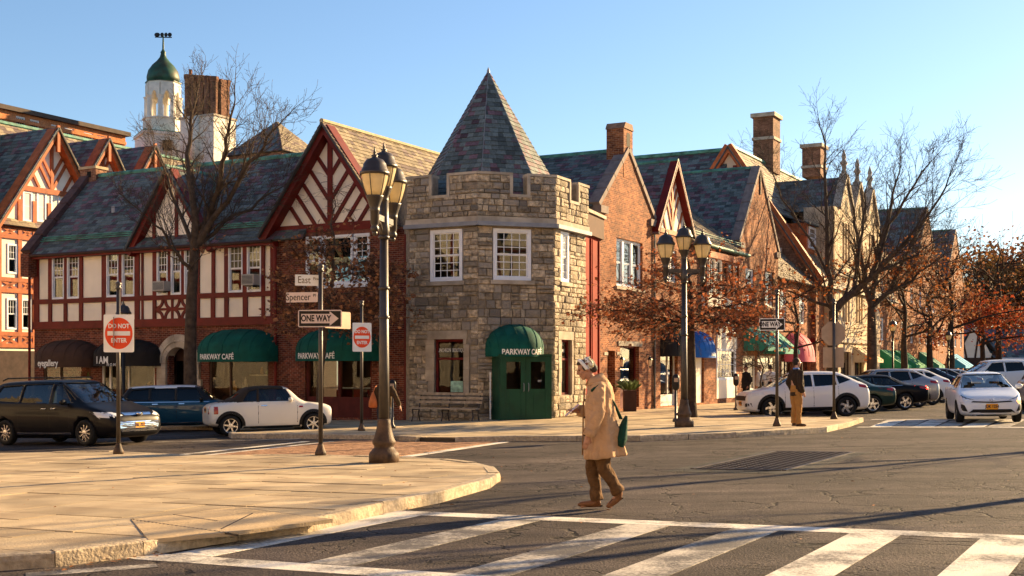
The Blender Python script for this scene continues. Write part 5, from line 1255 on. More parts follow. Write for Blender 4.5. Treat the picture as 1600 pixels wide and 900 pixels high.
MB().prism([tuple((V((XP,YP,0))+(p-V((XP,YP,0)))*.92).xy) for p in q4], -1, zb_-.05).build('wall', BRICKD, PY)
# added buildings behind the viewer, cream to bounce warm light; seen only in reflections
def across(O, u, n, wd, label, m, vh):
    fr = Fr(O, u); r = thing('bounce_building', label, 'building', fr.P(n*wd/2, base_at(fr, n*wd/2)))
    hs = []
    for i in range(n):
        for v in (.9, 4.3, 8.2): hs.append((i*wd+wd*.3, i*wd+wd*.7, v, v+2.0))
    wall(r, fr, 0, n*wd, -1.5, vh, hs, m, .3); MB().box(0, n*wd, -1.5, vh, -3.2, -3, fr.M).build('back_room', DARK, r)
    for h in hs: MB().box(h[0], h[1], h[2], h[3], -.12, -.1, fr.M).build('pane', GLASS, r)
    for i in range(0, n, 2): MB().prism([(i*wd-.3, vh), (i*wd+wd+.3, vh), (i*wd+wd/2, vh+wd*.6)], -.3, 0, fr.M).build('gable_wall', m, r)
    MB().box(-.5, n*wd+.5, vh-.2, vh+.02, -.3, .3, fr.M).build('eave_board', RED, r)
    MB().box(0, n*wd, -1.5, .2, 0, .06, fr.M).build('plinth', BRICKL, r)
    for v in (3.3, 4.0, 7.0, 7.8): MB().box(0, n*wd, v, v+.22, 0, .05, fr.M).build('timber_rail', RED, r)
    for i in range(n):
        for t in (0, .24, .76): MB().box(i*wd+wd*t, i*wd+wd*t+.2, 3.5, vh-.2, .0, .045, fr.M).build('timber_post', RED, r)
    b = MB(); b.prism([(.4, vh), (-4.5, vh+6), (-9, vh)], 0, n*wd, fr.M @ Matrix(((0,0,1,0),(0,1,0,0),(1,0,0,0),(0,0,0,1)))); b.build('roof', SLATESUN, r)
across((86, -20), (-1, 0), 14, 6, 'unseen pale stucco building added behind the viewer to bounce warm light', STUCCO, 13)
across((0, -20.5), (-1, 0), 6, 6, 'long unseen cream building added behind the viewer to bounce warm light', STUCCO, 13.5)
across((-38, -24), (-.1, 1), 7, 6, 'cream building facing the sun on the viewer\'s left', STUCCO, 12)

across((-40, 18), (-.1, 1), 7, 6, 'unseen cream building added opposite the half-timbered shops for reflections and warm fill', STUCCO, 8)
# ============================================================ trees
BARK = mat('grey brown bark', (.075, .052, .036), .4, 6, .95, .7, 22, bdist=.03)
BARKD = mat('dark bark', (.042, .028, .02), .4, 6, .95, .7, 22, bdist=.03)
def leafm(name, c, c2, isl=.45, tl=.28):
    m = mat(name, c, .15, 5, .7, 0, island=isl, col2=c2, c2lo=.4, c2hi=.8)
    b = m.node_tree.nodes['Principled BSDF']; N = m.node_tree.nodes; L = m.node_tree.links
    t = N.new('ShaderNodeBsdfTranslucent'); mx = N.new('ShaderNodeMixShader'); mx.inputs[0].default_value = tl
    src = b.inputs['Base Color'].links[0].from_socket; L.new(src, t.inputs[0]); L.new(b.outputs[0], mx.inputs[1]); L.new(t.outputs[0], mx.inputs[2]); L.new(mx.outputs[0], N['Material Output'].inputs[0]); return m
LBROWN = leafm('brown oak leaf', (.32, .145, .065), (.18, .075, .035)); LRED = leafm('russet oak leaf', (.34, .11, .045), (.18, .06, .028))
LORANGE = leafm('orange leaf', (.30, .095, .022), (.16, .05, .02)); LSCAR = leafm('scarlet maple leaf', (.32, .06, .022), (.26, .09, .03)); LGOLD = leafm('golden leaf', (.30, .16, .04), (.2, .10, .03))
class Tree:
    def __init__(s, seed): s.r = random.Random(seed); s.b = MB(); s.tips = []
    def path(s, pts, r0, r1, n=7):
        k = len(pts); s.b.tube(pts, [r0+(r1-r0)*i/(k-1) for i in range(k)], n, cap=False)
    def grow(s, p, d, L, r, lvl, P):
        R = s.r; n = 4 if lvl < 3 else 3; pts = [p]; d = d.normalized()
        for i in range(n):
            d = (d+V((R.gauss(0, 1), R.gauss(0, 1), R.gauss(0, 1)))*P['wander']+V((0, 0, P['up']))).normalized()
            p = p+d*L/n; pts.append(p)
        s.path(pts, r, max(r*.5, P['rmin']), 6 if r > .05 else 4 if r > .018 else 3)
        if lvl >= P['max']: s.tips.append((pts[-2], pts[-1])); return
        nb = P['nb'][min(lvl, len(P['nb'])-1)]
        for i in range(nb):
            t = (i+R.uniform(.3, 1))/nb*.85+.15; f = t*n; k = min(int(f), n-1); q = pts[k].lerp(pts[k+1], f-k)
            ax = (pts[k+1]-pts[k]).normalized(); o = ax.orthogonal(); o.rotate(Matrix.Rotation(R.uniform(0, 6.283), 3, ax)); an = radians(R.uniform(*P['ang']))
            nd = ax*cos(an)+o.normalized()*sin(an); nd.z *= P.get('flat', 1)
            s.grow(q, nd, L*R.uniform(*P['ratio']), max(r*(1-t*.5)*.55, P['rmin']), lvl+1, P)
        s.grow(pts[-1], d, L*.72, max(r*.5, P['rmin']), lvl+1, P)
    def finish(s, name, label, base, bark, leaf=None, nleaf=0, size=.07, spread=.25, keep=lambda p: True, group='street trees'):
        t = thing(name, label, 'tree', base, group); s.b.build('trunk', bark, t, smooth=True, uv=False)
        if leaf and nleaf:
            b = MB(); R = s.r; tips = [q for q in s.tips if keep(q[1])]
            for i in range(nleaf):
                a, c = R.choice(tips); p = a.lerp(c, R.random())+V((R.gauss(0, spread), R.gauss(0, spread), R.gauss(0, spread*.7)))
                z = size*R.uniform(.6, 1.4); u = V((R.gauss(0, 1), R.gauss(0, 1), R.gauss(0, .6))).normalized(); w = u.orthogonal(); w.rotate(Matrix.Rotation(R.uniform(0, 6.28), 3, u)); nn = u.cross(w)
                b.add([p-u*z, p-u*z*.1+w*z*.62+nn*z*.2, p+u*z, p-u*z*.1-w*z*.62+nn*z*.25], [(0,1,2), (0,2,3)])
            b.build('crown', leaf, t, uv=False, kind='stuff')
        return t
def pxp(px, py, Y): return V(((px-800)/F*Y, Y, CZ-(py-HY)/F*Y))
PB = dict(wander=.13, up=.05, max=4, nb=[3, 4, 4, 3], ang=(25, 55), ratio=(.5, .75), rmin=.006)
def skeleton_tree(seed, base, trunk, limbs, r0, P, depth=1.0, ll=1.9):
    """trunk: points up to the fork; limbs: lists of points from the fork outward"""
    T = Tree(seed); k = len(trunk); T.path([base+V((0, 0, -.3))]+trunk, r0*1.25, r0*.8, 9)
    T.b.lathe([(r0*1.9, -.15), (r0*1.45, .12), (r0*1.2, .5)], 9, Matrix.Translation(base))
    for pts, ra, rb in limbs:
        fine = []
        for i in range(len(pts)-1):
            for j in range(3): q = pts[i].lerp(pts[i+1], j/3); fine.append(q+V((T.r.gauss(0, .05), T.r.gauss(0, .05), T.r.gauss(0, .05)))*(i+j > 0))
        fine.append(pts[-1]); n = len(fine); T.path(fine, ra, rb, 7)
        for i in range(1, n):
            t = i/(n-1); d = (fine[i]-fine[i-1]).normalized(); rr = ra+(rb-ra)*t
            for q in range(2 if t > .3 else 1):
                o = d.orthogonal(); o.rotate(Matrix.Rotation(T.r.uniform(0, 6.28), 3, d)); an = radians(T.r.uniform(*P['ang'])); nd = d*cos(an)+o.normalized()*sin(an)
                nd.z = nd.z*P.get('flat', 1)+P.get('lift', .25); T.grow(fine[i], nd, ll*T.r.uniform(.6, 1.1)*(1.1-.4*t), max(.012, rr*.45), 1, P)
        T.grow(fine[-1], (fine[-1]-fine[-2]), ll*.8, rb, 1, P)
    return T
# T1 bare tree before the half-timbered shops
Yt = 43.0; base = V(((298-800)/F*Yt, Yt, G(-11, Yt)+.13)); q = lambda a, b, dy=0: pxp(a, b, Yt+dy)
fork = q(304, 388)
T = skeleton_tree(3, base, [q(297, 560), q(299, 470), fork], [
    ([fork, q(300, 320), q(296, 240, .8), q(300, 185, 1.2), q(308, 145, 1.5)], .15, .03),
    ([fork, q(330, 335), q(345, 270, -.8), q(352, 220, -1.2), q(366, 165, -1.5)], .14, .03),
    ([fork, q(345, 330, -.3), q(380, 270, -1), q(410, 230, -1.4), q(436, 195, -2)], .12, .025),
    ([fork, q(350, 350, .5), q(400, 315, 1.2), q(445, 290, 2)], .09, .02),
    ([q(301, 430), q(278, 395, -.5), q(252, 362, -1.4), q(225, 335, -2)], .08, .02),
    ([q(303, 400), q(285, 340, .6), q(262, 280, 1.5), q(240, 235, 2)], .09, .02)], .2, dict(PB, max=4, nb=[2, 2, 3, 2], rmin=.005), ll=1.05)
T.finish('bare_tree', 'bare street tree with dense twigs before the half-timbered shops', base, BARK, LBROWN, 30, .07, .1, keep=lambda p: p.z < 6)
# T2 sapling with brown leaves at the café
Yt = 41.3; base = V(((497-800)/F*Yt, Yt, G(-6.5, Yt)+.13)); q = lambda a, b, dy=0: pxp(a, b, Yt+dy)
PS = dict(wander=.16, up=-.02, max=3, nb=[3, 3, 3], ang=(35, 70), ratio=(.5, .75), rmin=.005, flat=.5, lift=.02)
tr_ = [q(500, 590), q(508, 520), q(517, 450)]; lim = [([tr_[-1], q(521, 400), q(520, 350), q(522, 305)], .07, .012)]
for y, x, dy in ((430, 585, -.5), (440, 455, .4), (455, 600, -.8), (470, 470, .5), (478, 612, .2), (492, 590, -1.0), (500, 462, -.4), (410, 565, .4), (395, 480, -.5), (420, 600, .8), (505, 560, .8), (470, 530, -1.6), (490, 525, 1.5)):
    s_ = q(517+(450-y)*.05, y+8); lim.append(([s_, s_.lerp(q(x, y, dy), .55)+V((0, 0, .08)), q(x, y, dy)], .028, .01))
T = skeleton_tree(8, base, tr_, lim, .095, PS, ll=.75)
T.finish('brown_leaved_sapling', 'slender young oak with dry brown leaves before the café awning', base, BARK, LBROWN, 3600, .07, .10, keep=lambda p: p.z < 6.6)
# T3 russet oak behind the far lamp post
Yt = 42.0; base = gp(1081, 652, .13); Yt = base.y; q = lambda a, b, dy=0: pxp(a, b, Yt+dy)
tr_ = [q(1081, 580), q(1079, 500), q(1077, 440)]; lim = [([tr_[-1], q(1078, 420), q(1074, 395)], .06, .02)]
for y, x, dy in ((480, 965, .3), (478, 1185, -.2), (492, 940, -.4), (470, 1000, -1.2), (500, 1190, .5), (505, 985, .8), (495, 1130, 1.3), (510, 1010, -1.4), (512, 1150, -1.2), (465, 1140, .4), (450, 1030, .6), (455, 1110, -.8), (520, 1060, 1.2), (500, 1100, -1.8), (435, 1060, .2)):
    s_ = q(1079, min(y+22, 505)); lim.append(([s_, s_.lerp(q(x, y-6, dy), .55)+V((0, 0, .1)), q(x, y-8, dy)], .04, .012))
T = skeleton_tree(21, base, tr_, lim, .13, dict(PS, flat=.3, lift=.0), ll=1.05)
T.finish('russet_oak', 'small oak with flat layers of russet leaves behind the far lamp post', base, BARKD, LRED, 3600, .062, .11, keep=lambda p: 2.4 < p.z < 5.9)
# T4, T5 large bare trees further up the street
PL = dict(PB, max=4, nb=[2, 2, 3, 2], wander=.14, rmin=.007)
Yt = 66.0; base = V(((1301-800)/F*Yt, Yt, G(15, Yt)+.13)); q = lambda a, b, dy=0: pxp(a, b, Yt+dy); fork = q(1303, 486)
T = skeleton_tree(5, base, [q(1301, 560), fork], [
    ([fork, q(1294, 420), q(1293, 340), q(1288, 260, .5), q(1284, 205, 1)], .17, .035),
    ([fork, q(1335, 455), q(1372, 425, -1), q(1402, 390, -1.5), q(1435, 350, -2)], .24, .05),
    ([q(1335, 455), q(1342, 400, .6), q(1348, 340, 1), q(1356, 285, 1.5)], .13, .03), ([q(1360, 435, -.8), q(1390, 350, -1), q(1420, 300, -2), q(1452, 255, -2.5)], .12, .03),
    ([fork, q(1272, 470, .7), q(1235, 455, 1.5), q(1195, 445, 2)], .1, .03), ([q(1294, 430), q(1265, 370, 1), q(1225, 310, 2), q(1200, 260, 2)], .08, .025), ([q(1372, 425, -1), q(1430, 400, -1), q(1470, 370, 0)], .08, .03)], .3, PL, ll=1.55)
T.finish('bare_tree', 'big bare tree with a heavy leaning limb behind the stop sign', base, BARK, LORANGE, 350, .08, .3, keep=lambda p: p.z < 8)
Yt = 72.0; base = V(((1363-800)/F*Yt, Yt, G(21, Yt)+.13)); q = lambda a, b, dy=0: pxp(a, b, Yt+dy); fork = q(1362, 480)
T = skeleton_tree(6, base, [q(1363, 560), fork], [([fork, q(1350, 430), q(1340, 370), q(1330, 310)], .2, .04), ([fork, q(1390, 455), q(1425, 440), q(1460, 410)], .18, .04), ([fork, q(1372, 400), q(1390, 320), q(1405, 270)], .18, .04), ([q(1390, 455), q(1430, 370), q(1470, 310), q(1490, 260)], .12, .03)], .3, PL, ll=1.9)
T.finish('bare_tree', 'bare tree with a straight dark trunk before the stone gables', base, BARK, LORANGE, 400, .09, .35, keep=lambda p: p.z < 8)
# leafy ones
def leafy(seed, px, Y, top, rad, name, label, leaf, n, size=.11, r0=.2, bark=None, max_=3, nb=(5, 4, 3), fl=.8, trunkh=.35, ang=(30, 65), spread=.3):
    base = V(((px-800)/F*Y, Y, 0)); base.z = G(base.x, base.y)+.1; h = CZ-(top-HY)/F*Y-base.z; T = Tree(seed)
    tp = base+V((0, 0, h*trunkh)); T.path([base+V((0, 0, -.3)), base.lerp(tp, .5)+V((.05, 0, 0)), tp], r0*1.2, r0*.85, 8)
    P = dict(wander=.13, up=.05, max=max_, nb=list(nb), ang=ang, ratio=(.55, .8), rmin=.012, flat=fl)
    T.path([tp, tp.lerp(base+V((0, 0, h)), .3)+V((.15, .1, 0)), tp.lerp(base+V((0, 0, h)), .55)+V((-.1, 0, 0)), base+V((.25, 0, h*.8))], r0*.8, .025, 7)
    for i in range(7):
        a = 6.283*i/7+T.r.uniform(-.4, .4); t = .05+.75*(i/7); o = tp.lerp(base+V((0, 0, h)), t*.8); T.grow(o, V((cos(a), sin(a), T.r.uniform(.15, .8)*fl)), rad*T.r.uniform(.5, .7)*(1.15-.6*t), r0*.4, 1, P)
    return T.finish(name, label, base, bark or BARKD, leaf, n, size, spread)
leafy(31, 1243, 58, 400, 3.2, 'orange_leaved_tree', 'small tree with sparse orange leaves beside the tall white windows', LORANGE, 650, .07, .13, fl=.6)
leafy(32, 1412, 86, 385, 4.5, 'russet_street_tree', 'street tree with thin russet foliage before the green awnings', LBROWN, 1200, .10, .24)
leafy(33, 1452, 98, 400, 4.5, 'russet_street_tree', 'street tree with brown foliage, its trunk left of the blue awning', LBROWN, 1100, .10, .26)
leafy(34, 1485, 100, 360, 5.0, 'bare_tree', 'twin-stemmed bare tree right of the blue awning', LBROWN, 500, .12, .3, max_=4, nb=(4, 3, 3), fl=1.1)
leafy(35, 1535, 106, 466, 4.9, 'scarlet_maple', 'low scarlet maple at the end of the street', LSCAR, 3800, .12, .24, fl=.35, trunkh=.45, spread=.45)
leafy(36, 1560, 118, 338, 6.5, 'bare_tree', 'wide bare tree rising at the right edge', LBROWN, 300, .13, .3, max_=4, nb=(5, 4, 3), fl=1.0)
leafy(37, 1188, 50, 520, 1.2, 'bare_shrub', 'small bare sapling before the teal awnings', None, 0, .06, .05, bark=BARK, fl=1.2)
for i, (px, Y, top, rad, lf, n) in enumerate(((1545, 165, 420, 9, LBROWN, 2600), (1600, 160, 395, 9, LGOLD, 3800), (1510, 172, 430, 8, LBROWN, 2400), (1650, 165, 400, 9, LBROWN, 2600), (1580, 180, 415, 9, LGOLD, 2800))):
    leafy(40+i, px, Y, top, rad, 'background_tree', ('brown autumn tree behind the timbered end building', 'golden-leaved tree at the right edge of the skyline', 'brown autumn tree left of the end building\'s gable', 'brown tree just past the right edge', 'dull gold tree behind the scarlet maple')[i], lf, n, .3, .4, spread=.9, fl=.9)
# unseen trees: right-hand ones throw shadows into view, those behind added for reflections
for i, (x, y, h, lab) in enumerate(((13.0, 19.5, 9.5, 'bare tree outside the right edge, nearest the crosswalk'), (19.5, 30, 11, 'bare tree outside the right edge, further up the street'), (24, 22, 12, 'bare tree far outside the right edge'), (-14, -9, 11, 'bare tree added for reflections behind the viewer on the left'), (6, -10, 12, 'bare tree added for reflections behind the viewer'), (24, -9, 11, 'bare tree added for reflections behind the viewer on the right'), (-26, 12, 11, 'bare tree outside the left edge'))):
    base = V((x, y, G(x, y))); T = Tree(70+i); tp = base+V((0, 0, h*.35)); T.path([base, tp, base+V((.2, 0, h*.95))], .2, .04, 8)
    for k in range(6):
        a = k*1.05+T.r.random(); T.grow(tp.lerp(base+V((0, 0, h)), k/7), V((cos(a), sin(a), .7)), 2.4, .08, 1, dict(PB, max=3, nb=[2, 3, 3]))
    T.finish('bare_tree', lab, base, BARKD)
# ============================================================ lamps, signs, street furniture
LGLASS = leafm('amber lamp glass', (.86, .74, .50), (.82, .68, .42), 0, .55); 
def lantern(root, p, s=1.0):
    M = Matrix.Translation(p) @ Matrix.Scale(s, 4)
    cup = MB().lathe([(.05, -.55), (.075, -.53), (.075, -.48), (.055, -.45), (.075, -.42), (.08, -.2), (.095, -.18), (.085, -.16), (.095, -.1), (.15, .05), (.16, .08)], 14, M).build('lantern_cup', IRON, root, smooth=True)
    MB().lathe([(.13, .08), (.17, .18), (.215, .34), (.235, .44), (.235, .46)], 16, M).build('lantern_glass', LGLASS, root, smooth=True)
    MB().lathe([(.26, .44), (.265, .50), (.235, .51), (.235, .545), (.215, .56), (.2, .64), (.15, .71), (.06, .745), (.045, .77), (.06, .79), (.02, .81), (.03, .83), (.012, .9), (.003, .95)], 18, M).build('lantern_cap', IRON, root, smooth=True)
    for k in range(6):
        a = k*pi/3+.3; pts = [(.155, .07), (.2, .2), (.245, .36), (.265, .46)]
        MB().tube([M @ V((r*cos(a), r*sin(a), z)) for r, z in pts], .009*s, 5).build('lantern_rib', IRON, root)
    MB().ball(p+V((0, 0, -.58*s)), .05*s, 10, 6).build('drop_ball', IRON, root, smooth=True)
RUSTB = mat('rusting iron base', (.10, .06, .035), .4, 7, .6, .3, 40, col2=(.045, .03, .022), c2s=5)
def lamp_post(base, H, ang, label):
    r = thing('street_lamp', label, 'street lamp', base, 'three-lantern lamp posts'); T = Matrix.Translation(base)
    MB().lathe([(.26, -.02), (.26, .13), (.245, .17), (.22, .19), (.2, .22), (.17, .25), (.17, .28), (.2, .32), (.2, .36), (.17, .42), (.135, .55), (.115, .66), (.115, .72), (.1, .74)], 18, T).build('base', RUSTB, r, smooth=True)
    prof = []; b = MB(); n = 24; rings = []
    for z, rr in ((.72, .092), (1.6, .088), (H-1.55, .068)):
        rings.append([(rr*(1-.07*(k % 2))*cos(6.283*k/n)+base.x, rr*(1-.07*(k % 2))*sin(6.283*k/n)+base.y, base.z+z) for k in range(n)])
    b.loft(rings); b.build('pole', IRON, r, smooth=True)
    for z in (2.45, 2.95, H-1.6): MB().lathe([(.09, z), (.1, z+.03), (.09, z+.06)], 14, T).build('collar', IRON, r, smooth=True)
    MB().lathe([(.07, H-1.6), (.1, H-1.45), (.085, H-1.35), (.075, H-.9)], 14, T).build('pole_head', IRON, r, smooth=True)
    c, s = cos(ang), sin(ang); arm = .5
    A = Matrix.Translation(base) @ Matrix.Rotation(ang, 4, 'Z'); MB().box(-arm, arm, -.035, .035, H-1.32, H-1.22, A).build('cross_arm', IRON, r)
    for sgn in (-1, 1):
        MB().tube([A @ V((sgn*.07, 0, H-1.5)), A @ V((sgn*.2, 0, H-1.36)), A @ V((sgn*.4, 0, H-1.33))], .025, 6).build('bracket', IRON, r)
        lantern(r, base+V((c*arm*sgn, s*arm*sgn, H-1.0)), .95)
    lantern(r, base+V((0, 0, H-.78)), .9)
    return r
lamp_post(gp(600, 722, .13), 5.42, radians(78), 'near three-lantern iron lamp post on the rounded island')
lamp_post(gp(1069, 667, .13), 5.48, radians(4), 'three-lantern iron lamp post on the tower corner pavement')
def small_lamp(base, H, label):
    r = thing('post_top_lamp', label, 'street lamp', base, 'single-lantern lamps up the street'); T = Matrix.Translation(base)
    MB().lathe([(.2, 0), (.2, .15), (.12, .35), (.07, .7), (.055, H-.9), (.05, H-.9)], 10, T).build('pole', BLACKP, r, smooth=True); lantern(r, base+V((0, 0, H-.9)), 1.0)
small_lamp(V(((1395-800)/F*78, 78, G(24, 78)+.13)), CZ-(497-HY)/F*78-G(24, 78)-.13, 'single-lantern lamp beside the green awnings'); small_lamp(V(((1482-800)/F*96, 96, G(34, 96)+.13)), CZ-(515-HY)/F*96-G(34, 96)-.13, 'distant single-lantern lamp beside the blue awning')
small_lamp(V(((186-800)/F*43, 43.5, G(-14, 43)+.13)), CZ-(470-HY)/F*43.5-G(-14, 43)-.13, 'lamp on the far pavement hidden behind the left do not enter sign')
# --- signs
SWHITE = mat('sign white', (.85, .83, .79), .04, 3, .5, 0); SRED = mat('sign red', (.80, .075, .02), .05, 3, .45, 0); SBLACK = mat('sign black', (.012, .01, .01), .1, 3, .4, 0); SPINK = mat('sign pink-white', (.62, .5, .47), .05, 3, .5, 0); STIN = mat('bare sign metal', (.42, .30, .21), .12, 5, .5, .05)
def sign_post(base, H, label, r=.043):
    t = thing('sign_post', label, 'sign', base); T = Matrix.Translation(base)
    MB().lathe([(.11, 0), (.11, .05), (.09, .09), (.065, .16), (.055, .2), (.045, .22)], 12, T).build('base', RUSTB, t, smooth=True)
    MB().lathe([(r, .2), (r*.95, H-.16)], 12, T).build('pole', IRON, t, smooth=True)
    MB().lathe([(r, H-.16), (r*1.5, H-.15), (r*1.5, H-.12), (r*.9, H-.11), (r*1.6, H-.06), (r*1.3, H-.015), (r*.2, H)], 12, T).build('finial', IRON, t, smooth=True)
    return t
def panel(t, c, ang, w, h, m, name='sign_panel', rad=.03, th=.004, back=None):
    """flat sign with rounded corners; returns its frame (local x right, y up, z out)"""
    c = V(c); n = V((sin(ang), -cos(ang), 0)); u = V((cos(ang), sin(ang), 0)); M = Matrix(((u.x, 0, n.x, c.x), (u.y, 0, n.y, c.y), (0, 1, 0, c.z), (0, 0, 0, 1)))
    pts = []
    for cx, cy, a0 in ((w/2-rad, h/2-rad, 0), (-w/2+rad, h/2-rad, pi/2), (-w/2+rad, -h/2+rad, pi), (w/2-rad, -h/2+rad, 1.5*pi)):
        for k in range(4): a = a0+pi/2*k/3; pts.append((cx+rad*cos(a), cy+rad*sin(a)))
    o = MB().prism(pts, .05, .05+th, M).build(name, m, t); 
    MB().prism([(p[0]*.99, p[1]*.99) for p in pts], .047, .05, M).build('sign_back', STIN, o)
    return o, M
def dne(t, c, ang, w, h):
    o, M = panel(t, c, ang, w, h, SWHITE); ra = w*.455
    MB().prism([(ra*cos(6.283*k/40), ra*1.17*sin(6.283*k/40)) for k in range(40)] if h > w*1.15 else [(ra*cos(6.283*k/40), ra*sin(6.283*k/40)) for k in range(40)], .054, .056, M).build('red_disc', SRED, o)
    MB().box(-ra*.82, ra*.82, -.045, .045, .056, .058, M).build('white_bar', SWHITE, o)
    for s, tx in ((1, 'DO NOT'), (-1, 'ENTER')): text(tx, .125, M @ Matrix.Translation((0, s*h*.19, .0575)), o, SWHITE, squeeze=.84, bold=.004, depth=.001)
    return o
def one_way(t, c, ang, w, h, inner=SPINK):
    o, M = panel(t, c, ang, w, h, inner); MB().prism([(-w/2+.02, -h/2+.02), (w/2-.02, -h/2+.02), (w/2-.02, h/2-.02), (-w/2+.02, h/2-.02)], .054, .0555, M).build('black_field', SBLACK, o)
    a = w/2-.06; MB().prism([(-a, -h*.27), (a-h*.52, -h*.27), (a-h*.52, -h*.42), (a, 0), (a-h*.52, h*.42), (a-h*.52, h*.27), (-a, h*.27)], .0555, .057, M).build('arrow', inner, o)
    text('ONE WAY', h*.5, M @ Matrix.Translation((-w*.09, 0, .058)), o, SBLACK, squeeze=.74, bold=.006, depth=.001)
def pz(px, py, base): return V((base.x, base.y, CZ-(py-HY)/F*base.y))
# left do not enter
b = gp(185, 709, .13); t = sign_post(b, pz(0, 440, b).z-b.z, 'do not enter sign post on the island, by the black minivan')
dne(t, pz(0, 521, b)+V((.02, 0, 0)), radians(6), .61, .78); o, M = panel(t, pz(0, 518, b)+V((-.05, .1, 0)), radians(-80), .5, .6, STIN, 'back_sign')
# street-name post
b = gp(501, 711, .13); t = sign_post(b, pz(0, 412, b).z-b.z, 'street name and one way sign post on the island')
one_way(t, pz(0, 498, b)+V((.0, -.02, 0)), radians(-3), .84, .33)
o, M = panel(t, pz(0, 499, b)+V((.24, .33, 0)), radians(62), .84, .33, STIN, 'back_sign')
cE = pz(0, 438, b); o, M = panel(t, cE+V((-.25, .03, 0)), radians(18), .50, .21, SWHITE, rad=.01); text('East', .19, M @ Matrix.Translation((-.08, 0, .056)), o, mat('gold letter', (.2, .14, .07)), squeeze=.8); text('Pkwy', .08, M @ Matrix.Translation((.16, .03, .056)), o, mat('gold letter', ()), squeeze=.8)
cE = pz(0, 465, b); o, M = panel(t, cE+V((-.33, -.06, 0)), radians(-14), .64, .19, SPINK, rad=.01); text('Spencer', .19, M @ Matrix.Translation((-.07, 0, .056)), o, SBLACK, squeeze=.82); text('Pl', .08, M @ Matrix.Translation((.26, .03, .056)), o, SBLACK)
# second do not enter
b = gp(565, 673, .13); t = sign_post(b, pz(0, 469, b).z-b.z, 'do not enter sign post on the far kerb, before the café window')
dne(t, pz(0, 527, b)+V((.0, -.03, 0)), radians(24), .56, .82); o, M = panel(t, pz(0, 527, b)+V((-.1, .1, 0)), radians(-62), .4, .72, STIN, 'back_sign')
# right one way and stop sign seen from behind
b = gp(1214, 666, .13); t = sign_post(b, pz(0, 452, b).z-b.z, 'one way sign post on the tower corner, beside the standing man')
one_way(t, pz(0, 507, b)+V((-.13, -.02, 0)), radians(-14), .66, .32, SWHITE); o, M = panel(t, pz(0, 507, b)+V((.08, .3, 0)), radians(62), .66, .32, STIN, 'back_sign')
b = gp(1303, 655, .13); t = sign_post(b, pz(0, 467, b).z-b.z, 'stop sign seen from behind with a square plate below, on the kerb')
c = pz(0, 521, b); M = Matrix(((1, 0, 0, c.x), (0, 0, -1, c.y), (0, 1, 0, c.z), (0, 0, 0, 1))); R8 = .385
MB().prism([(R8*cos(pi/8+k*pi/4), R8*sin(pi/8+k*pi/4)) for k in range(8)], -.06, -.055, M).build('stop_sign_back', STIN, t); MB().prism([(R8*cos(pi/8+k*pi/4), R8*sin(pi/8+k*pi/4)) for k in range(8)], -.066, -.06, M).build('stop_sign_face', SRED, t)
c = pz(0, 558.5, b); M = Matrix(((1, 0, 0, c.x), (0, 0, -1, c.y), (0, 1, 0, c.z), (0, 0, 0, 1))); MB().box(-.31, .31, -.3, .3, -.06, -.055, M).build('plate_back', STIN, t)
# bench in front of the tower's left face
fb = f0.off(0, 0); W0 = f0.U(642, .9); W1 = f0.U(745, .9); zb0 = G(f0.P(1, 0, 1).x, f0.P(1, 0, 1).y)+.13
BW = mat('weathered bench wood', (.36, .29, .21), .3, 8, .85, .3)
bench = thing('bench', 'weathered slatted bench against the stone tower', 'bench', f0.P((W0+W1)/2, zb0, .8))
for k, (v, w) in enumerate(((.43, 1.0), (.435, .86), (.435, .72), (.62, .52), (.76, .48), (.9, .44))):
    MB().box(W0, W1, zb0+v, zb0+v+(.04 if k < 3 else .09), w-.05 if k < 3 else w-.02, w+.05 if k < 3 else w+.015, f0.M).build('slat', BW, bench)
for u in (W0+.12, (W0+W1)/2, W1-.12):
    MB().tube([f0.P(u, zb0, 1.05), f0.P(u, zb0+.2, .95), f0.P(u, zb0+.41, 1.0)], .025, 6).build('leg', IRON, bench); MB().tube([f0.P(u, zb0, .5), f0.P(u, zb0+.25, .6), f0.P(u, zb0+.42, .55), f0.P(u, zb0+.98, .40)], .025, 6).build('leg', IRON, bench)
    MB().tube([f0.P(u, zb0+.41, 1.0), f0.P(u, zb0+.41, .55)], .022, 6).build('seat_rail', IRON, bench)
# pots and planters
def potplant(p, r, h, label, pm, lm, n=90, lh=.3, square=False):
    t = thing('plant_pot', label, 'plant pot', p); T = Matrix.Translation(p)
    if square: MB().box(-r, r, -r, r, 0, h, T).build('pot', pm, t)
    else: MB().lathe([(r*.7, 0), (r*.95, h*.85), (r*1.08, h*.86), (r*1.08, h), (r*.9, h), (r*.85, h*.9)], 14, T).build('pot', pm, t, smooth=False)
    b = MB()
    for i in range(n):
        a = rnd.uniform(0, 6.28); q = rnd.uniform(0, r); o = p+V((q*cos(a), q*sin(a), h)); d = V((cos(a)*rnd.uniform(.1, 1), sin(a)*rnd.uniform(.1, 1), rnd.uniform(.5, 1.2))).normalized(); L = lh*rnd.uniform(.5, 1.2); s = d.orthogonal().normalized()*.03
        b.add([o-s, o+d*L*.6+s*1.6, o+d*L+V((0, 0, -.04)), o+d*L*.5-s*1.5], [(0,1,2,3)])
    b.build('foliage', lm, t, kind='stuff', uv=False)
p = gp(888, 650, .13); potplant(p, .24, .42, 'red flower pot with dry stems beside the tower window', mat('red pot', (.22, .03, .02), .2), mat('dry stems', (.30, .2, .08), .3, island=.4), 70, .3)
p = FR.P(FR.U(982, .5), base_at(FR, 2.5), .55); potplant(p, .25, .85, 'tall dark planter with green shoots before the brick shop window', DARKW, mat('green shoots', (.10, .14, .03), .3, island=.4), 160, .5, True)
MB  # parking meters
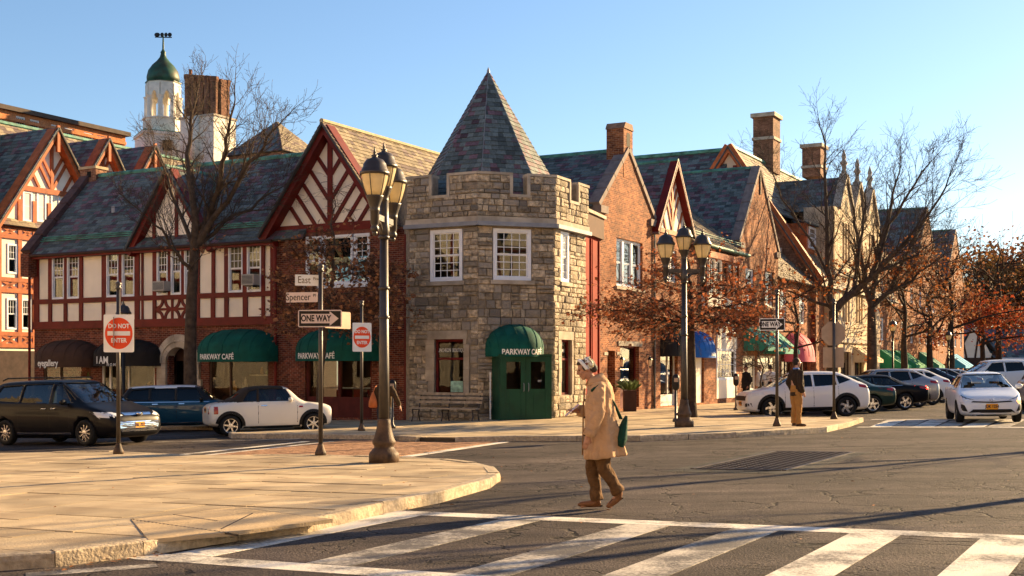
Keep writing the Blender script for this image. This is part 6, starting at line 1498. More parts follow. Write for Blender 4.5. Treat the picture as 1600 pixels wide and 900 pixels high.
def meter(p, label):
    t = thing('parking_meter', label, 'parking meter', p, 'parking meters'); T = Matrix.Translation(p)
    MB().lathe([(.1, 0), (.1, .06), (.045, .12), (.035, .95)], 10, T).build('pole', IRON, t, smooth=True)
    MB().lathe([(.05, .95), (.1, 1.0), (.115, 1.1), (.115, 1.3), (.09, 1.4), (.02, 1.44)], 12, T @ Matrix.Diagonal((1, .7, 1, 1))).build('head', BLACKP, t, smooth=True)
    MB().box(-.06, .06, -.085, -.075, 1.2, 1.32, T).build('display', STIN, t)
meter(gp(613, 669, .13), 'parking meter beside the woman with the orange bag'); meter(gp(1056, 659, .13), 'parking meter just left of the russet oak trunk'); meter(gp(1150, 641, .13), 'parking meter by the white crossover\'s bonnet'); meter(gp(1030, 651, .13) if False else FR.P(4.0+14, base_at(FR, 18), 4.6), 'parking meter near the dark-coated pedestrian')
# ============================================================ cars
def paint(name, c, metal=0., rough=.35): return mat(name, c, .03, 2, rough, 0, metal=metal, coat=.6 if not c or max(c) > .02 else .1, spec=.1)
CGLASS = glassmat('car glass', (.34, .40, .41), .05, 0); CGLASSD = glassmat('tinted car glass', (.08, .09, .10), .04, 0)
TYRE = mat('tyre rubber', (.013, .013, .013), .2, 9, .8, .2); RIM = mat('alloy rim', (.55, .55, .57), .05, 5, .25, 0, metal=.9); RIMD = mat('dark rim', (.05, .05, .055), .05, 5, .3, 0, metal=.6)
CBLACK = mat('black trim', (.012, .012, .013), .1, 5, .5, 0); CHROME = mat('chrome', (.8, .8, .82), 0, 5, .08, 0, metal=1.0); INTER = mat('car interior', (.045, .04, .036), .2, 4, .9, 0); SEAT = mat('seat fabric', (.12, .105, .09), .1, 6, .9, 0)
LAMPW = mat('headlight lens', (.7, .72, .75), .1, 9, .06, 0, coat=1); LAMPR = mat('tail light lens', (.35, .008, .006), .1, 9, .12, 0, coat=1); LAMPLIT = mat('lit brake light', (1, .05, .02), 0, 5, .3, 0, emit=3); AMBER = mat('amber lamp', (1, .35, .05), 0, 5, .3, 0, emit=2.5)
PLATE = mat('orange licence plate', (.75, .32, .02), .08, 8, .5, 0); PLTX = mat('plate letters', (.02, .015, .05), 0)
def ringpts(w, zb, zs, wt, zt, cabin):
    if cabin: h = [(0, zb), (w*.84, zb), (w*.965, zb+.1), (w, zb+(zs-zb)*.5), (w*.985, zs-.09), (w*.94, zs+.01), (wt, zt-.11), (wt*.82, zt-.015), (0, zt)]
    else: h = [(0, zb), (w*.84, zb), (w*.965, zb+.1), (w, zb+(zs-zb)*.5), (w*.975, zs-.08), (w*.92, zs-.005), (w*.80, zt-.012), (w*.45, zt+.006), (0, zt+.012)]
    return [(y, z) for y, z in h]+[(-y, z) for y, z in h[-2:0:-1]]
def boolean(me, cutters, op='DIFFERENCE'):
    o = bpy.data.objects.new('tmpb', me); COL.objects.link(o); cs = []
    for c in cutters:
        co = bpy.data.objects.new('tmpc', c); COL.objects.link(co); cs.append(co)
        md = o.modifiers.new('b', 'BOOLEAN'); md.operation = op; md.object = co; md.solver = 'EXACT'
    dg = bpy.context.evaluated_depsgraph_get(); r = bpy.data.meshes.new_from_object(o.evaluated_get(dg))
    for x in cs+[o]: bpy.data.objects.remove(x)
    return r
def prism_mesh(poly, lo, hi, axis, mi):      # polygon extruded along y (axis 1, poly in x,z) or x (axis 0, poly in y,z)
    b = MB(); b.k = mi
    M = Matrix(((1,0,0,0),(0,0,-1,0),(0,1,0,0),(0,0,0,1))) if axis == 1 else Matrix(((0,0,1,0),(1,0,0,0),(0,1,0,0),(0,0,0,1)))
    b.prism(poly, lo, hi, M); me = b.mesh('cut', [CBLACK, CBLACK, CBLACK], uv=False, fix=True); return me
def make_wheel(rad, wid, spokes, rimm, twist=0, sw=.07):
    t = MB(); t.lathe([(rad*.62, -wid/2), (rad*.9, -wid/2), (rad*.985, -wid*.36), (rad, -wid*.2), (rad, wid*.2), (rad*.985, wid*.36), (rad*.9, wid/2), (rad*.68, wid/2), (rad*.66, wid*.3)], 28)
    tm = t.mesh('tyre', TYRE, smooth=True, uv=False, fix=True)
    d = MB(); d.lathe([(rad*.66, -.02), (rad*.66, wid*.42), (rad*.70, wid*.48), (rad*.63, wid*.46), (rad*.61, wid*.1), (.001, wid*.05)], 28); dm = d.mesh('rim', RIM if rimm is RIM else rimm, uv=False, fix=True)
    s = MB()
    for k in range(spokes):
        a = 6.283*k/spokes; tw = twist; pts = [(.03*cos(a), .03*sin(a)), (rad*.36*cos(a+tw*.4), rad*.36*sin(a+tw*.4)), (rad*.64*cos(a+tw), rad*.64*sin(a+tw))]
        for i in range(2): s.bar(pts[i], pts[i+1], sw*(1-.15*i), wid*.28, wid*.42-.01*i)
    s.lathe([(.07, wid*.2), (.07, wid*.44), (.03, wid*.46)], 12); sm = s.mesh('spokes', RIM, uv=False)
    return tm, dm, sm
def make_car(name, label, pose, S):
    L, W2 = S['L'], S['W']/2; st = S['st']; wx = S['wheels']; R = S['R']
    x, y, th = pose; n = V((-.02, .0094, 1)).normalized(); z = G(x, y)
    f = V((cos(th), sin(th), 0)); f = (f-n*f.dot(n)).normalized(); lft = n.cross(f)
    M = Matrix(((f.x, lft.x, n.x, x), (f.y, lft.y, n.y, y), (f.z, lft.z, n.z, z), (0, 0, 0, 1)))
    root = thing(name, label, S.get('cat', 'car'), None, S.get('group'), M=M)
    add = lambda o: local(o, root)
    def put(b, nm, m, par=None, smooth=False, label=None): o = b.build(nm, m, None, smooth=smooth, uv=False, label=label); return local(o, par or root)
    # body
    b = MB(); b.loft([[(s[0], p[0]*1.0, p[1]) for p in ringpts(s[1]*W2, s[2], s[3], s[4]*W2, s[5], s[6])] for s in st]); me = b.mesh('body', [S['paint'], CBLACK, INTER], uv=False, fix=True)
    lv = 2 if y < 50 else 1; full = evald(me, [('SUBSURF', dict(levels=lv, render_levels=lv))])
    for p in full.polygons: p.use_smooth = True
    bm = bmesh.new(); bm.from_mesh(full); tree = BVHTree.FromBMesh(bm)
    cut = []
    for wxx in wx:
        for s in (-1, 1):
            c = MB(); c.k = 1; c.lathe([(R*1.13, 0), (R*1.13, .5)], 24, Matrix.Translation((wxx, s*(W2+.2), R)) @ Matrix.Rotation(pi/2*s, 4, 'X')); cut.append(c.mesh('cut', [CBLACK]*3, uv=False, fix=True))
    zbelt = S['belt']; H = S['H']
    cab = S['cabin']                           # inner cavity side outline
    c = MB(); c.k = 2; wI = S['wt']*W2-.06; wL = W2*.88
    zs_ = sorted({p[1] for p in cab})
    rings = []
    lo = min(p[1] for p in cab); hi = max(p[1] for p in cab)
    def wz(zv): return wL if zv <= zbelt else wL+(wI-wL)*(zv-zbelt)/(hi-zbelt)
    nC = len(cab); a = sum(cab[i][0]*cab[(i+1)%nC][1]-cab[(i+1)%nC][0]*cab[i][1] for i in range(nC))
    cc = cab if a < 0 else cab[::-1]
    c.add([(p[0], -wz(p[1]), p[1]) for p in cc]+[(p[0], wz(p[1]), p[1]) for p in cc], [tuple(range(nC))[::-1], tuple(range(nC, 2*nC))]+[(i, (i+1)%nC, nC+(i+1)%nC, nC+i) for i in range(nC)])
    cut.append(c.mesh('cut', [CBLACK]*3, uv=False, fix=True))
    for w in S['side']: cut.append(prism_mesh(w, -1.6, 1.6, 1, 1))
    fw = S['front']; cut.append(prism_mesh(fw[1], fw[0][0], fw[0][1], 0, 1))
    if S.get('rear'): rw = S['rear']; cut.append(prism_mesh(rw[1], rw[0][0], rw[0][1], 0, 1))
    bodym = boolean(full, cut)
    for p in bodym.polygons: p.use_smooth = p.material_index == 0
    if S.get('top'):
        bodym.materials.append(S['top'])
        for p in bodym.polygons:
            if p.material_index == 0 and p.center.z > zbelt+.035 and S['topx'][0] < p.center.x < S['topx'][1]: p.material_index = 3
            if S.get('pillar') and p.material_index in (0, 3) and zbelt+.035 < p.center.z < H-.1: p.material_index = 1
    bo = link('body', bodym); local(bo, root)
    md = bo.modifiers.new('w', 'WEIGHTED_NORMAL') if False else None
    # glass: the skin of the greenhouse, slightly inside
    groups = {}
    for fc in bm.faces:
        cz = fc.calc_center_median(); nn = fc.normal
        if cz.z < zbelt-.02 or nn.z > .93 or cz.z > H-.02: continue
        if abs(nn.y) > .72: k = 'side_window' if nn.y > 0 else 'side_window '
        elif nn.x > 0: k = 'windshield'
        else: k = 'rear_window'
        groups.setdefault(k, []).append(fc)
    for k, fs in groups.items():
        g = MB()
        for fc in fs:
            if k == 'windshield' and (fc.calc_center_median().x > S['front'][0][1]): continue
            g.add([v.co-v.normal*.016 for v in fc.verts], [tuple(range(len(fc.verts)))])
        if g.v: put(g, k.strip(), S.get('dglass', CGLASSD) if (k.strip() == 'rear_window') else S.get('glass', CGLASS), smooth=True)
    # patches projected on the skin
    def patch(poly, d, off=.006, nm='trim', m=CBLACK, par=None, sub=3):
        """poly: points in the plane facing direction d ('f','r','L','R'); laid on the bodywork"""
        dd = {'f': V((-1, 0, 0)), 'r': V((1, 0, 0)), 'L': V((0, -1, 0)), 'R': V((0, 1, 0))}[d]
        def hit(p):
            o = {'f': V((L, p[0], p[1])), 'r': V((-L, p[0], p[1])), 'L': V((p[0], 3, p[1])), 'R': V((p[0], -3, p[1]))}[d]
            h, nn, _, _ = tree.ray_cast(o, dd)
            if h is None: return None
            if nn.dot(dd) > 0: nn = -nn
            return h-dd*off
        pts = []
        for i in range(len(poly)):
            for j in range(sub): pts.append((poly[i][0]+(poly[(i+1)%len(poly)][0]-poly[i][0])*j/sub, poly[i][1]+(poly[(i+1)%len(poly)][1]-poly[i][1])*j/sub))
        cx = sum(p[0] for p in pts)/len(pts); cy = sum(p[1] for p in pts)/len(pts); g = MB(); rings = []
        for t in (1, .66, .33):
            r = [hit((cx+(p[0]-cx)*t, cy+(p[1]-cy)*t)) for p in pts]
            rings.append(r)
        c0 = hit((cx, cy))
        if c0 is None or any(q is None for r in rings for q in r): return None
        sk = [q+dd*.02 for q in rings[0]]
        g.loft([sk]+rings, closed=True, cap=False); nP = len(pts); bI = len(g.v); g.v.append(tuple(c0))
        for i in range(nP): g.f.append((3*nP+i, 3*nP+(i+1)%nP, bI)); g.mi.append(0)
        return put(g, nm, m, par, smooth=False)
    for pt in (S.get('patches', []) if y < 60 else [q for q in S.get('patches', []) if 'tail' in q[0]]):
        nm, d, poly, m = pt[:4]; off = pt[4] if len(pt) > 4 else .006
        patch(poly, d, off, nm, m)
        if d in 'LR' and not nm.endswith('!'): patch(poly, 'R' if d == 'L' else 'L', off, nm, m)
        if d in 'fr' and (sum(p[0] for p in poly)/len(poly)) > .2: patch([(-p[0], p[1]) for p in poly], d, off, nm, m)
    # door seams and handles on both sides
    for s in 'LR':
        for sx_, z0_, z1_ in S.get('seams', []): patch([(sx_-.009, z0_), (sx_+.009, z0_), (sx_+.009, z1_), (sx_-.009, z1_)], s, .0015, 'door_seam', CBLACK, sub=2)
        for hx, hz in S.get('handles', []): patch([(hx-.09, hz-.014), (hx+.09, hz-.014), (hx+.09, hz+.014), (hx-.09, hz+.014)], s, .03, 'door_handle', S.get('hmat', S['paint']), sub=2)
    # wheels
    tm, dm, sm = make_wheel(R, .21, *S['rim'])
    for wxx in wx:
        for s in (-1, 1):
            w = bpy.data.objects.new('wheel', tm); COL.objects.link(w); w.parent = root; w.matrix_basis = Matrix.Translation((wxx, s*(W2-.115), R)) @ Matrix.Rotation(-pi/2*s, 4, 'X') @ Matrix.Rotation(rnd.uniform(0, 6), 4, 'Z')
            for nm, m_ in (('rim', dm), ('spokes', sm)): q = bpy.data.objects.new(nm, m_); COL.objects.link(q); q.parent = w
            if S.get('arch'):
                a_ = MB(); pr = []
                for k in range(17):
                    an = -.25+(pi+.5)*k/16; pr.append((wxx+(R*1.13)*cos(an), R+(R*1.13)*sin(an), wxx+(R*1.13+.085)*cos(an), R+(R*1.13+.085)*sin(an)))
                rr = []
                for q in pr:
                    p1 = tree.ray_cast(V((q[0], s*3, max(q[1], .22))), V((0, -s, 0)))[0]; p2 = tree.ray_cast(V((q[2], s*3, max(q[3], .22))), V((0, -s, 0)))[0]
                    if p1 is None or p2 is None: continue
                    rr.append([p1-V((0, s*.05, 0)), p1+V((0, s*.016, 0)), p2+V((0, s*.012, 0)), p2-V((0, s*.02, 0))])
                if len(rr) > 3: a_.loft(rr, closed=False); put(a_, 'wheel_arch', CBLACK)
    # mirrors, interior
    mx, mz = S['mirror']
    for s in (-1, 1):
        m_ = MB(); m_.ball((mx, s*(W2+.06), mz), (.07, .11, .075), 10, 6); m_.tube([(mx+.03, s*(W2*.9), mz-.06), (mx+.02, s*(W2+.02), mz-.04)], .025, 6); put(m_, 'mirror', S.get('mirm', S['paint']), smooth=True)
    for sx_ in S.get('seats', []):
        for s in (-.38, .38):
            q = MB(); q.ball((sx_-.1, s, .82), (.1, .24, .36), 10, 8); q.ball((sx_-.16, s, 1.24 if H > 1.5 else 1.16), (.06, .13, .1), 10, 6); q.ball((sx_+.15, s, .5), (.28, .25, .12), 10, 6); put(q, 'seat', SEAT, smooth=True)
    q = MB(); fx = S['front'][0][1]; q.ball((S['dash']-.12, 0, zbelt-.2), (.24, W2*.72, .13), 12, 6); put(q, 'dashboard', INTER, smooth=True)
    for k in S.get('drivers', []):
        q = MB(); sx_, sy = k; q.ball((sx_, sy, 1.18), (.11, .09, .13), 10, 8); q.ball((sx_-.05, sy, .82), (.14, .22, .28), 10, 8); q.tube([(sx_-.03, sy, 1.0), (sx_, sy, 1.12)], .06, 8); put(q, 'driver', mat('driver', (.28, .15, .10), .3, 9), smooth=True)
    # plates
    for d, px_, pz_, tx in S.get('plates', []):
        sg = 1 if d == 'f' else -1; h = tree.ray_cast(V((sg*L, 0, pz_)), V((-sg, 0, 0)))[0]; X = (h.x if h else sg*L/2)+sg*.012
        PM = Matrix(((0, 0, sg, X), (sg, 0, 0, 0), (0, 1, 0, pz_), (0, 0, 0, 1))); o = put(MB().box(-.155, .155, -.078, .078, -.01, .0, PM), 'licence_plate', PLATE)
        t_ = text(tx, .115, PM @ Matrix.Translation((0, 0, .002)), None, PLTX, squeeze=.8, bold=.003, depth=.001); local(t_, o)
    for k in S.get('bars', []): q = MB(); q.tube(k[0], k[1], 6); put(q, k[2], k[3], smooth=True)
    bm.free(); return root
def car_spec(L, W, H, hoodf, hoodr, belt, xwb, xrf, xrr, xrb, tailz, taile, wt=.72, zb=.2, nosew=.66, tailw=.86, nz=.56):
    h = L/2; m = (xrf+xrr)/2
    return [(h, nosew, zb+.14, nz-.06, .5, nz, 0), (h-.06, .84, zb+.04, hoodf-.10, .6, hoodf-.05, 0), (h-.25, .93, zb, hoodf-.02, .7, hoodf+.02, 0), (h-.7, .985, zb-.01, hoodf+.06+(hoodr-hoodf)*.3, .7, hoodf+(hoodr-hoodf)*.6, 0),
            (xwb+.1, 1, zb-.02, belt-.05, .75, hoodr-.01, 0), (xwb-.02, 1, zb-.02, belt-.02, .80, hoodr+.05, 0), (xrf+.12, 1, zb-.02, belt, wt+.02, H-.11, 1), (xrf, 1, zb-.02, belt, wt, H-.045, 1), (xrf-.2, 1, zb-.02, belt, wt, H-.015, 1),
            (m, 1, zb-.02, belt+.01, wt, H, 1), (xrr+.1, 1, zb-.02, belt+.03, wt, H-.03, 1), (xrr, 1, zb-.01, belt+.04, wt-.01, H-.06, 1), (xrb+.06, .99, zb+.02, belt+.04, wt+.03, tailz+.06, 1), (xrb-.05, .98, zb+.04, tailz-.06, wt+.08, tailz, 0),
            (-h+.1, .95, zb+.08, taile-.05, .8, taile, 0), (-h+.02, tailw, zb+.14, taile-.12, .8, taile-.08, 0), (-h, tailw*.88, zb+.2, taile-.22, .7, taile-.2, 0)]
def cabin_of(S, xwb, xrf, xrr, xrb, H, floor=.45):
    return [(xwb-.25, floor), (xwb-.12, S['belt']-.04), (xrf-.02, H-.11), (xrr+.05, H-.12), (xrb+.28, S['belt']+.02), (xrb+.35, floor)]
def trap(w0, z0, w1, z1): return [(-w0, z0), (w0, z0), (w1, z1), (-w1, z1)]
# ---- black minivan
S = dict(L=5.08, W=1.98, H=1.76, R=.345, wheels=(1.55, -1.48), belt=1.08, wt=.76, paint=paint('black car paint', (.006, .006, .008)), cat='minivan', group='vehicles on the left street')
S['st'] = car_spec(5.08, 1.98, 1.76, .86, 1.10, 1.08, 1.45, .42, -2.05, -2.42, 1.15, 1.0, .76, .19)
S['cabin'] = cabin_of(S, 1.45, .42, -2.05, -2.42, 1.76)
S['side'] = [[(1.0, 1.12), (.33, 1.12), (.28, 1.60), (.50, 1.58)], [(.2, 1.12), (-.9, 1.14), (-.88, 1.61), (.16, 1.62)], [(-1.0, 1.15), (-2.0, 1.2), (-1.8, 1.56), (-.98, 1.60)]]
S['front'] = ((.2, 1.6), trap(.78, 1.13, .62, 1.64)); S['rear'] = ((-3, -1.6), trap(.70, 1.2, .58, 1.6))
S['glass'] = CGLASS; S['dash'] = 1.15; S['seats'] = [.1, -.9]; S['drivers'] = [(.15, .38), (-.8, -.4)]; S['mirror'] = (.88, 1.14); S['mirm'] = CBLACK
S['rim'] = (10, RIMD, 0, .035); S['seams'] = [(1.0, .4, 1.1), (.26, .36, 1.1), (-.95, .36, 1.1)]; S['handles'] = [(.42, .98), (.06, .98)]; S['hmat'] = CHROME
S['patches'] = [('headlight', 'f', [(.50, .78), (.93, .70), (.95, .88), (.72, .87)], LAMPW), ('grille', 'f', [(-.45, .78), (.45, .78), (.5, .85), (-.5, .85)], CHROME), ('lower_grille', 'f', [(-.62, .36), (.62, .36), (.70, .62), (-.70, .62)], CHROME, .008), ('headlight_side', 'L', [(2.0, .74), (2.35, .72), (2.3, .86), (1.85, .88)], LAMPW), ('sill_strip', 'L', [(-1.0, .30), (1.05, .30), (1.05, .35), (-1.0, .35)], CHROME, .01), ('tail_light', 'r', [(.62, .9), (.85, .9), (.85, 1.25), (.72, 1.25)], LAMPR)]
for k in range(5): S['patches'].append(('grille_gap', 'f', [(-.6-.012*k, .385+.047*k), (.6+.012*k, .385+.047*k), (.6+.012*k, .403+.047*k), (-.6-.012*k, .403+.047*k)], CBLACK, .012))
S['plates'] = [('f', 0, .52, 'FBK 7072')]; S['bars'] = [([(.1, s*.66, 1.76), (.0, s*.66, 1.80), (-1.7, s*.66, 1.80), (-1.9, s*.66, 1.74)], .02, 'roof_rail', CBLACK) for s in (-1, 1)]+[([(2.50, -.09, .81), (2.52, 0, .81), (2.50, .09, .81)], .05, 'badge', CHROME)]
make_car('minivan', 'glossy black minivan passing in front of the shops at the left edge', (-12.4, 32.95, radians(-29)), S) if False else None
th = radians(-29); f_ = V((cos(th), sin(th))); rt = V((sin(th), -cos(th))); wc = V((gp(137, 697).x, gp(137, 697).y)); c_ = wc-f_*1.55-rt*.86
make_car('minivan', 'glossy black minivan passing in front of the shops at the left edge', (c_.x, c_.y, th), S)
# ---- blue crossover with white roof
S = dict(L=4.3, W=1.82, H=1.56, R=.345, wheels=(1.38, -1.29), belt=1.0, wt=.78, paint=paint('teal blue car paint', (.008, .055, .10), .3), cat='car', group='vehicles on the left street')
S['st'] = car_spec(4.3, 1.82, 1.56, .90, 1.03, 1.0, 1.05, .55, -1.7, -2.0, 1.1, .98, .79, .22, .80, .9, .76); S['cabin'] = cabin_of(S, 1.05, .52, -1.7, -2.0, 1.56)
S['side'] = [[(.72, 1.04), (-.12, 1.04), (-.12, 1.42), (.50, 1.41)], [(-.2, 1.04), (-.95, 1.05), (-.93, 1.42), (-.2, 1.42)], [(-1.03, 1.05), (-1.72, 1.12), (-1.55, 1.38), (-1.02, 1.42)]]
S['front'] = ((.3, 1.3), trap(.74, 1.06, .62, 1.43)); S['rear'] = ((-3, -1.3), trap(.68, 1.14, .6, 1.42)); S['dash'] = .85; S['seats'] = [.1, -.8]; S['mirror'] = (.66, 1.07); S['mirm'] = CBLACK; S['glass'] = CGLASSD
S['rim'] = (5, RIMD, .2, .06); S['arch'] = 1; S['top'] = paint('white car paint', (.72, .72, .72)); S['topx'] = (-2.1, .42); S['pillar'] = 1; S['seams'] = [(.85, .4, 1.0), (-.15, .36, 1.0), (-1.0, .5, 1.0)]; S['handles'] = [(.02, .93), (-.82, .93)]; S['hmat'] = CHROME
S['patches'] = [('headlight', 'f', [(.5, .68), (.78, .68), (.78, .9), (.5, .9)], LAMPW), ('grille', 'f', [(-.4, .5), (.4, .5), (.42, .72), (-.42, .72)], CBLACK), ('sill_strip', 'L', [(-.8, .28), (.85, .28), (.85, .33), (-.8, .33)], CHROME, .012), ('belt_strip', 'L', [(-1.7, .99), (.9, .965), (.9, .985), (-1.7, 1.01)], CHROME, .008), ('tail_light', 'r', [(.6, .75), (.8, .75), (.8, 1.05), (.6, 1.05)], LAMPR)]
make_car('parked_car', 'teal blue crossover with white roof parked behind the white convertible', (-10.95, 41.0, radians(10)), S)
# ---- white convertible
S = dict(L=3.68, W=1.68, H=1.48, R=.31, wheels=(1.22, -1.23), belt=.96, wt=.78, paint=paint('cream white car paint', (.74, .70, .62)), cat='car', group='vehicles on the left street')
S['st'] = car_spec(3.68, 1.68, 1.48, .89, .99, .96, .92, .47, -.72, -1.24, 1.02, .96, .79, .2, .82, .9, .78); S['cabin'] = cabin_of(S, .92, .47, -.72, -1.2, 1.48)
S['side'] = [[(.64, 1.0), (-.38, 1.0), (-.36, 1.37), (.43, 1.36)], [(-.46, 1.0), (-.88, 1.0), (-.66, 1.30), (-.43, 1.36)]]
S['front'] = ((.1, 1.08), trap(.66, 1.02, .56, 1.36)); S['rear'] = ((-3, -.9), trap(.5, 1.12, .44, 1.28)); S['dash'] = .62; S['seats'] = [0]; S['mirror'] = (.52, 1.04)
S['rim'] = (6, RIM, 0, .05); S['arch'] = 1; S['top'] = mat('dark brown soft top', (.035, .025, .018), .15, 20, .95, .3, 80); S['topx'] = (-1.6, .38); S['seams'] = [(.74, .36, .96), (-.42, .36, .96)]; S['handles'] = [(-.25, .88)]; S['hmat'] = CHROME
S['patches'] = [('headlight', 'f', [(.42, .60), (.68, .60), (.68, .84), (.42, .84)], LAMPW), ('tail_light', 'r', [(.56, .66), (.70, .66), (.70, .90), (.56, .90)], LAMPR), ('tail_light_side', 'L', [(-1.70, .66), (-1.58, .66), (-1.58, .88), (-1.70, .88)], LAMPR), ('rear_bumper', 'r', [(-.7, .28), (.7, .28), (.7, .34), (-.7, .34)], CBLACK), ('sill', 'L', [(-.85, .2), (.82, .2), (.82, .28), (-.85, .28)], CBLACK, .01), ('side_lamp', 'L', [(.78, .80), (.92, .80), (.90, .85), (.80, .85)], LAMPR)]
S['plates'] = [('r', 0, .78, 'HJN 4518')]
th = radians(22); f_ = V((cos(th), sin(th))); rt = V((sin(th), -cos(th))); wc = V(gp(359, 682).xy); c_ = wc+f_*1.25-rt*.73
make_car('parked_car', 'cream white convertible with dark soft top parked at the corner kerb', (c_.x, c_.y, th), S)
# ---- right-hand parked row
def crossover(label, pose, col, L=4.33, W=1.78, H=1.6, plates=None, glass=CGLASSD, drivers=(), tw=.5, rim=(5, RIMD, .45, .085)):
    k = L/4.33; S = dict(L=L, W=W, H=H, R=.35, wheels=(1.32*k, -1.29*k), belt=1.0*H/1.6, wt=.72, paint=col, cat='car', group='cars parked along the right street')
    b_ = S['belt']; S['st'] = car_spec(L, W, H, .92*H/1.6, 1.05*H/1.6, b_, 1.15*k, .38*k, -1.2*k, -2.0*k, 1.14*H/1.6, 1.04*H/1.6, .74, .21, .78, .9, .70*H/1.6); S['cabin'] = cabin_of(S, 1.15*k, .38*k, -1.2*k, -1.95*k, H)
    q = lambda p: [(x*k, z*H/1.6) for x, z in p]
    S['side'] = [q([(.70, 1.05), (-.12, 1.06), (-.12, 1.46), (.33, 1.44)]), q([(-.2, 1.06), (-.98, 1.10), (-.92, 1.45), (-.2, 1.46)]), q([(-1.06, 1.13), (-1.5, 1.26), (-1.25, 1.38), (-1.0, 1.43)])]
    S['front'] = ((.1*k, 1.4*k), trap(.72*W/1.78, 1.07*H/1.6, .55*W/1.78, 1.48*H/1.6)); S['rear'] = ((-3, -1.25*k), trap(.60, 1.2*H/1.6, .5, 1.44*H/1.6)); S['dash'] = .8*k; S['seats'] = [.05, -.85]; S['mirror'] = (.62*k, 1.07*H/1.6); S['glass'] = glass
    S['rim'] = rim; S['arch'] = 1; S['seams'] = [(.85*k, .42, b_), (-.15*k, .38, b_+.02), (-1.02*k, .55, b_+.05)]; S['handles'] = [(-.0, .9*H/1.6)]
    S['patches'] = [('headlight', 'f', [(.42, .74), (.84, .78), (.86, .90), (.5, .84)], LAMPW), ('grille', 'f', [(-.55, .62), (.55, .62), (.6, .78), (-.6, .78)], CBLACK, .01), ('fog_lamp', 'f', [(.5, .40), (.78, .42), (.78, .54), (.55, .52)], CBLACK), ('headlight_side', 'L', [(1.55*k, .80), (1.98*k, .76), (1.95*k, .88), (1.6*k, .90)], LAMPW), ('tail_light', 'r', [(.45, .96), (.84, .94), (.84, 1.10), (.5, 1.06)], LAMPR, .012), ('tail_light_side', 'L', [(-2.05*k, .96), (-1.75*k, 1.02), (-1.75*k, 1.12), (-2.05*k, 1.08)], LAMPR), ('sill', 'L', [(-.92*k, .2), (.94*k, .2), (.94*k, .36), (-.92*k, .36)], CBLACK, .008), ('rear_bumper', 'r', [(-.7, .3), (.7, .3), (.74, .46), (-.74, .46)], CBLACK)]
    S['plates'] = plates or [('f', 0, .52, 'HXC 2254'), ('r', 0, .72, 'HXC 2254')]; S['drivers'] = list(drivers)
    return make_car('parked_car', label, pose, S)
def sedan(label, pose, col, L=4.7, W=1.82, H=1.44, lit=False):
    k = L/4.7; S = dict(L=L, W=W, H=H, R=.33, wheels=(1.42*k, -1.38*k), belt=.93, wt=.68, paint=col, cat='car', group='cars parked along the right street')
    S['st'] = car_spec(L, W, H, .78, .95, .93, 1.0*k, .2*k, -.95*k, -1.65*k, 1.02, .98, .68, .19); S['cabin'] = cabin_of(S, 1.0*k, .2*k, -.95*k, -1.6*k, H)
    S['side'] = [[(.58*k, .98), (-.18*k, .99), (-.18*k, 1.30), (.2*k, 1.28)], [(-.26*k, .99), (-1.2*k, 1.03), (-.85*k, 1.27), (-.26*k, 1.30)]]
    S['front'] = ((0, 1.3*k), trap(.7, 1.0, .52, 1.32)); S['rear'] = ((-1.75*k, -.8*k), trap(.62, 1.06, .5, 1.31)); S['dash'] = .7; S['seats'] = [0, -.8]; S['mirror'] = (.55*k, 1.0)
    S['rim'] = (5, RIM, 0, .09); S['seams'] = [(.75*k, .4, .93), (-.22*k, .36, .95), (-1.2*k, .6, .97)]; S['handles'] = [(-.05, .86), (-1.0, .88)]
    S['patches'] = [('headlight', 'f', [(.45, .62), (.84, .62), (.84, .74), (.5, .74)], LAMPW), ('tail_light', 'r', [(.38, .80), (.84, .78), (.84, .94), (.45, .92)], LAMPLIT if lit else LAMPR, .012), ('tail_light_side', 'L', [(-2.2*k, .80), (-1.95*k, .84), (-1.95*k, .92), (-2.2*k, .92)], LAMPR), ('belt_strip', 'L', [(-1.3*k, .965), (.7*k, .945), (.7*k, .96), (-1.3*k, .98)], CHROME, .008), ('rear_bumper', 'r', [(-.6, .28), (.6, .28), (.6, .38), (-.6, .38)], CBLACK)]
    S['plates'] = [('r', 0, .62, 'GKD 3301')]; return make_car('parked_car', label, pose, S)
PW = paint('white car paint', ()); A_ = radians(184)
crossover('white crossover parked nose-in behind the standing man', (10.05, 42.6, radians(185)), PW)
sedan('dark green sedan parked beside the white crossover', (11.85, 45.9, A_), paint('dark green car paint', (.008, .03, .026), .2), 4.6)
sedan('black sedan with chrome window trim parked beyond the dark green sedan', (13.9, 48.9, A_), paint('black car paint', ()), 4.95, 1.86, 1.43, True)
crossover('silver grey crossover with lit red tail lights beyond the black sedan', (15.6, 52.1, A_), paint('silver car paint', (.30, .30, .31), .6), 4.6, 1.84, 1.66)
crossover('white crossover beyond the silver grey crossover', (17.3, 55.3, A_), PW, 4.5, 1.82, 1.65)
crossover('black crossover with roof rails beyond the second white crossover', (18.8, 58.4, A_), paint('black car paint', ()), 4.6, 1.84, 1.72)
crossover('dark grey crossover nearest the far van', (20.6, 61.8, A_), paint('graphite car paint', (.03, .03, .034), .4), 4.6, 1.84, 1.68)
crossover('silver wagon just left of the white van', (22.6, 65.5, A_), paint('silver car paint', ()), 4.7, 1.84, 1.62)
crossover('long white van parked across the street end', (27.9, 71, radians(183)), PW, 6.2, 2.0, 2.1)
crossover('pale silver car waiting behind the white hatchback', (19.6, 44.8, radians(-106)), paint('pale silver car paint', (.5, .52, .55), .4), 4.5, 1.8, 1.58, glass=CGLASS)
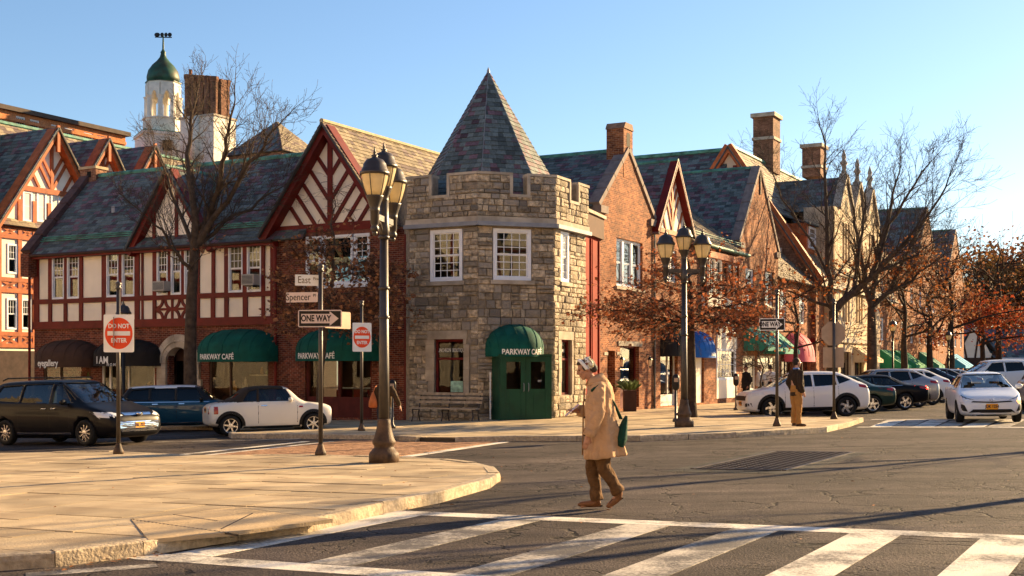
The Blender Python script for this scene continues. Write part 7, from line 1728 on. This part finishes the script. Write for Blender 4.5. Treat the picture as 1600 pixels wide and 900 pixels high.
# ---- white hatchback facing us
S = dict(L=4.54, W=1.76, H=1.47, R=.315, wheels=(1.36, -1.34), belt=.95, wt=.70, paint=paint('cool white car paint', (.70, .73, .78)), cat='car')
S['st'] = car_spec(4.54, 1.76, 1.47, .76, .96, .95, 1.25, .25, -1.0, -1.9, 1.1, 1.0, .70, .19, .72); S['cabin'] = cabin_of(S, 1.25, .25, -1.0, -1.8, 1.47)
S['side'] = [[(.78, 1.0), (-.15, 1.0), (-.15, 1.33), (.28, 1.32)], [(-.23, 1.0), (-1.1, 1.05), (-.95, 1.30), (-.23, 1.33)]]
S['front'] = ((.05, 1.5), trap(.70, .99, .53, 1.38)); S['rear'] = ((-2.2, -.95), trap(.58, 1.1, .5, 1.33)); S['dash'] = .95; S['seats'] = [.05, -.85]; S['mirror'] = (.72, 1.02); S['drivers'] = [(.15, .38)]
S['rim'] = (5, RIMD, .3, .06); S['seams'] = [(.95, .4, .95), (-.2, .36, .96)]
S['patches'] = [('headlight', 'f', [(.44, .66), (.80, .72), (.82, .84), (.62, .72)], mat('dark lens', (.05, .05, .06), .2, 9, .08, 0, coat=1)), ('turn_signal', 'f', [(.68, .54), (.80, .54), (.82, .62), (.72, .62)], LAMPW), ('grille', 'f', [(-.55, .60), (0, .575), (.55, .60), (.5, .635), (0, .61), (-.5, .635)], CBLACK, .01), ('lower_grille', 'f', [(-.62, .30), (.62, .30), (.5, .40), (-.5, .40)], CBLACK, .01), ('side_vent', 'f', [(.64, .34), (.80, .36), (.80, .56), (.72, .52)], CBLACK, .01), ('lower_lip', 'f', [(-.5, .2), (.5, .2), (.52, .25), (-.52, .25)], CBLACK)]
S['plates'] = [('f', 0, .475, 'JDK 1254')]; S['bars'] = [([(2.27, -.07, .66), (2.29, 0, .69), (2.27, .07, .66), (2.28, 0, .63), (2.27, -.07, .66)], .014, 'badge', CHROME)]
hw = make_car('approaching_car', 'white hatchback driving towards us at the right edge', (14.0, 36.6, radians(-104)), S)
o = MB().box(2.18, 2.2, .66, .76, .56, .64); local(o.build('turn_signal_lamp', AMBER), hw)
# ============================================================ people
SKIN = mat('skin', (.46, .24, .155), .12, 14, .55, .1, 60); SKINP = mat('pale skin', (.52, .29, .2), .12, 14, .55, .1, 60); LIP = mat('lips', (.32, .08, .06), 0)
def cloth(name, c, v=.12, sc=5, b=.5): return mat(name, c, v, sc, .9, b, 14, bdist=.05)
RUMP = bpy.data.textures.new('rumple', 'CLOUDS'); RUMP.noise_scale = .16; RUMP.noise_depth = 2
RUMPF = bpy.data.textures.new('rumple fine', 'CLOUDS'); RUMPF.noise_scale = .07; RUMPF.noise_depth = 1
def fuse(b, vox, smooth_it=4, name='body', rump=0):
    me = b.mesh(name, SKIN, uv=False, fix=True)
    r = evald(me, [('REMESH', dict(mode='VOXEL', voxel_size=vox)), ('SMOOTH', dict(factor=.5, iterations=smooth_it))]+([('DISPLACE', dict(texture=RUMP, strength=rump, mid_level=.5)), ('DISPLACE', dict(texture=RUMPF, strength=rump*.45, mid_level=.5))] if rump else []))
    for p in r.polygons: p.use_smooth = True
    return r
def hand(b, wrist, dirn, palmn, s=1.0, curl=.5, side=1):
    """palm and five fingers growing from the wrist; dirn: towards the fingers, palmn: palm normal"""
    d = V(dirn).normalized(); n = V(palmn); n = (n-d*n.dot(d)).normalized(); x = d.cross(n)*side; w = V(wrist)
    b.tube([w-d*.01, w+d*.03*s, w+d*.085*s], [.026*s, .03*s, .03*s], 8); b.tube([w+x*.016*s+d*.02*s, w+x*.02*s+d*.085*s], [.02*s, .017*s], 8); b.tube([w-x*.016*s+d*.02*s, w-x*.022*s+d*.08*s], [.02*s, .016*s], 8)
    for k, (o, L) in enumerate(((.027, .072), (.009, .082), (-.010, .076), (-.028, .06))):
        p = w+x*o*s+d*.085*s; c = d; pts = [p-d*.01]
        for j in range(3):
            c = (c*cos(curl*.55)+n*sin(curl*.55)).normalized() if j else c
            p = p+c*L*s*(.42, .33, .25)[j]; pts.append(p)
        b.tube(pts, [.0095*s, .009*s, .0085*s, .007*s], 7)
    p = w+x*.028*s+d*.025*s; t = (d*.75+x*.75+n*.35).normalized(); q = p+t*.045*s; b.tube([w+d*.01, p, q, q+(d*.85+n*.5).normalized()*.035*s], [.016*s, .014*s, .0105*s, .0085*s], 7)
def head_mesh(b, c, f, s=1.0, tilt=0):
    """c: head centre, f: facing direction (horizontal), tilt: nod down"""
    f = V(f).normalized(); up = V((0, 0, 1)); f2 = (f*cos(tilt)-up*sin(tilt)).normalized(); up2 = (up*cos(tilt)+f*sin(tilt)).normalized(); l = up2.cross(f2)
    M = Matrix(((f2.x, l.x, up2.x, c.x), (f2.y, l.y, up2.y, c.y), (f2.z, l.z, up2.z, c.z), (0, 0, 0, 1))) @ Matrix.Scale(s, 4)
    b.ball((-.01, 0, .03), (.095, .076, .092), 16, 12, M); b.ball((.028, 0, -.035), (.062, .056, .078), 14, 10, M); b.ball((.058, 0, -.088), (.028, .03, .024), 10, 8, M)
    b.tube([M @ V((.085, 0, .025)), M @ V((.108, 0, -.01)), M @ V((.112, 0, -.022)), M @ V((.088, 0, -.034))], [.010*s, .012*s, .015*s, .012*s], 8)
    for y in (-1, 1):
        b.ball((.078, y*.03, .028), (.018, .024, .010), 8, 6, M); b.ball((.07, y*.04, -.02), (.022, .02, .02), 8, 6, M); b.ball((-.012, y*.077, -.01), (.02, .012, .032), 8, 6, M)
    b.ball((.086, 0, -.052), (.012, .022, .006), 8, 6, M); b.ball((.083, 0, -.064), (.012, .02, .007), 8, 6, M)
    return M
def eyes(root, M):
    for y in (-1, 1):
        local(MB().ball((.080, y*.029, .012), (.009, .014, .007), 8, 6, M).build('eye', mat('eye', (.03, .02, .015), 0, rough=.2, bump=0), uv=False), root)
    local(MB().box(.093, .0965, -.018, .018, -.0595, -.0565, M).build('mouth', LIP, uv=False), root)
def ellring(cx, cy, z, rf, rb, ry, n=26, fold=0, k=9, ph=0, tiltx=0):
    out = []
    for i in range(n):
        a = 2*pi*i/n; rx = rf if cos(a) > 0 else rb; m = 1+fold*sin(k*a+ph)
        out.append((cx+rx*cos(a)*m, cy+ry*sin(a)*m, z+tiltx*cos(a)))
    return out
def person(name, label, base, ang, J, C, vox=.012, group=None):
    """local frame: faces +x, z up. J joints, C clothing"""
    M = Matrix.Translation(base) @ Matrix.Rotation(ang, 4, 'Z') @ Matrix.Scale(C.get('s', 1), 4)
    root = thing(name, label, 'person', None, group, M=M)
    g = lambda k: V(J[k]); b = MB()
    # one continuous body
    b.tube([g('hip')+V((0, 0, -.06)), g('hip')+V((0, 0, .1)), g('chest'), g('neck')+V((0, 0, -.06))], [.12, .125, .13, .08], 12)
    b.tube([g('neck')+V((0, 0, -.05)), g('neck'), g('head')+V((-.01, 0, -.04))], [.058, .052, .05], 10)
    for s in 'LR':
        b.tube([g('sh'+s), g('el'+s), g('wr'+s)], [.05, .04, .027], 8); b.tube([g('chest')+V((0, 0, .1)), g('sh'+s)], [.06, .05], 8)
        b.tube([g('hip')+V((0, J['hp'+s][1], -.02)), g('hp'+s), g('kn'+s), g('an'+s)], [.085, .08, .055, .04], 10)
        b.tube([g('an'+s), g('an'+s)+V((0, 0, -.03)), g('to'+s)], [.04, .038, .03], 8)
        hd = J.get('hd'+s, (tuple(g('wr'+s)-g('el'+s)), (0, 1 if s == 'R' else -1, 0), .6)); hand(b, g('wr'+s), hd[0], hd[1], .98, hd[2], 1 if s == 'L' else -1)
    HM = head_mesh(b, g('head'), V((cos(J.get('turn', 0)), sin(J.get('turn', 0)), 0)), 1.0, J.get('nod', 0))
    me = fuse(b, vox, 2); me.materials.clear(); me.materials.append(C.get('skin', SKIN)); bo = link('body', me); local(bo, root); eyes(root, HM)
    # trousers
    t = MB()
    for s in 'LR':
        p = [g('hip')+V((0, J['hp'+s][1]*.8, .05)), g('hp'+s)+V((0, 0, -.05)), g('hp'+s).lerp(g('kn'+s), .5), g('kn'+s), g('kn'+s).lerp(g('an'+s), .5)+V((-.008, 0, 0)), g('an'+s)+V((0, 0, .0))]
        t.tube(p, [.11, .112, .098, .082, .074, .074], 12)
    t.tube([g('hip')+V((0, 0, -.02)), g('hip')+V((0, 0, .16))], [.15, .145], 12)
    m_ = fuse(t, vox, 3, 'trousers', .04); m_.materials.clear(); m_.materials.append(C['trousers']); local(link('trousers', m_), root)
    # coat or jacket: torso loft with folds plus sleeves
    c = MB(); c.loft([ellring(*r) for r in C['rings']], closed=True, cap=True)
    for s in 'LR':
        e = g('el'+s); w = g('wr'+s); sh = g('sh'+s); sw = C.get('sleeve', (.082, .072, .055)); d = (w-e).normalized()
        c.tube([g('chest')+V((0, sh.y*.4, .09)), sh+V((0, 0, -.0)), sh.lerp(e, .5), e, e.lerp(w, .5), w-d*.005], [.09, sw[0], sw[0]*.97, sw[1], (sw[1]+sw[2])/2, sw[2]], 12)
    m_ = fuse(c, vox, C.get('sm', 3), 'coat', .026); m_.materials.clear(); m_.materials.append(C['coat'])
    local(link(C.get('coatname', 'jacket'), m_), root)
    # shoes
    for s in 'LR':
        a, q = g('an'+s), g('to'+s); d = (q-a); d2 = V((d.x, d.y, 0)).normalized() if V((d.x, d.y, 0)).length > .02 else V((1, 0, 0)); sp = J.get('sole'+s)
        hl = V(J.get('he'+s, tuple(a+V((-.045*d2.x, -.045*d2.y, -.06)))))
        sh_ = MB(); sh_.tube([a+V((0, 0, .05)), a+V((0, 0, -.02)), hl.lerp(q, .3)+V((0, 0, .03))], [.05, .05, .045], 10); sh_.tube([hl+V((0, 0, .025)), hl.lerp(q, .5)+V((0, 0, .022)), q+V((0, 0, .015))], [.038, .042, .032], 10); sh_.ball(tuple(q+V((0, 0, .012))), (.035, .036, .024), 8, 6)
        m_ = fuse(sh_, min(vox, .01), 2, 'shoe'); m_.materials.clear(); m_.materials.append(C['shoe']); so_ = link('shoe', m_); local(so_, root)
        hb_ = MB().tube([hl+V((0, 0, .012)), hl+V((0, 0, -.008))], [.03, .028], 8).build('heel', mat('shoe heel', (.02, .014, .01), 0), uv=False); local(hb_, so_)
    # hair
    h = MB(); C['hairf'](h, HM); m_ = fuse(h, .009, 2, 'hair'); m_.materials.clear(); m_.materials.append(C['hair']); local(link('hair', m_), root)
    return root, M, HM
def short_hair(h, M):
    h.ball((-.022, 0, .05), (.095, .084, .086), 14, 10, M); h.ball((-.05, 0, .0), (.065, .08, .07), 12, 8, M)
# ---- the woman crossing in the foreground (faces left)
CAMEL = cloth('camel wool', (.52, .32, .18), .1, 3, .6)
bw_ = gp(934, 796); rings = [(-.03, 0, 1.475, .075, .085, .085, 40, 0, 9, 0), (-.02, 0, 1.455, .10, .12, .14, 40, 0, 9, 0), (-.03, 0, 1.40, .13, .135, .205, 40, 0, 9, 0), (-.025, 0, 1.30, .155, .16, .225, 40, .01, 7, 0), (-.02, 0, 1.15, .165, .175, .225, 40, .03, 7, .4), (-.02, 0, .98, .165, .205, .225, 40, .05, 7, .8), (-.025, 0, .82, .165, .245, .235, 40, .075, 7, 1.1), (-.03, 0, .68, .175, .275, .25, 40, .10, 7, 1.3), (-.035, 0, .60, .175, .285, .255, 40, .11, 7, 1.3, -.025), (-.035, 0, .595, .15, .26, .23, 40, .11, 7, 1.3, -.025)]
# local +x is forward (the picture's left)
J = dict(hip=(-.02, 0, .86), chest=(0, 0, 1.25), neck=(.045, 0, 1.46), head=(.135, 0, 1.60), nod=.32, hpL=(-.02, .085, .84), knL=(-.06, .085, .47), anL=(-.225, .08, .20), toL=(-.115, .08, .035), heL=(-.255, .08, .135),
         hpR=(.0, -.085, .84), knR=(.05, -.085, .46), anR=(.0, -.085, .10), toR=(.19, -.085, .035), heR=(-.045, -.085, .03),
         shL=(.02, .19, 1.385), elL=(.035, .255, 1.09), wrL=(.14, .235, .845), hdL=((.25, -.05, -.9), (.3, -1, 0), .75), shR=(.02, -.19, 1.385), elR=(-.0, -.235, 1.10), wrR=(.2, -.15, 1.12), hdR=((.9, .3, .1), (0, .3, -1), .9))
def scarf_hair(h, M):
    h.ball((-.035, 0, .035), (.088, .083, .088), 14, 10, M); h.ball((-.085, 0, -.015), (.05, .06, .055), 12, 8, M); h.ball((.03, 0, .085), (.055, .07, .035), 12, 8, M)
    for y in (-1, 1): h.ball((.02, y*.07, .03), (.03, .014, .05), 8, 6, M)
C = dict(trousers=cloth('brown trousers', (.12, .062, .026), .25, 6), coat=CAMEL, coatname='coat', rings=rings, shoe=mat('tan leather shoe', (.19, .085, .036), .2, 9, .45, .2), hair=mat('greying dark hair', (.07, .05, .04), .4, 30, .6, .8, 60), hairf=scarf_hair, sleeve=(.085, .075, .062), sm=2)
W_, WM, HM = person('person', 'stooped pedestrian in a camel coat and patterned headscarf crossing the road', bw_, pi+radians(4), J, C, .0085)
# headscarf band, collar, coat seams
m, N, L, bs = newmat('patterned scarf'); vo = N.new('ShaderNodeTexVoronoi'); vo.inputs['Scale'].default_value = 34; geo = N.new('ShaderNodeNewGeometry'); L.new(geo.outputs['Position'], vo.inputs['Vector']); rp = N.new('ShaderNodeValToRGB'); sep = N.new('ShaderNodeSeparateColor'); L.new(vo.outputs['Color'], sep.inputs[0]); L.new(sep.outputs[0], rp.inputs[0])
rp.color_ramp.interpolation = 'CONSTANT'; els = rp.color_ramp.elements; els[0].color = (.75, .72, .66, 1); els[1].position = .4; els[1].color = (.16, .2, .05, 1)
for p_, c_ in ((.62, (.18, .05, .03, 1)), (.78, (.5, .42, .25, 1)), (.9, (.03, .03, .02, 1))): e = els.new(p_); e.color = c_
L.new(rp.outputs[0], bs.inputs['Base Color']); SCARF = m
b = MB(); rr = []
for k in range(25):
    a = pi*k/24; rr.append([HM @ V((.035-.055*sin(a*1)*0+o_*1.0-.045*(1-sin(a)), .089*cos(a), .005+.125*sin(a)+w_)) for o_, w_ in ((-.012, -.002), (.008, .004), (.028, .0), (.028, -.012), (-.012, -.014))])
b.loft(rr, closed=True); o = b.build('headband', mat('white scarf', (.78, .75, .68)), smooth=True, uv=False, fix=True); local(o, W_)
b = MB(); b.ball((-.045, 0, .045), (.092, .09, .085), 18, 12, HM); me_ = b.mesh('headscarf', SCARF, smooth=True, uv=False)
bm = bmesh.new(); bm.from_mesh(me_); iv = HM.inverted(); bmesh.ops.delete(bm, geom=[f for f in bm.faces if not (-.08 < (iv @ f.calc_center_median()).x < -.012)], context='FACES'); bmesh.ops.solidify(bm, geom=bm.faces[:], thickness=.006); bm.to_mesh(me_); bm.free(); local(link('headscarf', me_), W_)
b = MB(); cr_ = []
for k in range(17):
    a = radians(40)+radians(280)*k/16; cr_.append([(.03+.085*cos(a)+.0, .085*sin(a), 1.53-.03*cos(a)), (.025+.105*cos(a), .105*sin(a), 1.50-.02*cos(a)), (.02+.15*cos(a), .15*sin(a), 1.435-.03*cos(a)), (.02+.14*cos(a), .14*sin(a), 1.43-.03*cos(a)), (.025+.095*cos(a), .095*sin(a), 1.48)])
b.loft(cr_, closed=True); o = b.build('collar', CAMEL, smooth=True, uv=False, fix=True); local(o, W_)
b = MB()
for s_, y_ in ((1, .235), (-1, -.15)):
    w_ = V(J['wrL' if s_ > 0 else 'wrR']); e_ = V(J['elL' if s_ > 0 else 'elR']); d_ = (w_-e_).normalized()
    local(MB().tube([w_-d_*.085, w_-d_*.05, w_-d_*.004], [.069, .07, .068], 14).build('cuff', CAMEL, smooth=True, uv=False), W_)
CAMD = cloth('camel seam', (.30, .17, .08), .1, 3)
local(MB().box(-.02, .13, .242, .262, .90, .955, Matrix.Rotation(radians(4), 4, 'Y')).build('pocket_flap', CAMEL, uv=False), W_)
local(MB().tube([(.15, -.01, 1.38), (.165, -.01, 1.15), (.168, -.01, .9), (.175, -.01, .62)], .009, 6).build('front_edge', CAMD, smooth=True, uv=False), W_)
local(MB().tube([(-.165, 0, 1.38), (-.19, 0, 1.2), (-.215, 0, 1.0), (-.265, 0, .82), (-.31, 0, .62)], .006, 6).build('back_seam', CAMD, smooth=True, uv=False), W_)
for z_ in (1.25, 1.05, .85): local(MB().ball((.155, .035, z_), .013, 8, 6).build('button', mat('horn button', (.10, .05, .02), 0), uv=False), W_)
# her bag and leaflet
BAGG = cloth('green bag cloth', (.009, .052, .038), .2, 6)
bag = thing('shoulder_bag', 'green cloth shoulder bag hanging behind the pedestrian in the camel coat', 'bag', None, M=WM @ Matrix.Translation((-.28, .05, .90)) @ Matrix.Scale(1.02, 4))
b = MB(); b.loft([ellring(0, 0, z_, f_, r_, y_, 20, .03, 5, 0) for z_, f_, r_, y_ in ((-.19, .03, .03, .06), (-.175, .06, .055, .13), (-.08, .07, .065, .16), (.03, .05, .04, .14), (.12, .03, .02, .10), (.17, .012, .01, .05))]); o = b.build('pouch', BAGG, smooth=True, uv=False); local(o, bag); o.matrix_basis = Matrix.Rotation(radians(-14), 4, 'Y')
b = MB()
for s in (-1, 1): b.tube([(.02, s*.06, .13), (.12, .05+s*.03, .32), (.24, .15, .46), (.31, .185, .50), (.36, .185, .45)], .011, 6)
local(b.build('strap', BAGG, smooth=True, uv=False, kind='stuff') if False else MB().tube([(.02, .06, .13), (.10, .06, .30), (.22, .14, .46), (.31, .185, .505), (.38, .185, .44)], .012, 6).build('strap', BAGG, smooth=True, uv=False), bag)
local(MB().tube([(.02, -.06, .13), (.10, .02, .31), (.21, .12, .47), (.30, .18, .515), (.38, .18, .45)], .012, 6).build('strap', BAGG, smooth=True, uv=False), bag)
lf = thing('leaflet', 'pink and white leaflet held by the pedestrian in the camel coat', 'leaflet', None, M=WM @ Matrix.Translation((.285, -.08, 1.13)) @ Matrix.Rotation(radians(40), 4, 'Y'))
local(MB().box(-.10, .10, -.07, .07, -.004, .004).build('sheet', mat('leaflet print', (.7, .62, .6), .1, 5, .5, 0, col2=(.6, .08, .16), c2s=22), uv=False), lf)
# ---- standing man by the one way sign (faces right, slightly away)
jr = [(0, 0, 1.50, .07, .075, .085, 22, 0, 9, 0), (0, 0, 1.46, .10, .11, .16, 22, 0, 9, 0), (0, 0, 1.38, .135, .13, .22, 22, 0, 9, 0), (.01, 0, 1.2, .17, .14, .215, 22, .01, 6, 0), (.02, 0, 1.02, .185, .13, .20, 22, .015, 6, .5), (.01, 0, .86, .165, .145, .195, 22, .02, 6, .8), (.01, 0, .80, .16, .145, .192, 22, .02, 6, .8)]
JM = dict(hip=(0, 0, .92), chest=(0, 0, 1.3), neck=(0, 0, 1.5), head=(.03, 0, 1.655), hpL=(0, .09, .9), knL=(.01, .10, .5), anL=(0, .10, .09), toL=(.18, .13, .035), hpR=(0, -.09, .9), knR=(.02, -.10, .5), anR=(0, -.11, .09), toR=(.18, -.14, .035),
          shL=(0, .2, 1.41), elL=(-.06, .27, 1.13), wrL=(.06, .24, .90), shR=(0, -.2, 1.41), elR=(-.06, -.27, 1.13), wrR=(.06, -.24, .90))
CM = dict(trousers=cloth('mustard corduroy', (.34, .17, .05), .15, 8), coat=cloth('dark brown jacket', (.035, .022, .014), .2, 8), rings=jr, shoe=mat('brown shoe', (.05, .025, .015), .1), hair=mat('dark hair', (.03, .02, .015), .3, 30, .6, .8, 60), hairf=short_hair, skin=SKINP)
P_, PM_, PH = person('person', 'man in dark brown jacket and mustard trousers standing on the corner kerb', gp(1244, 667, .13), radians(20), JM, CM, .014)
local(MB().lathe([(.075, 1.44), (.085, 1.5), (.075, 1.53)], 12).build('shirt_collar', mat('blue shirt', (.10, .2, .5)), uv=False), P_)
# ---- woman walking away behind the near lamp post
JW = dict(JM); JW.update(knL=(.10, .09, .5), anL=(-.02, .09, .14), knR=(.06, -.09, .52), anR=(.2, -.09, .1), toR=(.36, -.1, .05), toL=(.12, .1, .05), elR=(-.08, -.33, 1.18), wrR=(-.02, -.42, .95), elL=(.06, .27, 1.16), wrL=(.16, .22, .98))
def long_hair(h, M):
    short_hair(h, M); h.tube([M @ V((-.05, 0, .05)), M @ V((-.085, 0, -.05)), M @ V((-.085, 0, -.15)), M @ V((-.07, 0, -.22))], [.08, .085, .08, .06], 10)
CW = dict(CM); CW.update(s=.95, trousers=cloth('dark blue jeans', (.02, .028, .05), .2, 8), coat=cloth('brown knit coat', (.055, .035, .018), .3, 12), hair=mat('blond hair', (.42, .26, .12), .3, 30, .6, .8, 60), hairf=long_hair, shoe=mat('black shoe', (.012, .01, .01)))
P2, M2, _ = person('person', 'fair-haired woman in a brown coat walking away behind the near lamp post', gp(600, 690), radians(86), JW, CW, .014)
ob = thing('shoulder_bag', 'orange leather bag on the shoulder of the fair-haired woman', 'bag', None, M=M2 @ Matrix.Translation((-.12, .27, 1.12)))
b = MB(); b.loft([ellring(0, 0, z_, f_, f_, y_, 16, .03, 5, 0) for z_, f_, y_ in ((-.22, .04, .07), (-.19, .075, .12), (-.05, .07, .11), (.1, .04, .06), (.2, .012, .02))]); local(b.build('pouch', mat('orange leather', (.42, .13, .04), .2, 6, .6), smooth=True, uv=False), ob)
local(MB().tube([(0, 0, .18), (.04, -.04, .32), (.10, -.07, .36)], .012, 6).build('strap', mat('orange leather', ()), smooth=True, uv=False), ob)
# ---- three people by the teal awnings
for px, col, lab, an in ((1166, (.02, .018, .018), 'pedestrian in a long black coat by the teal awnings', 200), (1188, (.62, .6, .56), 'bald pedestrian in a white shirt by the teal awnings', 150), (1204, (.66, .63, .6), 'dark-haired pedestrian in a white shirt seen from behind', 80)):
    Y = 51.5; bp_ = V(((px-800)/F*Y, Y, 0)); bp_.z = G(bp_.x, bp_.y)+.13
    CP = dict(CM); CP.update(coat=cloth('top %d' % px, col), trousers=cloth('dark trousers', (.02, .02, .022)), hair=SKIN if px == 1188 else CM['hair'], skin=SKIN)
    if px == 1166: CP['trousers'] = CP['coat']
    person('person', lab, bp_, radians(an), dict(JM), CP, .018, None)
